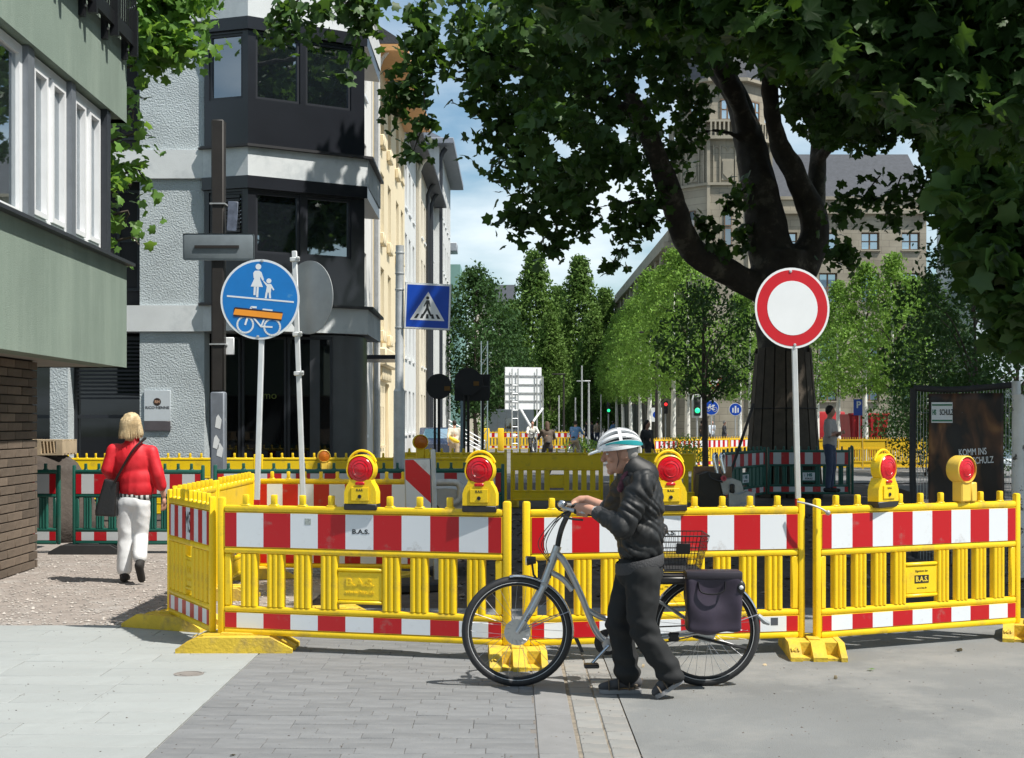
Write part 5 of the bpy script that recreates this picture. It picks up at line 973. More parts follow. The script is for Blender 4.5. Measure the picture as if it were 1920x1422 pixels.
# ---- maple behind the green house
mbs = Vector((-8.5, 23.5, 0)); mt = thing('maple_tree', 'bright leaved maple between the green house and grey corner house', 'tree', mbs)
m = MB(); tubec(m, [(0, 0, 0), (.1, 0, 3), (.3, -.1, 6), (.5, 0, 9)], [.16, .13, .09, .04], 8); L_ = []
MS = [((235, 60), (330, 90), 260), ((240, 20), (345, 10), 260), ((300, 90), (372, 95), 110), ((230, 130), (320, 110), 200), ((228, 190), (275, 185), 40), ((225, 210), (250, 225), 30), ((222, 260), (285, 255), 70), ((222, 310), (275, 340), 110), ((225, 330), (262, 310), 70), ((222, 400), (235, 420), 20), ((225, 450), (262, 460), 45), ((222, 355), (245, 350), 40), ((320, -30), (375, 15), 160), ((240, -60), (340, -40), 260)]
for (a, b), (c_, d), n in MS:
    p, q = P(a, b, 23.2 + random.uniform(-.5, .5)), P(c_, d, 23 + random.uniform(-.5, .5)); L_.append(spray(p, q, n, .2)); tubec(m, [Vector((.2, 0, max(2, p.z - .8))), p - mbs, q - mbs], [.04, .025, .006], 5, 4)
for k in range(60): L_.append(cloud(mbs + Vector((random.uniform(-1.4, 1.7), random.uniform(-.8, 1.2), random.uniform(4.5, 11.5))), .5, 24))
m.build('trunk', M_twig, mt); L_ = np.concatenate(L_); lx = L_[:, 0] / L_[:, 1] * F + 960; ly = HZ - (L_[:, 2] - H) / L_[:, 1] * F; L_ = L_[(ly < 125) | (lx < 226) | (rng.random(len(L_)) < .22)]; L_ = L_ - np.array(mbs); tag(link('crown', leaf_mesh('crown', L_, rng.uniform(.13, .22, len(L_)), 'plane', M_lmaple, .8, .4), mt), kind='stuff')
# ---- generic broadleaf trees
def tree(name, label, loc, h, tr_h, rad, ncl, per, size, lm, bark, cat='tree', shape='oval', tr_r=.07, group=None, clr=None, nb=14):
    t = thing(name, label, cat, loc, random.uniform(0, 6.3), group); m = MB(); lean = [random.uniform(-.1, .1) for _ in range(4)]
    tubec(m, [(0, 0, -.05), (lean[0] * .4, lean[1] * .4, tr_h * .6), (lean[0], lean[1], tr_h * 1.3), (lean[2], lean[3], h * .92)], [tr_r, tr_r * .85, tr_r * .6, .012], 9)
    cl_pts = []; b = MB()
    for k in range(ncl):
        u = (k + random.random()) / ncl; z = lerp(tr_h, h, u)
        w_ = {'oval': math.sin(math.pi * min(1, u * .93 + .07)) ** .6, 'cone': (1 - u) ** .75 * .95 + .08 * (1 - u) + .03, 'flame': (.55 + 1.5 * u if u < .3 else 1 - ((u - .3) / .7) ** 1.3 * .9), 'open': math.sin(math.pi * (u * .85 + .1)) ** .8}[shape] * rad
        a = random.uniform(0, 6.28); r = w_ * math.sqrt(random.uniform(.08, 1)); c = Vector((r * math.cos(a), r * math.sin(a), z)); cl_pts.append(cloud(c, (clr or rad * .3) * random.uniform(.6, 1.2), per, .9))
        if k % max(1, ncl // nb) == 0: tubec(b, [(0, 0, max(tr_h * .9, z - r * .9)), c * .5 + Vector((0, 0, z * .5 - r * .25)), c], [tr_r * .35, tr_r * .2, .006], 5, 4)
    m.build('trunk', bark, t); tag(b.build('branches', M_twig, t), kind='stuff'); q = np.concatenate(cl_pts); tag(link('crown', leaf_mesh('crown', q, rng.uniform(size * .7, size * 1.3, len(q)), 'simple', lm, .4, .6), t), kind='stuff'); freeze(t); return t
def copy_at(t, loc, label, s=1.0, group=None):
    c = copy_tree(t); c.location = loc; c.rotation_euler = (0, 0, random.uniform(0, 6.3)); c.scale = (s * random.uniform(.93, 1.07), s * random.uniform(.93, 1.07), s); tag(c, label, None, group); return c
yg = 'young trees with white trunks'
def yl(x, Y): p = P(x, 790, Y); return (p.x, p.y, 0)
ya = tree('young_tree', 'young white trunked tree nearest the wrapped plane tree', yl(1289, 55), 8.6, 2.9, 1.75, 300, 24, .14, M_lyoung, M_lime, shape='flame', group=yg, clr=.33, tr_r=.125)
yb = tree('young_tree', 'young white trunked tree rightmost in the row', yl(1675, 54), 7.9, 2.8, 1.65, 280, 24, .14, M_lyoung, M_lime, shape='flame', group=yg, clr=.33, tr_r=.125)
for x, Y, s, lb in ((1262, 60, 1.02, 'second white trunk left of the dark young tree'), (1238, 65, .98, 'third white trunk left of the dark young tree'), (1216, 71, 1.05, 'white trunk beside the blue white parking sign'), (1201, 77, .97, 'white trunk above the back of the helmet'), (1183, 83, 1.0, 'white trunk just above the helmet'), (1169, 90, 1.0, 'thin white trunk above the helmet visor'), (1157, 98, 1.03, 'thinnest white trunk furthest down the row'), (1408, 74, 1.0, 'white trunk partly hidden by the wrapped plane tree'), (1387, 80, 1.02, 'pale trunk left of the wrapped plane tree')): copy_at(ya, yl(x, Y), lb, s, yg)
for x, Y, s, lb in ((1623, 57, 1.0, 'white trunk beside the blue parking sign on the right'), (1572, 68, 1.04, 'white trunk right of the man with folded arms'), (1532, 71, 1.0, 'white trunk left of the man with folded arms'), (1712, 63, 1.0, 'white trunked tree half hidden behind the banner fence'), (1745, 58, .95, 'white trunked tree behind the banner')): copy_at(yb, yl(x, Y), lb, s, yg)
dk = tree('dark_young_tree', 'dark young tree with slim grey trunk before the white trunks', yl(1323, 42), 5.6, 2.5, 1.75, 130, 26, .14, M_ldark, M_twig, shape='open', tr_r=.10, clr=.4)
ft = tree('pyramid_tree', 'tall pyramid shaped tree in the middle of the view', yl(1003, 120), 15.6, 1.6, 3.6, 560, 26, .34, M_lfar, M_twig, shape='cone', tr_r=.2, clr=.75, group='pyramid trees at the end of the street')
for x, Y, s, lb in ((1087, 124, 1.0, 'pyramid shaped tree right of the tallest one'), (1048, 140, .93, 'pyramid tree standing back between the two tall ones'), (1135, 130, .86, 'pyramid tree beside the sandstone street wing'), (960, 135, .82, 'pyramid tree behind the white board, left of the tallest'), (1110, 108, .62, 'short pyramid tree above the blue shirted cyclist'), (1030, 104, .60, 'short tree right behind the white board')): copy_at(ft, yl(x, Y), lb, s, 'pyramid trees at the end of the street')
ds = tree('street_tree', 'dark broad street tree beside the teal building', yl(893, 92), 11.3, 2.2, 2.7, 330, 24, .28, M_ldark, M_twig, shape='oval', tr_r=.16, clr=.8); copy_at(ds, yl(935, 112), 'dark tree overlapping the pyramid tree on its left', .95)
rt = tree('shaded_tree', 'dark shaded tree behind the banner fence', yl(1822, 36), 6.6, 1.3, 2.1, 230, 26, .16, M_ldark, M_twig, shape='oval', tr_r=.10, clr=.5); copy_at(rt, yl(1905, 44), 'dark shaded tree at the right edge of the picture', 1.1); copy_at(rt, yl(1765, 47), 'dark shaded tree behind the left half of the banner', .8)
def shrub(label, loc, r, h, n, lm, size=.09):
    t = thing('shrub', label, 'shrub', loc); m = MB()
    for k in range(7): a = random.uniform(0, 6.3); m.tube([(0, 0, -.02), (r * .4 * math.cos(a), r * .4 * math.sin(a), h * .5), (r * .7 * math.cos(a), r * .7 * math.sin(a), h * .85)], [.02, .014, .005], 5)
    m.build('stems', M_twig, t); q = cloud((0, 0, h * .55), 1.0, n) * np.array([1, 1, 1]); q = (q - np.array([0, 0, h * .55])) * np.array([r, r, h * .5]) + np.array([0, 0, h * .55]); tag(link('foliage', leaf_mesh('foliage', q, rng.uniform(size * .7, size * 1.3, n), 'simple', lm, .5, .3), t), kind='stuff'); return t
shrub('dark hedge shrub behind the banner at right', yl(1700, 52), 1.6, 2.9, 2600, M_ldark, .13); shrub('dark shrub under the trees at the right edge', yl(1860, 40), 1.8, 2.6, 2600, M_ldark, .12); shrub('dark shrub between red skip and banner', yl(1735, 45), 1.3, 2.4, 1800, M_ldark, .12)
shrub('low green bush at the foot of the white trunks', yl(1283, 44), .8, 1.3, 1600, M_lyoung, .08); shrub('small weed growing on the earth behind the closed road sign', yl(1572, 15.8), .22, .42, 160, M_lyoung, .06); shrub('low green planting right of the far cyclists', yl(1092, 66), .9, .9, 1200, M_lyoung, .1); shrub('round clipped bush left of the white board', yl(920, 108), 1.4, 2.1, 1500, M_lfar, .15); shrub('flowering pale weed by the pallet', yl(100, 21.5), .55, .95, 700, pmat('pale_flower', (.45, .5, .2), .6, island=.4), .06)
# ------------------------------------------------------------------ bicycle
M_alu = pmat('silver_frame', (.50, .51, .52), .30, .7, var=.06); M_chr = pmat('polished_metal', (.62, .63, .65), .22, .95, var=.05); M_tyre = pmat('tyre_rubber', (.028, .028, .03), .7, var=.15, vscale=12); M_refl = pmat('reflective_line', (.55, .56, .57), .4, var=0); M_rim = pmat('black_rim', (.03, .032, .035), .35, .4); M_spoke = pmat('steel_spoke', (.5, .5, .52), .3, .9, var=0)
def make_bike(full=True):
    t = thing('bicycle', 'silver step through bicycle with wire basket pushed by the man', 'bicycle'); R = .352; fx, rx = -.605, .605; cz = R + .004   # front wheel at -x
    RXm = Matrix.Rotation(math.pi / 2, 3, 'X')
    def circle(cx, r, n=48, y=0.0): return [(cx + r * math.cos(2 * math.pi * i / n), y, cz + r * math.sin(2 * math.pi * i / n)) for i in range(n)]
    for cx, nm in ((fx, 'front'), (rx, 'rear')):
        w_ = MB().tube(circle(cx, R - .012), .0135, 8, closed=True, flat=1.45).build('wheel', M_rim, t); w_.data.materials.clear(); w_.data.materials.append(M_rim); MB().tube(circle(cx, R - .021, 60), .0235, 12, closed=True).build('tyre', M_tyre, w_); MB().tube(circle(cx, R - .046, 60), .0125, 8, closed=True).build('rim', M_rim, w_)
        for s in (-1, 1): MB().tube(circle(cx, R - .036, 60, s * .019), .0022, 5, closed=True).build('reflective_ring', M_refl, w_)
        m = MB()
        for k in range(32): a = 2 * math.pi * k / 32; b = a + (.9 if k % 4 < 2 else -.9); s = 1 if k % 2 else -1; m.tube([(cx + .03 * math.cos(b), s * .028, cz + .03 * math.sin(b)), (cx + (R - .055) * math.cos(a), 0, cz + (R - .055) * math.sin(a))], .0013, 4)
        tag(m.build('spokes', M_spoke, w_), kind='stuff')
        hub = MB().lathe([(.012, -.05), (.012, -.035), (.035, -.034), (.035, -.028), (.018, -.024), (.018, .024), (.035, .028), (.035, .034), (.012, .035), (.012, .05)], 20, (cx, 0, cz), RXm).build('hub', M_chr, w_)
        m = MB().lathe([(.028, 0), (.085 if cx < 0 else .068, 0), (.085 if cx < 0 else .068, .003), (.028, .003)], 36, (cx, -.043, cz), RXm)
        for k in range(14): a = 2 * math.pi * k / 14; m.tube([(cx + .05 * math.cos(a), -.0475, cz + .05 * math.sin(a)), (cx + .078 * math.cos(a + .2), -.0475, cz + .078 * math.sin(a + .2))], .003, 5)
        m.build('brake_disc', pmat('disc_steel', (.55, .55, .54), .35, .8, var=.1), w_)
        if full: pass
    # fork, crown and head tube
    hd0, hd1 = Vector((-.435, 0, .655)), Vector((-.345, 0, .905))
    for s in (-1, 1): MB().tube([(fx, s * .058, cz), (-.515, s * .06, .50), (-.435, s * .052, .655)], [.016, .022, .022], 10).build('fork_leg', M_alu, t)
    MB().tube([(-.435, -.06, .655), (-.435, .06, .655)], .024, 10).build('fork_crown', M_alu, t); MB().tube([hd0, hd1], .027, 14).build('head_tube', M_alu, t)
    if full: text('lettering', 'NEX', .03, M_ink, t, (-.537, -.083, .455), (math.pi / 2, -math.radians(60), 0), ext=.0006)
    bb = Vector((-.02, 0, .175 + .10)); sc = Vector((.175, 0, .80)); ax = Vector((rx, 0, cz))
    MB().tube(curve([(-.37, 0, .875), (-.30, 0, .80), (-.20, 0, .60), (-.10, 0, .36), bb], 8), .0265, 12, flat=.8).build('down_tube', M_alu, t); MB().tube(curve([(-.395, 0, .74), (-.31, 0, .69), (-.25, 0, .62)], 6), .0195, 10).build('brace_tube', M_alu, t); MB().tube(curve([(-.165, 0, .50), (-.05, 0, .44), (.07, 0, .43)], 5), .019, 10).build('top_tube', M_alu, t)
    MB().tube([bb, sc], .019, 12).build('seat_tube', M_alu, t); MB().tube([sc, sc + Vector((.045, 0, .16))], .0145, 10).build('seat_post', M_chr, t)
    for s in (-1, 1): MB().tube([bb + Vector((.02, s * .03, 0)), ax + Vector((0, s * .062, 0))], .0115, 8).build('chain_stay', M_alu, t); MB().tube([Vector((.14, s * .018, .66)), ax + Vector((0, s * .062, 0))], .0095, 8).build('seat_stay', M_alu, t)
    # saddle
    m = MB(); c0 = sc + Vector((.05, 0, .19)); m.prism([(c0.x + a, b, c0.z) for a, b in ((-.15, .015), (-.05, .03), (.04, .075), (.12, .085), (.14, .04), (.14, -.04), (.12, -.085), (.04, -.075), (-.05, -.03), (-.15, -.015))], (0, 0, .045)); m.ell((c0.x + .06, 0, c0.z + .04), (.085, .08, .03), 12, 7); o = link('saddle', remesh(m, 'saddle', .012, 6), t); o.data.materials.append(M_blkp)
    # stem, bars, grips
    st = Vector((-.27, 0, 1.13)); MB().tube(curve([hd1, (-.335, 0, .96), (-.315, 0, 1.03), st], 5), [.022] * 8 + [.018] * 8 if False else .018, 10).build('stem', M_blkp, t)
    bars = curve([(-.15, -.30, 1.14), (-.22, -.28, 1.148), (-.31, -.17, 1.16), (-.30, 0, 1.14), (-.31, .17, 1.16), (-.22, .28, 1.148), (-.15, .30, 1.14)], 5); MB().tube(bars, .0115, 10).build('handlebar', M_alu, t)
    for s in (-1, 1):
        MB().tube([(-.135, s * .304, 1.138), (-.25, s * .262, 1.151)], .0175, 10).build('grip', M_blkr, t); MB().tube(curve([(-.28, s * .22, 1.15), (-.33, s * .235, 1.125), (-.27, s * .285, 1.105), (-.20, s * .31, 1.10)], 4), .007, 6).build('brake_lever', M_blkp, t)
    MB().ell((-.32, -.13, 1.185), (.032, .032, .026), 12, 8).build('bell', M_chr, t); MB().box((-.32, .0, 1.175), (.05, .09, .035), None, .01).build('display', M_blkp, t)
    for k, (dy, bow) in enumerate(((-.05, .09), (-.02, .06), (.03, .11), (.05, .075))): MB().tube(curve([(-.27, dy * 2, 1.14), (-.33 - bow * .5, dy, 1.05), (-.36 - bow, dy * .6, .92), (-.37 - bow * .3, dy * .4, .80), (-.39, dy * .4, .70)], 6), .003, 5).build('cable', M_blkp, t)
    # head light, fenders, rack, crank, stand
    MB().tube([(-.46, 0, .67), (-.50, 0, .72), (-.51, 0, .79)], .008, 6).build('lamp_bracket', M_blkp, t); m = MB(); m.tube([(-.485, 0, .815), (-.545, 0, .81)], [.022, .032], 14); m.build('head_lamp', M_blkp, t); MB().lathe([(.03, 0), (.026, .006), (0, .008)], 14, (-.546, 0, .81), Matrix.Rotation(-math.pi / 2, 3, 'Y')).build('lamp_glass', M_chr, t)
    def fender(cx, a0, a1, mat, r=R + .014):
        m = MB(); n = 26
        for i in range(n + 1):
            a = math.radians(lerp(a0, a1, i / n))
            for k in range(5): q = (k - 2) / 2; m.v.append((cx + (r - .012 * q * q) * math.cos(a), q * .028, cz + (r - .012 * q * q) * math.sin(a)))
        m.f = [[i * 5 + k, (i + 1) * 5 + k, (i + 1) * 5 + k + 1, i * 5 + k + 1] for i in range(n) for k in range(4)]; m.m = [0] * len(m.f); o = m.build('fender', mat, t); s = o.modifiers.new('t', 'SOLIDIFY'); s.thickness = .002; return o
    fender(fx, 98, -8, M_chr); fender(rx, 175, 20, M_blkp if False else M_chr)
    MB().prism([(fx + .362, -.02, cz - .04), (fx + .395, -.02, cz - .05), (fx + .43, -.02, cz - .135), (fx + .41, -.02, cz - .135)], (0, .04, 0)).build('mud_flap', M_blkp, t); m = MB(); m.tube([(rx + .345, 0, cz + .10), (rx + .39, 0, cz + .06), (rx + .42, 0, cz + .045)], [.014, .02, .012], 8); m.build('fender_tip', M_galv, t)
    for s in (-1, 1): MB().tube([(fx, s * .06, cz), (fx + .33, s * .03, cz + .13)], .003, 5).build('fender_stay', M_spoke, t); MB().tube([(rx, s * .06, cz), (rx + .34, s * .03, cz + .11)], .003, 5).build('fender_stay', M_spoke, t); MB().tube([(rx, s * .065, cz), (.52, s * .06, .735)], .006, 6).build('rack_leg', M_blkp, t); MB().tube([(.20, s * .05, .735), (.80, s * .06, .735)], .006, 6).build('rack_rail', M_blkp, t)
    MB().box((.38, 0, .69), (.30, .12, .055), None, .015).build('battery', M_blkp, t); MB().ell((.825, 0, .70), (.02, .035, .03), 10, 7).build('tail_lamp', M_red, t)
    cr_ = MB().lathe([(.03, -.004), (.085, -.004), (.085, .004), (.03, .004)], 30, (bb.x, .05, bb.z), RXm).build('chain_ring', M_blkp, t); MB().lathe([(.04, -.06), (.04, .06)], 18, (bb.x, 0, bb.z), RXm).build('bottom_bracket', M_alu, t)
    MB().tube([(bb.x, .075, bb.z), (bb.x + .13, .085, bb.z + .09)], .010, 8).build('crank', M_chr, t); MB().tube([(bb.x, -.075, bb.z), (bb.x - .11, -.085, bb.z - .115)], .010, 8).build('crank', M_chr, t); MB().box((bb.x - .115, -.135, bb.z - .118), (.095, .085, .024), None, .006).build('pedal', M_blkp, t); MB().box((bb.x + .13, .135, bb.z + .09), (.095, .085, .024), None, .006).build('pedal', M_blkp, t)
    MB().tube([(bb.x, .055, bb.z + .083), (rx, .055, cz + .03)], .005, 6).build('chain', M_blkp, t); MB().tube([(bb.x, .055, bb.z - .083), (rx, .055, cz - .03)], .005, 6).build('chain', M_blkp, t); MB().box((.40, -.05, .325), (.07, .03, .06), None, .01).build('brake_caliper', M_blkp, t)
    MB().tube([(.52, -.06, .33), (.86, -.085, .255)], [.009, .011], 8).build('kick_stand', M_blkp, t)
    if full:
        # wire basket on the rack
        b = MB(); bz0, bz1 = .765, .985
        def rect(e, z): return [(.33 - e, -.12 - e, z), (.56 + e, -.12 - e, z + .0), (.56 + e, .12 + e, z), (.33 - e, .12 + e, z)]
        for k in range(7): u = k / 6; b.tube(rect(.05 * u, lerp(bz0, bz1, u)), .0022 if 0 < k < 6 else .0042, 5, closed=True)
        for i in range(14):
            u = i / 13
            for s in (-1, 1): b.tube([(lerp(.33, .56, u), s * .12, bz0), (lerp(.28, .61, u), s * .17, bz1)], .0016, 4)
        for i in range(10):
            u = i / 9
            for s, x0, x1 in ((0, .33, .28), (1, .56, .61)): b.tube([(x0, lerp(-.12, .12, u), bz0), (x1, lerp(-.17, .17, u), bz1)], .0016, 4)
            b.tube([(.33, lerp(-.12, .12, u), bz0), (.56, lerp(-.12, .12, u), bz0)], .0016, 4)
        tag(b.build('basket', pmat('black_wire', (.02, .02, .022), .4, .3), t), kind='stuff'); MB().tube(curve([(.28, 0, .985), (.25, 0, 1.03), (.20, 0, 1.02), (.17, 0, 1.0)], 4), .003, 5).build('basket_handle', M_spoke, t)
        MB().box((.445, -.158, .905), (.09, .006, .07), Matrix.Rotation(.2, 3, 'X'), .004).build('basket_badge', M_ink, t)
    freeze(t); return t
YBK = 9.30; bike = make_bike(True); bp_ = P((969 + 1322) / 2, 790, YBK); bike.location = (bp_.x, YBK, 0); bike.rotation_euler = (math.radians(1.0), 0, math.radians(0.6))
pan = thing('pannier_bag', 'dark purple pannier bag hanging from the rear rack', 'bag', (bp_.x, YBK, 0)); M_pan = pmat('aubergine_nylon', (.040, .030, .050), .5, var=.2, vscale=6, ridge=(4.5, (1.2, 1, 1), (0, .8, 0), .8))
m = MB(); m.prism([(.465, -.10, .735), (.80, -.10, .735), (.815, -.10, .40), (.80, -.10, .375), (.48, -.10, .375), (.465, -.10, .40)], (0, -.15, 0))
def fold(v): return .010 * math.sin(18 * v.x + 9 * v.z) * (1 if v.y < -.2 else .3) + .012 * mnoise.noise(v * 9)
o = link('bag_body', remesh(m, 'bag_body', .012, 6, fold), pan); o.data.materials.append(M_pan)
MB().bx(.455, .81, -.262, -.09, .715, .765, .012, 2).build('lid', pmat('bag_trim', (.03, .026, .036), .45), pan); MB().tube(curve([(.53, -.255, .70), (.545, -.272, .64), (.62, -.282, .625), (.69, -.272, .645), (.70, -.255, .70)], 5), .009, 7, flat=.5).build('handle', M_blkp, pan); MB().ell((.80, -.245, .665), (.03, .02, .045), 10, 8).build('lamp', M_blkp, pan); MB().ell((.80, -.262, .665), (.014, .008, .014), 8, 6).build('lamp_glass', M_swhite, pan)
# ------------------------------------------------------------------ people
M_skin = pmat('skin', (.50, .27, .19), .5, var=.06, vscale=9, spec=.4); M_skin2 = pmat('tanned_skin', (.40, .21, .14), .5, var=.06, vscale=9)
def cmat(n, c, rough=.75, **k): return pmat(n, c, rough, var=k.pop('var', .1), vscale=6, bump=k.pop('bump', .25), bscale=k.pop('bscale', 25), **k)
def vox(name, mb, mat, parent, voxel, smooth=4, disp=None):
    o = link(name, remesh(mb, name, voxel, smooth, disp), parent); o.data.materials.append(mat); return o
STAND = dict(hip=(0, 0, .93), belly=(0, 0, 1.08), chest=(0, 0, 1.28), neck=(0, .01, 1.47), head=(0, -.02, 1.62), shL=(.18, .0, 1.41), elL=(.23, .02, 1.13), wrL=(.23, -.08, .90), shR=(-.18, .0, 1.41), elR=(-.23, .02, 1.13), wrR=(-.23, -.08, .90), hpL=(.09, 0, .90), knL=(.10, -.03, .49), anL=(.10, .02, .09), toL=(.11, -.15, .035), hpR=(-.09, 0, .90), knR=(-.10, -.03, .49), anR=(-.10, .02, .09), toR=(-.11, -.15, .035))
WALK = dict(STAND, knL=(.10, -.14, .50), anL=(.10, -.20, .09), toL=(.10, -.37, .06), knR=(-.10, .08, .49), anR=(-.10, .30, .14), toR=(-.10, .17, .03), wrL=(.22, .12, .93), elL=(.23, .13, 1.14), wrR=(-.22, -.20, .96), elR=(-.23, -.08, 1.13))
RIDE = dict(STAND, hip=(0, .18, .93), belly=(0, .15, 1.08), chest=(0, .06, 1.27), neck=(0, .02, 1.46), head=(0, -.03, 1.61), shL=(.18, .04, 1.40), shR=(-.18, .04, 1.40), elL=(.26, -.14, 1.20), elR=(-.26, -.14, 1.20), wrL=(.26, -.38, 1.14), wrR=(-.26, -.38, 1.14), hpL=(.09, .16, .90), hpR=(-.09, .16, .90), knL=(.11, -.20, .72), knR=(-.11, -.12, .50), anL=(.11, -.10, .34), anR=(-.11, .02, .16), toL=(.12, -.24, .30), toR=(-.12, -.13, .11))
FOLD = dict(STAND, elL=(.24, -.06, 1.15), wrL=(-.06, -.22, 1.17), elR=(-.24, -.06, 1.15), wrR=(.06, -.21, 1.20))
def simple_person(label, loc, rz, J, top, legs, hair, group=None, voxel=.028, skin=M_skin, sleeves=True, s=1.0, hairlong=False, skirt=False, shoes=None):
    t = thing('person', label, 'person', loc, rz, group); t.scale = (s, s, s); V = {k: Vector(v) for k, v in J.items()}; body = MB()
    body.ell(V['head'], (.075, .09, .115), 12, 9); body.ell(V['head'] + Vector((0, -.09, -.01)), (.016, .025, .02), 6, 5); limb(body, [V['neck'], V['head']], [.055, .055], 8); limb(body, [V['neck'], V['chest'], V['belly'], V['hip']], [.06, .12, .12, .12], 10)
    for S in 'LR':
        limb(body, [V['sh' + S], V['el' + S], V['wr' + S]], [.05, .042, .032], 8); h = V['wr' + S] + (V['wr' + S] - V['el' + S]).normalized() * .07; body.ell(h, (.035, .04, .045), 8, 6); limb(body, [V['hp' + S], V['kn' + S], V['an' + S]], [.07, .055, .042], 8)
        sd = Vector((.03 if S == 'R' else -.03, -.03, -.02)); limb(body, [h, h + sd], [.014, .011], 6)
    vox('body', body, skin, t, voxel * .8)
    j = MB(); j.ell(V['chest'], (.19, .125, .20), 12, 9); j.ell(V['belly'], (.165, .125, .19), 12, 9); limb(j, [V['shL'], V['shR']], [.075, .075], 8); limb(j, [V['belly'], V['hip'] + Vector((0, 0, .02))], [.145, .15], 10)
    for S in 'LR': limb(j, [V['sh' + S], V['el' + S], V['el' + S].lerp(V['wr' + S], .8 if sleeves else .05)], [.072, .058, .048], 8)
    vox('top', j, top, t, voxel, 3, lambda v: .012 * mnoise.noise(v * 11))
    p = MB(); limb(p, [V['hip'] + Vector((0, 0, .03)), V['hip'] - Vector((0, 0, .04))], [.145, .14], 10)
    for S in 'LR': limb(p, [V['hp' + S], V['kn' + S], V['kn' + S].lerp(V['an' + S], .92)], [.098, .075, .062], 8)
    if skirt: limb(p, [V['hip'], V['hip'] - Vector((0, 0, .4))], [.15, .2], 10)
    vox('trousers', p, legs, t, voxel, 3, lambda v: .010 * mnoise.noise(v * 9))
    for S in 'LR': sh = MB(); limb(sh, [V['an' + S] + Vector((0, .04, -.04)), V['to' + S]], [.05, .042], 8); vox('shoe', sh, shoes or M_blkr, t, voxel * .8, 2)
    h = MB(); h.ell(V['head'] + Vector((0, .022, .028)), (.086, .095, .108), 12, 9)
    if hairlong: limb(h, [V['head'] + Vector((0, .05, 0)), V['neck'] + Vector((0, .07, .0))], [.085, .07], 8)
    vox('hair', h, hair, t, voxel * .7, 2); return t
H_dark = cmat('dark_hair', (.018, .013, .010)); H_brown = cmat('brown_hair', (.08, .045, .025)); H_grey = cmat('grey_hair', (.33, .31, .29))
# ---- man pushing the bicycle
X0, Y0 = (1190 - 960) / F * 8.97, 8.97
man = thing('person', 'man in black bomber jacket and white bicycle helmet pushing a bicycle', 'person', (X0, Y0, 0))
V = lambda x, y, z: Vector((x, y, z))
hc = V(-.085, 0, 1.515); tilt = Matrix.Rotation(math.radians(-10), 3, 'Y')
def hp(x, y, z): return hc + tilt @ Vector((x, y, z))
bd = MB(); bd.ell(hc, (.100, .077, .120), 20, 14, tilt); bd.ell(hp(-.018, 0, -.065), (.078, .062, .065), 16, 10, tilt); bd.ell(hp(-.082, 0, -.105), (.026, .03, .022), 12, 8, tilt); limb(bd, [hp(-.096, 0, .018), hp(-.118, 0, -.025)], [.012, .017], 10); bd.ell(hp(-.114, 0, -.03), (.016, .02, .013), 10, 7, tilt); bd.ell(hp(-.098, 0, -.063), (.012, .026, .008), 10, 6, tilt); bd.ell(hp(-.094, 0, -.078), (.012, .022, .009), 10, 6, tilt); bd.ell(hp(-.092, 0, .034), (.018, .062, .013), 12, 6, tilt)
for s in (-1, 1): bd.ell(hp(.012, s * .078, -.012), (.026, .012, .036), 10, 8, tilt); bd.ell(hp(-.068, s * .045, -.025), (.03, .022, .025), 10, 7, tilt)
limb(bd, [V(.02, 0, 1.36), V(-.02, 0, 1.42), hp(.01, 0, -.05)], [.068, .062, .064], 14)
limb(bd, [V(.045, 0, 1.29), V(.045, 0, 1.1), V(.035, 0, .9)], [.08, .09, .09], 14)
aN = [V(.04, -.19, 1.335), V(-.09, -.235, 1.065), V(-.245, -.035, 1.148)]; aF = [V(-.02, .18, 1.345), V(-.105, .41, 1.125), V(-.265, .60, 1.188)]
lN = [V(.045, -.09, .76), V(.035, -.10, .44), V(.225, -.085, .125)]; lF = [V(.0, .09, .76), V(-.09, .09, .45), V(-.03, .09, .09)]
for a in (aN, aF): limb(bd, a, [.05, .042, .030], 12)
for l in (lN, lF): limb(bd, l, [.075, .058, .042], 12)
gx0 = bike.location.x - X0; gy0 = YBK - Y0
def grip_hand(mb, bar, side, wrist):
    """hand closed round a bar that runs roughly along x: palm above, four fingers round the near side, thumb over the far side"""
    ax = Vector((-.115, side * -.042, .013)).normalized(); out_ = Vector((0, side, 0)); up = Vector((0, 0, 1))
    pal = bar + up * .022 + out_ * .008 + ax * .01; limb(mb, [wrist, wrist.lerp(pal, .6) + up * .008, pal + ax * .01], [.029, .031, .026], 12); mb.ell(pal, (.042, .036, .020), 12, 8)
    for k in range(4):
        u = -.030 + k * .0205; ln = (.92, 1.0, .97, .84)[3 - k]; o = bar + ax * u
        ch = [o + up * .026 + out_ * .016, o + up * .016 + out_ * (.034 * ln), o - up * (.012 * ln) + out_ * .033, o - up * .028 + out_ * .008, o - up * .024 - out_ * (.012 * ln)]
        limb(mb, ch, [.0115, .0105, .0098, .0092, .0085], 8)
    th = [pal + ax * .012 - out_ * .012, bar + ax * .044 - out_ * .030 + up * .012, bar + ax * .062 - out_ * .024 - up * .012]; limb(mb, th, [.015, .0115, .0095], 8)
bN = V(gx0 - .200, gy0 - .280, 1.146); bF = V(gx0 - .200, gy0 + .280, 1.146)
grip_hand(bd, bN, -1, aN[2]); grip_hand(bd, bF, 1, aF[2])
vox('body', bd, M_skin, man, .0058, 3)
M_jack = pmat('black_nylon', (.012, .013, .014), .58, var=.1, vscale=5, spec=.5, ridge=(6.5, (1.6, 1.0, .7), (0, .75, 0), .9)); M_rib = pmat('rib_knit', (.045, .045, .048), .8, bump=.4, bscale=90)
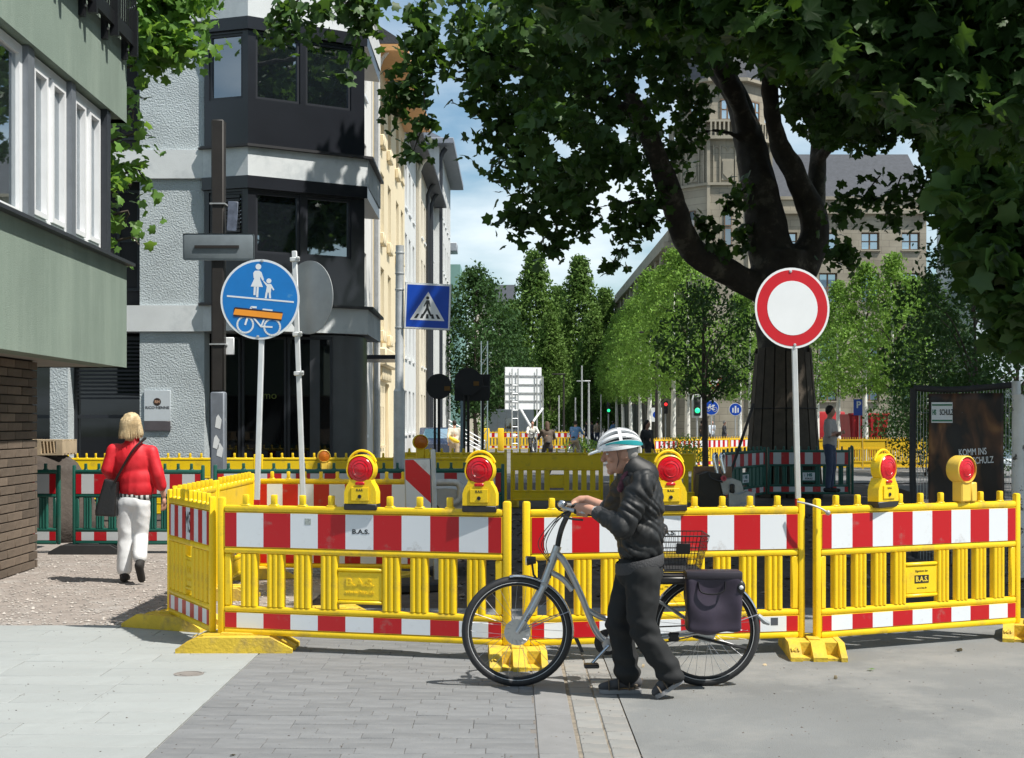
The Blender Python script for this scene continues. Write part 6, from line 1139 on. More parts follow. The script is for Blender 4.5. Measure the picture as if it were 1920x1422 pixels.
j = MB(); j.ell(V(.045, 0, 1.20), (.135, .20, .21), 20, 14); j.ell(V(.038, 0, 1.03), (.152, .19, .19), 20, 14); j.ell(V(.034, 0, .93), (.142, .18, .13), 20, 12); limb(j, [V(.035, -.175, 1.325), V(-.005, .165, 1.335)], [.078, .078], 14); limb(j, [V(.03, 0, 1.32), V(-.005, 0, 1.405)], [.11, .078], 14)
limb(j, [aN[0], aN[0].lerp(aN[1], .5), aN[1], aN[1].lerp(aN[2], .5), aN[1].lerp(aN[2], .80)], [.080, .076, .070, .060, .046], 14); limb(j, [aF[0], aF[0].lerp(aF[1], .5), aF[1], aF[1].lerp(aF[2], .15)], [.085, .082, .074, .064], 14)
def wr(v):
    q_ = mnoise.noise(v * 4) * .12; a = abs(mnoise.noise(Vector(((v.x + v.z) * 13 + q_ * 20, v.y * 6, (v.z - v.x) * 4)))); b = abs(mnoise.noise(Vector(((v.x - v.z * .6) * 22 + 7, v.y * 10, (v.z + v.x) * 7)))); return .026 * a + .011 * b - .006
vox('jacket', j, M_jack, man, .0075, 3, wr)
wb = MB(); n = 40
for r_, dz in ((.0, .0), (.006, .012), (.006, .062), (.0, .075)):
    for i in range(n): a = 2 * math.pi * i / n; x = .03 + (.146 + r_) * math.cos(a); wb.v.append((x, (.178 + r_) * math.sin(a), .785 + dz + (x - .03) * .22))
wb.f = [[k * n + i, k * n + (i + 1) % n, (k + 1) * n + (i + 1) % n, (k + 1) * n + i] for k in range(3) for i in range(n)]; wb.m = [0] * len(wb.f); wb.build('waistband', M_rib, man)
for a, u in ((aN, .85), (aF, .2)): c = a[1].lerp(a[2], u); d = (a[2] - a[1]).normalized(); MB().tube([c - d * .03, c, c + d * .03], [.046 if u > .5 else .058, .047 if u > .5 else .06, .044 if u > .5 else .055], 16).build('cuff', M_rib, man)
col_ = MB(); limb(col_, [V(.055, .0, 1.37), V(-.012, 0, 1.425)], [.10, .082], 14); 
vox('collar', col_, M_jack, man, .012, 2)
cf = MB(); limb(cf, [V(-.085, -.015, 1.29), V(-.068, -.03, 1.35), V(-.045, -.052, 1.40)], [.028, .026, .018], 10); limb(cf, [V(-.085, .015, 1.29), V(-.045, .05, 1.40)], [.028, .018], 10); vox('shirt_collar', cf, pmat('plaid_shirt', (.10, .03, .05), .8, var=.9, vscale=30), man, .01, 2)
M_tro = pmat('charcoal_trousers', (.010, .011, .012), .85, var=.15, vscale=4, ridge=(5, (1.4, 1, .5), (0, .3, 0), .7))
p = MB(); p.ell(V(.03, 0, .77), (.145, .172, .12), 18, 10)
limb(p, [lN[0], lN[0].lerp(lN[1], .5), lN[1], lN[1].lerp(lN[2], .5), lN[1].lerp(lN[2], .93)], [.108, .100, .082, .076, .078], 16); limb(p, [lF[0], lF[0].lerp(lF[1], .5), lF[1], lF[1].lerp(lF[2], .5), lF[1].lerp(lF[2], .90)], [.104, .096, .080, .074, .078], 16)
def wt(v): return .008 * (1 - 2 * abs(mnoise.noise(Vector((v.x * 6 + v.z * 4, v.y * 6, v.z * 5))))) + .005 * mnoise.noise(v * 20) + (.010 * math.sin(v.z * 55 + v.x * 20) * max(0, 1 - abs(v.z - .42) * 9)) + (.010 * math.sin(v.z * 60) * max(0, 1 - abs(v.z - .15) * 8))
vox('trousers', p, M_tro, man, .011, 8, wt)
M_sand_ = pmat('sandal_leather', (.10, .075, .05), .7, var=.4, vscale=16); M_sole = pmat('grey_sole', (.22, .22, .23), .7)
def sandal(heel, toe, wd=.047):
    d = (toe - heel); m = MB(); a = heel + d * .02; n = Vector((0, 1, 0)); upv = d.cross(n); upv = -upv.normalized() if upv.z < 0 else upv.normalized()
    out = [(0, .6), (.15, .85), (.4, .8), (.7, 1.1), (.9, .95), (1.0, .5)]; pts = [heel + d * u + n * wd * w_ for u, w_ in out] + [heel + d * u - n * wd * w_ for u, w_ in reversed(out)]; s_ = MB().prism([q_ - upv * .022 for q_ in pts], upv * .024)
    t = thing('x', None, None); t.name = 'sandal'; t.parent = man; s_.build('sole', M_sole, t)
    f = MB(); limb(f, [heel + d * .1 + upv * .045, heel + d * .45 + upv * .042, heel + d * .75 + upv * .022, heel + d * .95 + upv * .015], [.036, .036, .034, .024], 12); vox('sock', f, pmat('dark_sock', (.06, .06, .065), .9), t, .009, 3)
    for u, h in ((.30, .085), (.55, .068), (.78, .046)): c = heel + d * u; MB().tube([c + n * wd * 1.0 + upv * .0, c + n * wd * .85 + upv * h * .75, c + upv * h, c - n * wd * .85 + upv * h * .75, c - n * wd * 1.0], .013, 8, flat=.35).build('strap', M_sand_, t)
    MB().tube([heel + d * .18 + n * wd * .8 + upv * .02, heel - d * .0 + upv * .06, heel + d * .18 - n * wd * .8 + upv * .02], .011, 8).build('strap', M_sand_, t)
sandal(V(.285, -.085, .125), V(.115, -.10, .022)); sandal(V(.05, .09, .024), V(-.215, .085, .024))
MB().lathe([(.022, -.004), (.024, 0), (.022, .006), (0, .007)], 20, aN[2] + V(-.0, -.033, .012), Matrix.Rotation(math.radians(75), 3, 'X')).build('wrist_watch', pmat('watch_face', (.75, .76, .76), .2, .3), man)
# helmet: dark core, white ribs with open vents, teal edge, visor
M_hw = pmat('helmet_white', (.78, .79, .80), .2, var=.03, coat=.5); M_hb = pmat('helmet_core', (.02, .022, .025), .6); M_ht = pmat('helmet_teal', (.01, .22, .24), .3)
hl = thing('x', None, None); hl.name = 'helmet'; hl.parent = man; hl.location = hc + V(-.008, 0, .030); hl.rotation_euler = (0, math.radians(-8), 0); hl.scale = (.90, .92, .92)
def shell(mb, a, b, c, u0, u1, v0, v1, nu=16, nv=3, th=.012):
    """patch of an ellipsoid: u runs front (0) to back (pi) over the top, v across (angle from the crown line)"""
    o = len(mb.v)
    for k, e in enumerate((0, -th)):
        for i in range(nu + 1):
            for j_ in range(nv + 1):
                u = lerp(u0, u1, i / nu); v = lerp(v0(u) if callable(v0) else v0, v1(u) if callable(v1) else v1, j_ / nv); mb.v.append((-(a + e) * math.cos(u), (b + e) * math.sin(u) * math.sin(v), (c + e) * math.sin(u) * math.cos(v)))
    W = nv + 1; T = (nu + 1) * W; fs = []
    for i in range(nu):
        for j_ in range(nv): A_ = o + i * W + j_; fs.append([A_, A_ + 1, A_ + W + 1, A_ + W]); fs.append([A_ + T, A_ + T + W, A_ + T + W + 1, A_ + T + 1])
    for i in range(nu): fs.append([o + i * W, o + (i + 1) * W, o + (i + 1) * W + T, o + i * W + T]); A_ = o + i * W + nv; fs.append([A_, A_ + T, A_ + W + T, A_ + W])
    for j_ in range(nv): fs.append([o + j_, o + j_ + T, o + j_ + 1 + T, o + j_ + 1]); A_ = o + nu * W + j_; fs.append([A_, A_ + 1, A_ + 1 + T, A_ + T])
    mb.f += fs; mb.m += [mb.mi] * len(fs)
m = MB(); shell(m, .138, .104, .118, .08, math.pi - .05, -1.62, 1.62, 20, 20, .02); m.build('core', M_hb, hl, ang=60)
for k in range(-3, 4):
    v = k * .44; m = MB(); w_ = .105 if abs(k) < 3 else .16; shell(m, .158, .124, .137, .10, math.pi - .08, lambda u, v=v, w_=w_: v - w_ * (1.15 - .35 * math.sin(u)), lambda u, v=v, w_=w_: v + w_ * (1.15 - .35 * math.sin(u)), 20, 3, .022); m.build('rib', M_hw, hl, ang=50)
for u in (.40, 1.62): m = MB(); shell(m, .1575, .1235, .1365, u - .07, u + .07, -1.45, 1.45, 3, 24, .02); m.build('cross_rib', M_hw, hl, ang=50)
for s in (-1, 1): m = MB(); shell(m, .160, .126, .130, .15, math.pi - .1, s * 1.46, s * 1.66, 20, 2, .022); m.build('rim', M_hw if s > 0 else M_hw, hl, ang=50); m = MB(); shell(m, .1625, .1285, .1412, .9, math.pi - .12, s * 1.22, lambda u, s=s: s * (1.30 + .22 * max(0, u - 1.2)), 18, 3, .012); m.build('teal_trim', M_ht, hl, ang=50)
m = MB(); vp = [(-.118, .088), (-.165, .075), (-.215, .035), (-.225, 0), (-.215, -.035), (-.165, -.075), (-.118, -.088), (-.14, 0)]; m.prism([(a, b, .012 - (-.118 - a) * .32 - b * b * 1.5) for a, b in vp], (0, 0, .010)); m.build('visor', M_hw, hl, ang=30)
for s in (-1, 1): MB().tube([(-.03, s * .095, -.01), (-.025, s * .083, -.08), (-.045, s * .05, -.135), (-.055, 0, -.15)], .005, 6, flat=.4).build('strap', M_hb, hl)
# ---- woman in red seen from behind
Yw = 15.25; Xw = (246 - 960) / F * Yw; s_ = F / Yw
wom = thing('person', 'blonde woman in red jacket and white trousers walking away on the gravel', 'person', (Xw, Yw, 0))
W = lambda px, py, y=0.0: Vector(((px - 246) / s_, y, H - (py - HZ) / s_))
bd = MB(); hd = W(246, 798); bd.ell(hd, (.076, .095, .115), 14, 10); limb(bd, [hd, W(248, 826, -.01)], [.055, .06], 10); limb(bd, [W(248, 838), W(250, 880), W(252, 930)], [.085, .09, .10], 10)
wl = [W(213, 845), W(203, 880, -.03), W(212, 905, .14)]; wrr = [W(284, 848), W(297, 890, -.02), W(305, 930, .05)]
for a in (wl, wrr): limb(bd, a, [.048, .04, .028], 10)
hnd = W(305, 945, .06); bd.ell(W(305, 941, .06), (.026, .038, .045), 10, 8)
for k in range(4): f0 = W(302 + k * 1.8, 948, .035 + k * .018); limb(bd, [f0, f0 + V(-.005, .005, -.035), f0 + V(-.014, .008, -.062 + .004 * abs(k - 1))], [.0095, .009, .0075], 7)
limb(bd, [W(303, 938, .09), W(299, 947, .105), W(299, 953, .10)], [.012, .010, .008], 7)
lL = [W(238, 945), W(234, 1010, .02), W(232, 1072, .02)]; lR = [W(264, 945), W(262, 1005, .05), W(270, 1052, -.18)]
for l in (lL, lR): limb(bd, l, [.07, .055, .04], 10)
vox('body', bd, M_skin, wom, .009, 3)
j = MB(); j.ell(W(249, 866), (.20, .12, .225), 18, 12); j.ell(W(254, 898), (.188, .125, .17), 18, 12); j.ell(W(256, 915), (.183, .128, .165), 18, 12); limb(j, [W(217, 843), W(281, 846)], [.062, .062], 12); limb(j, [W(249, 845), W(248, 824)], [.1, .07], 12)
limb(j, [wl[0], wl[1], wl[1].lerp(wl[2], .65)], [.072, .066, .060], 12); limb(j, [wrr[0], wrr[1], wrr[1].lerp(wrr[2], .55)], [.072, .064, .058], 12)
def wj(v): return .006 * (1 - 2 * abs(mnoise.noise(Vector((v.x * 11, v.y * 8, v.z * 2))))) + .0015 * mnoise.noise(v * 19)
vox('jacket', j, pmat('red_jacket', (.60, .012, .022), .6, var=.08, vscale=4, ridge=(3.5, (1.6, 1, .3), (0, .15, 0), .22)), wom, .012, 14, wj)
sh_ = MB(); sh_.ell(W(254, 930), (.178, .122, .09), 16, 10); vox('blouse_hem', sh_, stripemat('black_white_print', (.03, .03, .03), (.6, .6, .58), .05, 0, .8), wom, .014, 2)
M_wt = pmat('white_cotton', (.70, .71, .72), .85, var=.05, vscale=4, ridge=(4, (1.5, 1, .35), (0, .2, 0), .25))
p = MB(); p.ell(W(251, 940), (.165, .125, .12), 16, 10); limb(p, [lL[0], lL[0].lerp(lL[1], .6), lL[1], lL[1].lerp(lL[2], .93)], [.105, .088, .076, .078], 14); limb(p, [lR[0], lR[0].lerp(lR[1], .6), lR[1], lR[1].lerp(lR[2], .80)], [.105, .088, .074, .074], 14)
vox('trousers', p, M_wt, wom, .012, 10, lambda v: .006 * (1 - 2 * abs(mnoise.noise(Vector((v.x * 8, v.y * 6, v.z * 5))))) + .002 * mnoise.noise(v * 18))
M_bt = pmat('black_suede', (.02, .018, .017), .8)
b = MB(); limb(b, [W(233, 1066, .0), W(233, 1082, .0)], [.05, .05], 10); limb(b, [W(233, 1084, -.03), W(231, 1086, .16)], [.042, .036], 10); vox('boot', b, M_bt, wom, .01, 3); b = MB(); limb(b, [W(270, 1048, -.15), W(271, 1058, -.20)], [.05, .05], 10); limb(b, [W(271, 1056, -.24), W(272, 1083, -.14)], [.046, .042], 10); vox('boot', b, M_bt, wom, .01, 3)
# bob of blonde hair: scalp mass plus strands
M_bl = pmat('blonde_hair', (.50, .38, .22), .5, var=.35, vscale=14, bump=.3, bscale=60)
mh = MB(); mh.ell(hp(.045, 0, -.005), (.062, .0815, .07), 14, 10, tilt)
vox('hair', mh, H_grey, man, .009, 2)
for s in (-1, 1): MB().ell(hp(-.088, s * .036, .008), (.010, .014, .008), 10, 7, tilt).build('eye', pmat('eye_white', (.7, .68, .65), .2), man); MB().ell(hp(-.0955, s * .037, .008), (.004, .006, .006), 8, 6, tilt).build('iris', pmat('iris_dark', (.03, .02, .015), .2), man); MB().tube([hp(-.088, s * .058, .028), hp(-.102, s * .036, .034), hp(-.104, s * .018, .029)], .005, 6).build('eyebrow', H_grey, man)
h = MB(); h.ell(hd + V(0, 0, .02), (.105, .115, .12), 16, 12); limb(h, [W(234, 800, -.02), W(231, 815, -.03)], [.05, .042], 10); limb(h, [W(246, 800, -.04), W(246, 818, -.06)], [.07, .06], 10); limb(h, [W(259, 800, -.02), W(263, 814, -.03)], [.05, .042], 10)
hr = vox('hair', h, M_bl, wom, .011, 2, lambda v: .010 * mnoise.noise(Vector((v.x * 38, v.y * 38, v.z * 6))))
sm_ = MB()
for k in range(170):
    a = random.uniform(-1.35, 1.35); r = .112; x = math.sin(a) * r; y = -math.cos(a) * r * .95; z0 = random.uniform(.06, .13); e = random.uniform(.9, 1.22); sm_.tube(curve([hd + V(x * .35, y * .35, .125), hd + V(x * .95, y * .95, .06), hd + V(x * 1.05, y * 1.05, -.04), hd + V(x * e, y * e, -.11 - random.uniform(0, .035))], 3), [.0035] * 7 + [.003, .002, .001], 4)
tag(sm_.build('hair_strands', M_bl, hr), kind='stuff')
bag = thing('shoulder_bag', 'black leather shoulder bag hanging at the left side of the woman', 'bag', (Xw, Yw, 0)); M_lea = pmat('black_leather', (.016, .016, .017), .32, var=.1, bump=.15, bscale=40)
m = MB(); q = [W(203, 897), W(227, 902), W(224, 968), W(186, 966), W(186, 955)]; m.prism([Vector((a.x, -.16, a.z)) for a in q], (0, .13, 0)); o = link('bag_body', remesh(m, 'bag', .012, 4), bag); o.data.materials.append(M_lea)
st = [W(222, 905, -.16), W(240, 872, -.165), W(256, 845, -.155), W(268, 829, -.10), W(272, 823, .0), W(262, 828, .09), W(240, 860, .17), W(215, 900, .06)]; MB().tube(curve(st, 5), .020, 8, flat=.7).build('strap', M_lea, bag)
# ---- people further away
wp = 'people in the background'
def at(px, Y, z=0): p = P(px, 790, Y); return (p.x, p.y, z)
c_w = cmat('white_shirt_cloth', (.66, .65, .60)); c_bl = cmat('blue_shirt_cloth', (.10, .22, .42)); c_bk = cmat('black_cloth', (.02, .02, .022)); c_br = cmat('brown_cloth', (.09, .065, .045)); c_je = cmat('dark_jeans', (.035, .05, .095)); c_gy = cmat('grey_shirt_cloth', (.36, .33, .31)); c_be = cmat('beige_cloth', (.35, .28, .2)); c_dg = cmat('dark_grey_cloth', (.06, .06, .07))
simple_person('man in pale polo shirt with folded arms beside the wrapped tree', at(1556, 29.0, .28), math.radians(60), FOLD, c_gy, c_je, H_dark, wp, .02, M_skin2, False)
yp = simple_person('person in cream hooded top with yellow waist bag walking away', at(852, 52), math.radians(185), WALK, cmat('cream_hoodie', (.62, .57, .48)), c_be, H_dark, wp, .025); wbg = thing('waist_bag', 'bright yellow bag slung across the cream hooded back', 'bag', at(852, 51.8)); m = MB(); limb(m, [V(-.14, -.02, 1.10), V(.0, -.06, 1.02), V(.13, -.02, .97)], [.06, .085, .06], 10); o = link('pouch', remesh(m, 'pouch', .02, 3), wbg); o.data.materials.append(cmat('yellow_nylon', (.75, .48, .03))); MB().tube([(-.16, 0, 1.12), (-.2, .1, 1.3), (-.1, .2, 1.45)], .02, 6).build('strap', M_yfar, wbg)
def cyclist(label, px, Y, rz, top, legs, hair, **k):
    simple_person(label, at(px, Y), rz, RIDE, top, legs, hair, wp, .028, **k)
    b = copy_tree(bike_far); b.location = at(px, Y); b.rotation_euler = (0, 0, rz + math.pi / 2); tag(b, 'bicycle ridden by the ' + label, 'bicycle', 'bicycles ridden in the background'); return b
bike_far = make_bike(False)
first = cyclist
simple_person('rider in white open shirt facing the camera', at(998, 66), .15, RIDE, c_w, c_bk, H_dark, wp, .028); bike_far.location = at(998, 66); bike_far.rotation_euler = (0, 0, .15 + math.pi / 2); tag(bike_far, 'bicycle under the rider in white open shirt', 'bicycle', 'bicycles ridden in the background')
cyclist('rider in brown jacket seen from behind', 1026, 47, math.pi + .1, c_br, c_dg, H_brown, hairlong=True, s=.98); cyclist('rider in blue shirt seen from behind', 1079, 62, math.pi - .35, c_bl, c_be, H_dark)
simple_person('dark silhouetted person standing behind the helmeted man', at(1213, 40), .8, STAND, c_bk, c_bk, H_dark, wp, .028, hairlong=True)
simple_person('person in white and blue shirt near the green signal', at(1335, 84), .4, WALK, cmat('white_blue_shirt', (.55, .6, .68)), c_je, H_dark, wp, .035); simple_person('companion in pale shirt beside the bicycle sign', at(1341, 86), 3.3, STAND, c_w, c_dg, H_brown, wp, .035); simple_person('grey haired man in dark jacket bowing his head', at(1358, 80), 1.2, WALK, c_dg, c_dg, H_grey, wp, .035); simple_person('person in brown top half hidden by the green signal', at(1316, 82), 2.0, STAND, c_br, c_je, H_dark, wp, .035)
for px, Y, tp, lb in ((1100, 100, c_bk, 'tiny dark figure right of the blue shirted rider'), (1110, 104, c_dg, 'tiny grey figure walking near the sandstone wing'), (1120, 98, c_be, 'tiny beige figure near the far signal'), (1064, 108, c_w, 'tiny pale figure left of the blue shirted rider'), (1150, 101, c_bl, 'tiny blue figure beside the thin white trunks'), (1418, 88, c_dg, 'seated dark figure low beside the trunk')): simple_person(lb, at(px, Y), random.uniform(0, 6), WALK, tp, c_je, H_dark, wp, .045)
# ------------------------------------------------------------------ street furniture and site gear
def post(name, label, px, Y, ztop, r, mat, cat='pole'):
    p = P(px, 790, Y); t = thing(name, label, cat, (p.x, p.y, 0)); MB().tube([(0, 0, 0), (0, 0, ztop * .25), (0, 0, ztop)], [r * 1.3, r, r * .8], 10).build('pole', mat, t); return t
zat = lambda y, Y: H - (y - HZ) / F * Y
# backs of traffic signs in shade
M_sb = pmat('black_sign_back', (.022, .022, .024), .6, var=.15)
for px, cy, r, Y, lb, box in ((823, 725, 24, 35, 'round dark sign back on twin dark posts, left', None), (878, 716, 26, 36, 'round dark sign back above the rectangular board', (852, 918, 724, 752)), (905, 728, 0, 37, 'tall dark rectangular signal backboard beside the round back', (887, 919, 702, 746))):
    p = P(px, 790, Y); t = thing('traffic_sign_back', lb, 'sign', (p.x, p.y, 0), 0, 'dark sign backs in the shade'); zc = zat(cy, Y); MB().tube([(0, .02, 0), (0, .02, zc + .3)], .035, 8).build('pole', M_dpole, t)
    if r: o = disc(0, r / F * Y, -.004, .004).build('plate', M_sb, t); o.location = (0, -.02, zc); MB().tube([(-.1, .02, 0), (-.1, .02, zc - .2)], .03, 8).build('pole', M_dpole, t); MB().box((.2, -.03, zc - .05), (.14, .01, .11), None, .003).build('sticker', pmat('sign_sticker', (.20, .10, .02), .7), t)
    if box: x0, x1, y0, y1 = box; MB().bx((x0 - px) / F * Y, (x1 - px) / F * Y, .05, .07, zat(y1, Y), zat(y0, Y), .01).build('board', M_sb, t)
# lattice mast
p = P(908, 790, 60); t = thing('lattice_mast', 'slim blue grey lattice mast left of the white board', 'mast', (p.x, p.y, 0)); M_mast = pmat('mast_steel', (.22, .30, .34), .5, .3)
for s in (-1, 1): MB().cyl((s * .13, 0, 0), (s * .13, 0, zat(640, 60)), .03, n=6).build('upright', M_mast, t)
for k in range(9): MB().cyl((-.13, 0, .5 + k * .5), (.13, 0, .9 + k * .5), .015, n=5).build('brace', M_mast, t)
# white board on scaffold
YB_ = 78; p = P(981, 790, YB_); t = thing('site_board', 'big white site board seen from behind on scaffold legs', 'board', (p.x, p.y, 0), .35, None, 1.08); kx = YB_ / F; M_bd = pmat('white_board', (.78, .80, .81), .6, var=.04)
MB().bx(-33 * kx, 34 * kx, 0, .08, zat(768, YB_), zat(689, YB_)).build('panel', M_bd, t)
for y in (705, 721, 737, 752): MB().bx(-33 * kx, 34 * kx, -.05, -.005, zat(y, YB_) - .03, zat(y, YB_) + .03).build('batten', M_galv, t)
for x in (-22, -11, 24, 35): MB().cyl((x * kx, -.12, 0), (x * kx, -.12, zat(692 if x != 35 else 706, YB_)), .035, n=6).build('standard', M_galv, t)
for a, b in (((-8, 766), (6, 797)), ((34, 766), (6, 800))): MB().cyl((a[0] * kx, -.2, zat(a[1], YB_)), (b[0] * kx, -.5, max(.1, zat(b[1], YB_))), .06, n=8).build('raker', M_bd, t)
for k in range(8): MB().cyl((-22 * kx, -.12, .5 + k * .45), (-11 * kx, -.12, .5 + k * .45), .025, n=5).build('rung', M_galv, t)
# traffic signals
def signal(label, px, Y, yc, col, white=True):
    p = P(px, 790, Y); t = thing('traffic_signal', label, 'traffic light', (p.x, p.y, 0), 0, 'traffic signals down the street'); z = zat(yc, Y); w_ = .17 if white else .12; h_ = .48 if white else .4
    MB().cyl((0, .05, 0), (0, .05, z + h_), .05, n=8).build('pole', M_galv, t)
    if white: MB().bx(-w_ - .1, w_ + .1, -.02, .0, z - h_ - .1, z + h_ + .1, .008).build('backboard', M_swhite, t)
    MB().bx(-w_, w_, -.16, -.021, z - h_, z + h_, .04, 2).build('housing', M_blkp, t); k = .13 if white else .1
    for q in (1, -1): on_ = (q == 1) == (col == 'r'); m = pmat('signal_' + col, (.8, .02, .02) if col == 'r' else (.02, .6, .2), .4, var=0, emit=((1, .03, .03) if col == 'r' else (.03, 1, .35), 1.2)) if on_ else M_sb; MB().lathe([(k, 0), (k * .8, .02), (0, .03)], 14, (0, -.161, z + q * h_ * .45), RX).build('lens', m, t)
signal('white framed pedestrian signal showing green', 1307, 72, 762, 'g'); signal('dark signal showing red among the white trunks', 1248, 88, 764, 'r', False); signal('dark signal showing green above the helmet', 1141, 96, 765, 'g', False)
# small signs far away
def smallsign(label, px, Y, yc, r, kind):
    p = P(px, 790, Y); t = thing('street_sign', label, 'sign', (p.x, p.y, 0), 0, 'small signs down the street'); z = zat(yc, Y); MB().cyl((0, .03, 0), (0, .03, z + r), .035, n=8).build('pole', M_galv, t)
    if kind in 'rp':
        o = disc(0, r, 0, .01).build('border', M_swhite, t); o.location = (0, 0, z); o = disc(0, r * .93, .011, .014).build('field', M_blue2, t); o.location = (0, 0, z); m = bikepic(r * .9, 0, 0, -.015, .1) if kind == 'r' else stroke([(0, -r * .5), (0, r * .5)], r * .25, -.015).join(stroke([(-r * .4, -r * .45), (-r * .4, r * .2)], r * .2, -.015)).join(stroke([(r * .4, -r * .45), (r * .4, r * .2)], r * .2, -.015)); o = m.build('pictogram', M_swhite, t); o.location = (0, 0, z)
    elif kind == 'y': o = flat([(-r, r * .8), (r, r * .8), (0, -r)], .0, .01).build('border', M_sred, t); o.location = (0, 0, z); o = flat([(-r * .68, r * .62), (r * .68, r * .62), (0, -r * .6)], -.011, .003).build('field', M_swhite, t); o.location = (0, 0, z)
    elif kind == 'P': MB().bx(-r, r, -.02, 0, z - r * 1.3, z + r * 1.3, .005).build('field', M_blue2, t); text('letter', 'P', r * 1.5, M_swhite, t, (-r * .2, -.024, z + r * .35), ext=.003, bold=.01)
    elif kind == 'w': MB().bx(-r, r, -.02, 0, z - r * 1.1, z + r * 1.1, .005).build('field', M_swhite, t); o = disc(0, r * .55, .021, .024).build('ring', M_blue2, t); o.location = (.05, 0, z)
smallsign('round blue bicycle sign right of the green signal', 1334, 70, 765, .36, 'r'); smallsign('round blue sign on dark pole left of the wrapped trunk', 1379, 72, 768, .32, 'p'); smallsign('red edged give way triangle above the bicycle sign', 1339, 76, 721, .40, 'y'); smallsign('blue parking sign between two white trunks', 1612, 60, 764, .26, 'P'); smallsign('small white blue sign left of the red signal', 1229, 86, 778, .38, 'w'); smallsign('give way triangle behind a white trunk', 1270, 92, 766, .4, 'y')
# street lamps and bare poles
for px, Y, yt, mt, lb in ((1057, 90, 703, M_dpole, 'dark street lamp right of the white board'), (1231, 62, 625, M_dpole, 'tall dark street lamp among the young trees'), (1104, 88, 716, M_galv, 'grey street lamp above the far cyclist')):
    p = P(px, 790, Y); t = thing('street_lamp', lb, 'street lamp', (p.x, p.y, 0), 0, 'street lamps'); z = zat(yt, Y); MB().tube([(0, 0, 0), (0, 0, 1), (0, 0, z)], [.11, .08, .05], 10).build('pole', mt, t); MB().bx(-.75, .1, -.12, .12, z, z + .07, .02).build('lamp_head', mt, t)
for px, Y, yt, mt, lb in ((1091, 80, 686, M_galv, 'bare grey pole right of the pyramid trees'), (1048, 86, 742, M_galv, 'short pale pole beside the white board'), (1079, 84, 746, M_galv, 'thin pole with small lamp above blue rider'), (866, 40, 752, M_mast, 'thin post beside the cream hooded walker'), (1127, 92, 740, M_galv, 'slim pole left of the far green signal')): post('street_pole', lb, px, Y, zat(yt, Y), .05, mt)
# stair rail and parked car far left
p = P(880, 790, 70); t = thing('stair_railing', 'slanting pale stair railing left of the lattice mast', 'railing', (p.x, p.y, 0))
for k in range(4): MB().cyl((-1.0, 0, 1.75 - k * .2), (.75, 0, .75 - k * .2), .03, n=6).build('rail', M_galv, t)
for x in (-1, .75): MB().cyl((x, .04, 0), (x, .04, 1.8 if x < 0 else .8), .035, n=6).build('post', M_galv, t)
p = P(826, 790, 62); t = thing('parked_car', 'dark blue parked car half hidden behind the round sign back', 'car', (p.x, p.y, 0)); M_car = pmat('dark_blue_paint', (.02, .035, .075), .2, var=0, coat=.6)
m = MB(); pr = [(-2.0, .35), (-2.05, .75), (-1.2, .95), (-.6, 1.42), (.9, 1.45), (1.7, .95), (2.1, .8), (2.1, .35)]; m.prism([(-.85, b - .0, c) for b, c in pr], (1.7, 0, 0)); m.build('body', M_car, t); m = MB(); m.prism([(-.853, b, c) for b, c in [(-1.05, .98), (-.55, 1.36), (.85, 1.38), (1.4, .98)]], (1.706, 0, 0)); m.build('side_window', G_dark, t); m = MB(); m.add([(-.72, -1.17, .985), (.72, -1.17, .985), (.62, -.66, 1.385), (-.62, -.66, 1.385)], [(0, 1, 2, 3)]); m.build('windscreen', G_blue, t)
for x in (-.8, .8):
    for y in (-1.3, 1.3): MB().lathe([(.12, -.1), (.32, -.1), (.34, -.06), (.34, .06), (.32, .1), (.12, .1)], 20, (x, y, .34), Matrix.Rotation(math.pi / 2, 3, 'Y')).build('wheel', M_tyre, t)
# red skip
YS = 62; p = P(1628, 790, YS); t = thing('red_skip', 'long red metal skip behind the white trunks at right', 'skip', (p.x, p.y, 0)); kx = YS / F; M_skip = pmat('red_skip_paint', (.42, .02, .025), .45, var=.15, vscale=2)
MB().prism([(-36 * kx, 0, zat(777, YS)), (38 * kx, 0, zat(777, YS)), (30 * kx, 0, .15), (-30 * kx, 0, .15)], (0, 1.8, 0)).build('tub', M_skip, t); MB().bx(-38 * kx, 40 * kx, -.06, .0, zat(779, YS), zat(775, YS), .01).build('rim', M_skip, t)
for k in range(6): x = lerp(-29, 29, k / 5) * kx; MB().bx(x - .05, x + .05, -.09, -.002, .2, zat(781, YS)).build('rib', M_skip, t)
# red van further back, dark red block near the signal
p = P(1545, 790, 74); t = thing('red_trailer', 'small red trailer partly hidden by the wrapped trunk', 'trailer', (p.x, p.y, 0)); MB().bx(-1.1, 1.1, 0, 1.4, .5, 2.2, .08, 2).build('box', M_skip, t); [MB().lathe([(.1, -.1), (.3, -.1), (.3, .1), (.1, .1)], 16, (x, -.05, .32), RX).build('wheel', M_tyre, t) for x in (-.6, .6)]
# white site cabin
p = P(908, 790, 100); t = thing('site_cabin', 'grey white site cabin under the white board', 'cabin', (P(958, 790, 96).x, 96, 0)); MB().bx(-1.5, 1.5, 0, 2.2, 0, 2.5, .03).build('box', pmat('cabin_panel', (.5, .54, .57), .5), t); [MB().bx(-1.5 + k * .6, -1.46 + k * .6, -.03, -.002, .1, 2.4).build('rib', M_galv, t) for k in range(6)]; MB().bx(-.4, .4, -.02, -.003, 1.2, 1.9).build('window', G_far, t)
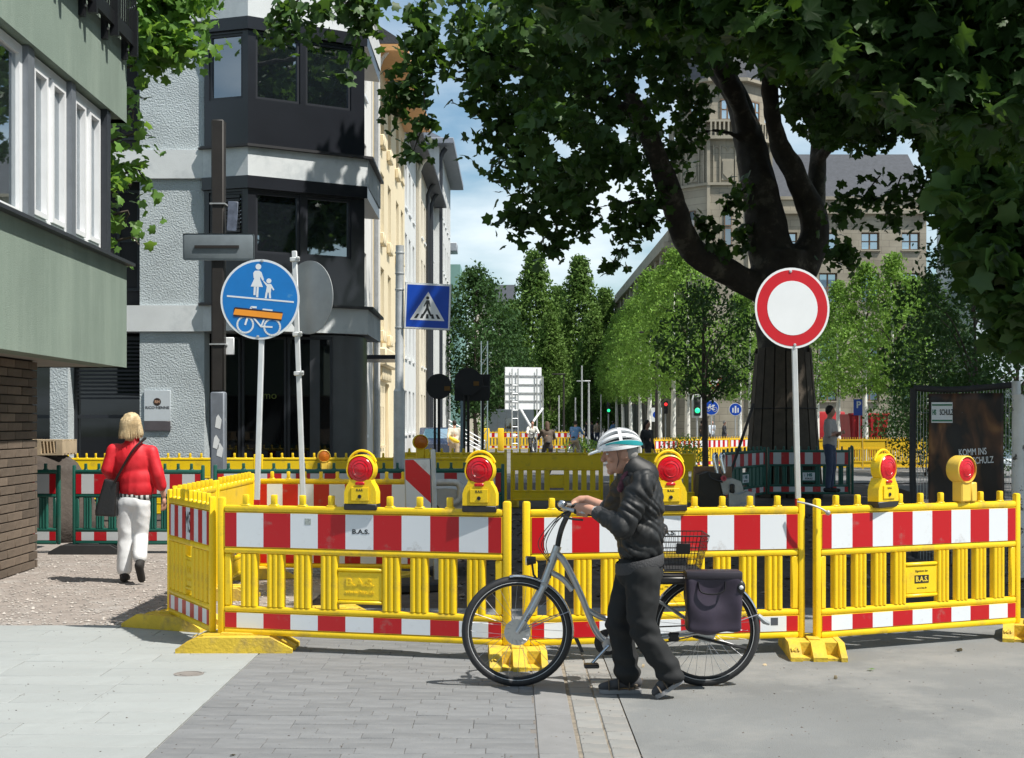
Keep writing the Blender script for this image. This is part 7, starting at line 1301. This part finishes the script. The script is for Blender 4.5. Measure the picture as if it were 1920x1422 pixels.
# pallet with blooms beside the brick wall
pp = P(84, 860, 21.0); t = thing('wooden_pallet', 'pale wooden pallet propped behind the green barrier', 'pallet', (pp.x, 21, 0)); M_wood = pmat('raw_pine', (.42, .33, .22), .8, var=.2, vscale=6, bump=.2)
for z in (1.22, 1.42): [MB().bx(-.45, .35, y, y + .09, z, z + .022).build('plank', M_wood, t) for y in (-.3, -.15, 0, .15, .3)]
for x in (-.4, -.05, .26): MB().bx(x, x + .09, -.3, .39, 1.243, 1.419).build('block', M_wood, t)
sh0 = MB().lathe([(.95, 0), (.8, .35), (.62, .8), (.5, 1.1), (.35, 1.215)], 22); sh0.v = [(v[0] + pp.x - .05 + .05 * mnoise.noise(Vector(v) * 3), v[1] + 21.05 + .05 * mnoise.noise(Vector(v) * 4), v[2]) for v in sh0.v]; tag(sh0.build('soil_heap', M_dirt, ang=180), 'brown soil heap carrying the wooden pallet', 'soil heap')
# quick coupler of a digger standing in the dirt
yq = 15.3; p = P(1352, 790, yq); t = thing('digger_coupler', 'black and grey digger coupler with two steel hose loops standing in the dirt', 'machine part', (p.x, p.y, .12)); kq = yq / F
def qx(px): return (px - 1352) * kq
def qz(py): return zat(py, yq) - .12
M_mb = pmat('oily_black_steel', (.018, .018, .019), .35, .4, var=.3, vscale=9); M_mg = pmat('scratched_grey_steel', (.30, .32, .33), .4, .6, var=.25, vscale=9); M_rust = pmat('rusty_plate', (.20, .12, .07), .8, var=.35, vscale=9)
MB().prism([(qx(a), -.12, qz(b)) for a, b in ((1308, 890), (1325, 884), (1350, 888), (1350, 958), (1312, 958), (1306, 930))], (0, .3, 0)).build('left_cheek', M_mb, t); MB().prism([(qx(a), -.16, qz(b)) for a, b in ((1346, 900), (1370, 896), (1385, 902), (1392, 925), (1380, 928), (1352, 926))], (0, .2, 0)).build('top_plate', M_mg, t); MB().prism([(qx(a), -.22, qz(b)) for a, b in ((1361, 922), (1378, 926), (1396, 920), (1409, 922), (1409, 945), (1398, 960), (1361, 962))], (0, .12, 0)).build('front_plate', M_mg, t)
MB().bx(qx(1305), qx(1378), .2, .24, qz(925), qz(876), .01).build('rust_plate', M_rust, t); MB().cyl((qx(1384), -.34, qz(950)), (qx(1398), -.05, qz(946)), .05, n=16).build('pin', M_mg, t)
for k, x in enumerate((1340, 1353)): MB().tube(curve([(qx(x + 4), 0, qz(888)), (qx(x - 2), 0, qz(860)), (qx(x + 1), .02, qz(852)), (qx(x + 5), .05, qz(856)), (qx(x + 7), .08, qz(886))], 6), .019, 10).build('hose_loop', M_chr, t)
MB().tube(curve([(qx(1325), -.14, qz(886)), (qx(1330), -.2, qz(896)), (qx(1350), -.2, qz(903))], 5), .008, 6).build('cable', M_blkr, t); MB().lathe([(.03, 0), (.03, .03), (.015, .03), (.015, .01), (0, .01)], 14, (qx(1352), -.17, qz(896)), RX).build('coupling', pmat('red_coupling', (.4, .05, .07), .4), t); MB().box((qx(1368), -.18, qz(915)), (.05, .04, .1), None, .012).build('valve', M_mb, t)
# mesh fence panel with banner, rubber wrapped tubes
YF = 15.6; c0 = P(1716, 790, YF); c1 = P(1900, 790, YF - .3); t = thing('mesh_fence', 'wire mesh site fence with black padded frame at the right', 'fence', (c0.x, c0.y, 0)); L = c1.x - c0.x; zt0, zt1 = zat(728, YF), zat(722, YF - .3); M_pad = pmat('black_foam_pad', (.03, .03, .032), .8, var=.2); M_wire = pmat('galvanised_wire', (.40, .42, .42), .4, .7, var=0)
dY = -.3
MB().tube([(0, 0, .0), (-.03, 0, 1.2), (-.02, 0, zt0)], .035, 10).build('frame_post', M_pad, t); MB().tube(curve([(-.02, 0, zt0), (L * .35, dY * .35, zt0 - .02), (L * .7, dY * .7, zt0), (L, dY, zt1)], 5), .035, 10).build('top_rail', M_pad, t)
for k in range(30): u = (k + .7) / 31; MB().cyl((L * u, dY * u, .05), (L * u, dY * u, lerp(zt0, zt1, u) - .03), .003, n=5).build('wire', M_wire, t)
for z in (.1, .7, 1.25, 1.8): MB().cyl((0, 0, z), (L, dY, z), .0035, n=5).build('wire', M_wire, t)
bn = thing('banner', 'dark brown advertising banner tied to the mesh fence', 'banner', (c0.x, c0.y, 0)); x0, x1 = (1738 - 1716) / F * YF, (1865 - 1716) / F * YF
def bannermat():
    m = bpy.data.materials.new('banner_print'); m.use_nodes = True; N = m.node_tree.nodes; L_ = m.node_tree.links; b = N['Principled BSDF']; b.inputs['Roughness'].default_value = .55; tcn = N.new('ShaderNodeTexCoord'); mp_ = N.new('ShaderNodeMapping'); mp_.inputs['Scale'].default_value = (2.6, 1, 1.0); mp_.inputs['Rotation'].default_value = (0, .25, 0); L_.new(tcn.outputs['Object'], mp_.inputs[0]); n = N.new('ShaderNodeTexNoise'); n.inputs['Scale'].default_value = 1.9; n.inputs['Detail'].default_value = 2.5; n.inputs['Distortion'].default_value = .5; L_.new(mp_.outputs[0], n.inputs['Vector']); r = N.new('ShaderNodeValToRGB'); e = r.color_ramp.elements; e[0].position = .42; e[0].color = (.018, .014, .012, 1); e[1].position = .72; e[1].color = (.32, .16, .06, 1); q = e.new(.56); q.color = (.10, .045, .022, 1); L_.new(n.outputs['Fac'], r.inputs[0]); L_.new(r.outputs[0], b.inputs['Base Color']); return m
m = MB(); nx, nz_ = 24, 20; zb0, zb1 = .45, zt0 - .06
for k in range(nz_ + 1):
    for i in range(nx + 1): u = i / nx; z = lerp(zb0, zb1, k / nz_); x = lerp(x0, x1, u); m.v.append((x, dY * x / L - .03 + .018 * math.sin(u * 11 + z * 1.5) + .01 * math.sin(z * 7 + u * 4), z))
m.f = [[k * (nx + 1) + i, k * (nx + 1) + i + 1, (k + 1) * (nx + 1) + i + 1, (k + 1) * (nx + 1) + i] for k in range(nz_) for i in range(nx)]; m.m = [0] * len(m.f); o = m.build('cloth', bannermat(), bn); q = o.modifiers.new('t', 'SOLIDIFY'); q.thickness = .002
def bz(px, py): return ((px - 1716) / F * YF, -.155 + dY * ((px - 1716) / F * YF) / L, zat(py, YF))
a = bz(1737, 793); b_ = bz(1776, 755); MB().bx(a[0], b_[0], a[1] + .003, a[1] + .006, a[2], b_[2]).build('logo_panel', M_swhite, bn)
for y in (760, 789): MB().bx(a[0] + .005, b_[0] - .005, a[1] - .0005, a[1] + .0025, zat(y + 1.5, YF), zat(y - 1.5, YF)).build('green_line', pmat('logo_green', (.02, .16, .08), .5, var=0), bn)
c_ = bz(1761, 774); text('lettering', 'SCHULZ', .085, M_ink, bn, (c_[0] + .022, a[1] + .001, c_[2]), ext=.0008, sx=.46, bold=.002); c_ = bz(1742, 774); text('lettering', 'HS', .075, pmat('logo_green', (.02, .16, .08)), bn, (c_[0], a[1] + .001, c_[2]), ext=.0008, sx=.45, bold=.003)
c_ = bz(1806, 847); text('lettering', 'KOMM INS', .10, M_swhite, bn, (c_[0], c_[1], c_[2]), (math.pi / 2, -.06, 0), ext=.001, sx=.62, bold=.001); c_ = bz(1810, 863); text('lettering', 'TEAM SCHULZ', .10, M_swhite, bn, (c_[0], c_[1], c_[2]), (math.pi / 2, -.06, 0), ext=.001, sx=.60, bold=.001)
a = bz(1884, 786); b_ = bz(1902, 761); tg = thing('yellow_tag', 'small yellow printed tag wired to the mesh fence', 'tag', (c0.x, c0.y, 0)); MB().bx(a[0], b_[0], -.36, -.355, a[2], b_[2]).build('plate', pmat('tag_yellow', (.6, .42, .02), .5, var=.05), tg)
for k, w_ in enumerate((.085, .07)): text('lettering', 'BAUZAUN' if k == 0 else 'VERLEIH', .022, M_ink, tg, ((a[0] + b_[0]) / 2, -.3605, a[2] + .09 - k * .04), ext=.0005)
MB().tube([(a[0] - .08, -.3, b_[2] + .15), (a[0] + .0, -.34, b_[2] - .01)], .003, 5).build('tie', M_wire, tg)
p = P(1909, 790, 15.0); t = thing('peeling_post', 'white round post with peeling paint at the right edge', 'post', (p.x, p.y, 0)); MB().tube([(0, 0, 0), (0, 0, zat(740, 15))], [.075, .06], 16).build('pole', pmat('peeling_white_paint', (.62, .61, .58), .6, var=.15, vscale=5, dirt=(.07, .06, .05), dscale=6, dpos=(.56, .6)), t); MB().cyl((-.02, 0, zat(741, 15)), (-.02, 0, zat(715, 15)), .045, n=14).build('cap', M_galv, t)
# rusty sheet leaning, dark planks
p = P(1685, 790, 17.2); t = thing('rusty_steel_plate', 'dark rusty steel plate leaning left of the banner', 'plate', (p.x, p.y, .1)); MB().prism([(-.22, 0, 0), (.3, 0, 0), (.22, .3, .75), (-.08, .3, .85), (-.2, .15, .5)], (0, .03, 0)).build('sheet', pmat('dark_rust', (.06, .035, .025), .85, var=.3), t)
p = P(1385, 790, 24); t = thing('leaning_bar', 'thin dark prop leaning beside the young tree', 'bar', (p.x, p.y, 0)); MB().cyl((.25, 0, 2.0), (-.35, 0, .2), .025, n=8).build('bar', M_dpole, t)
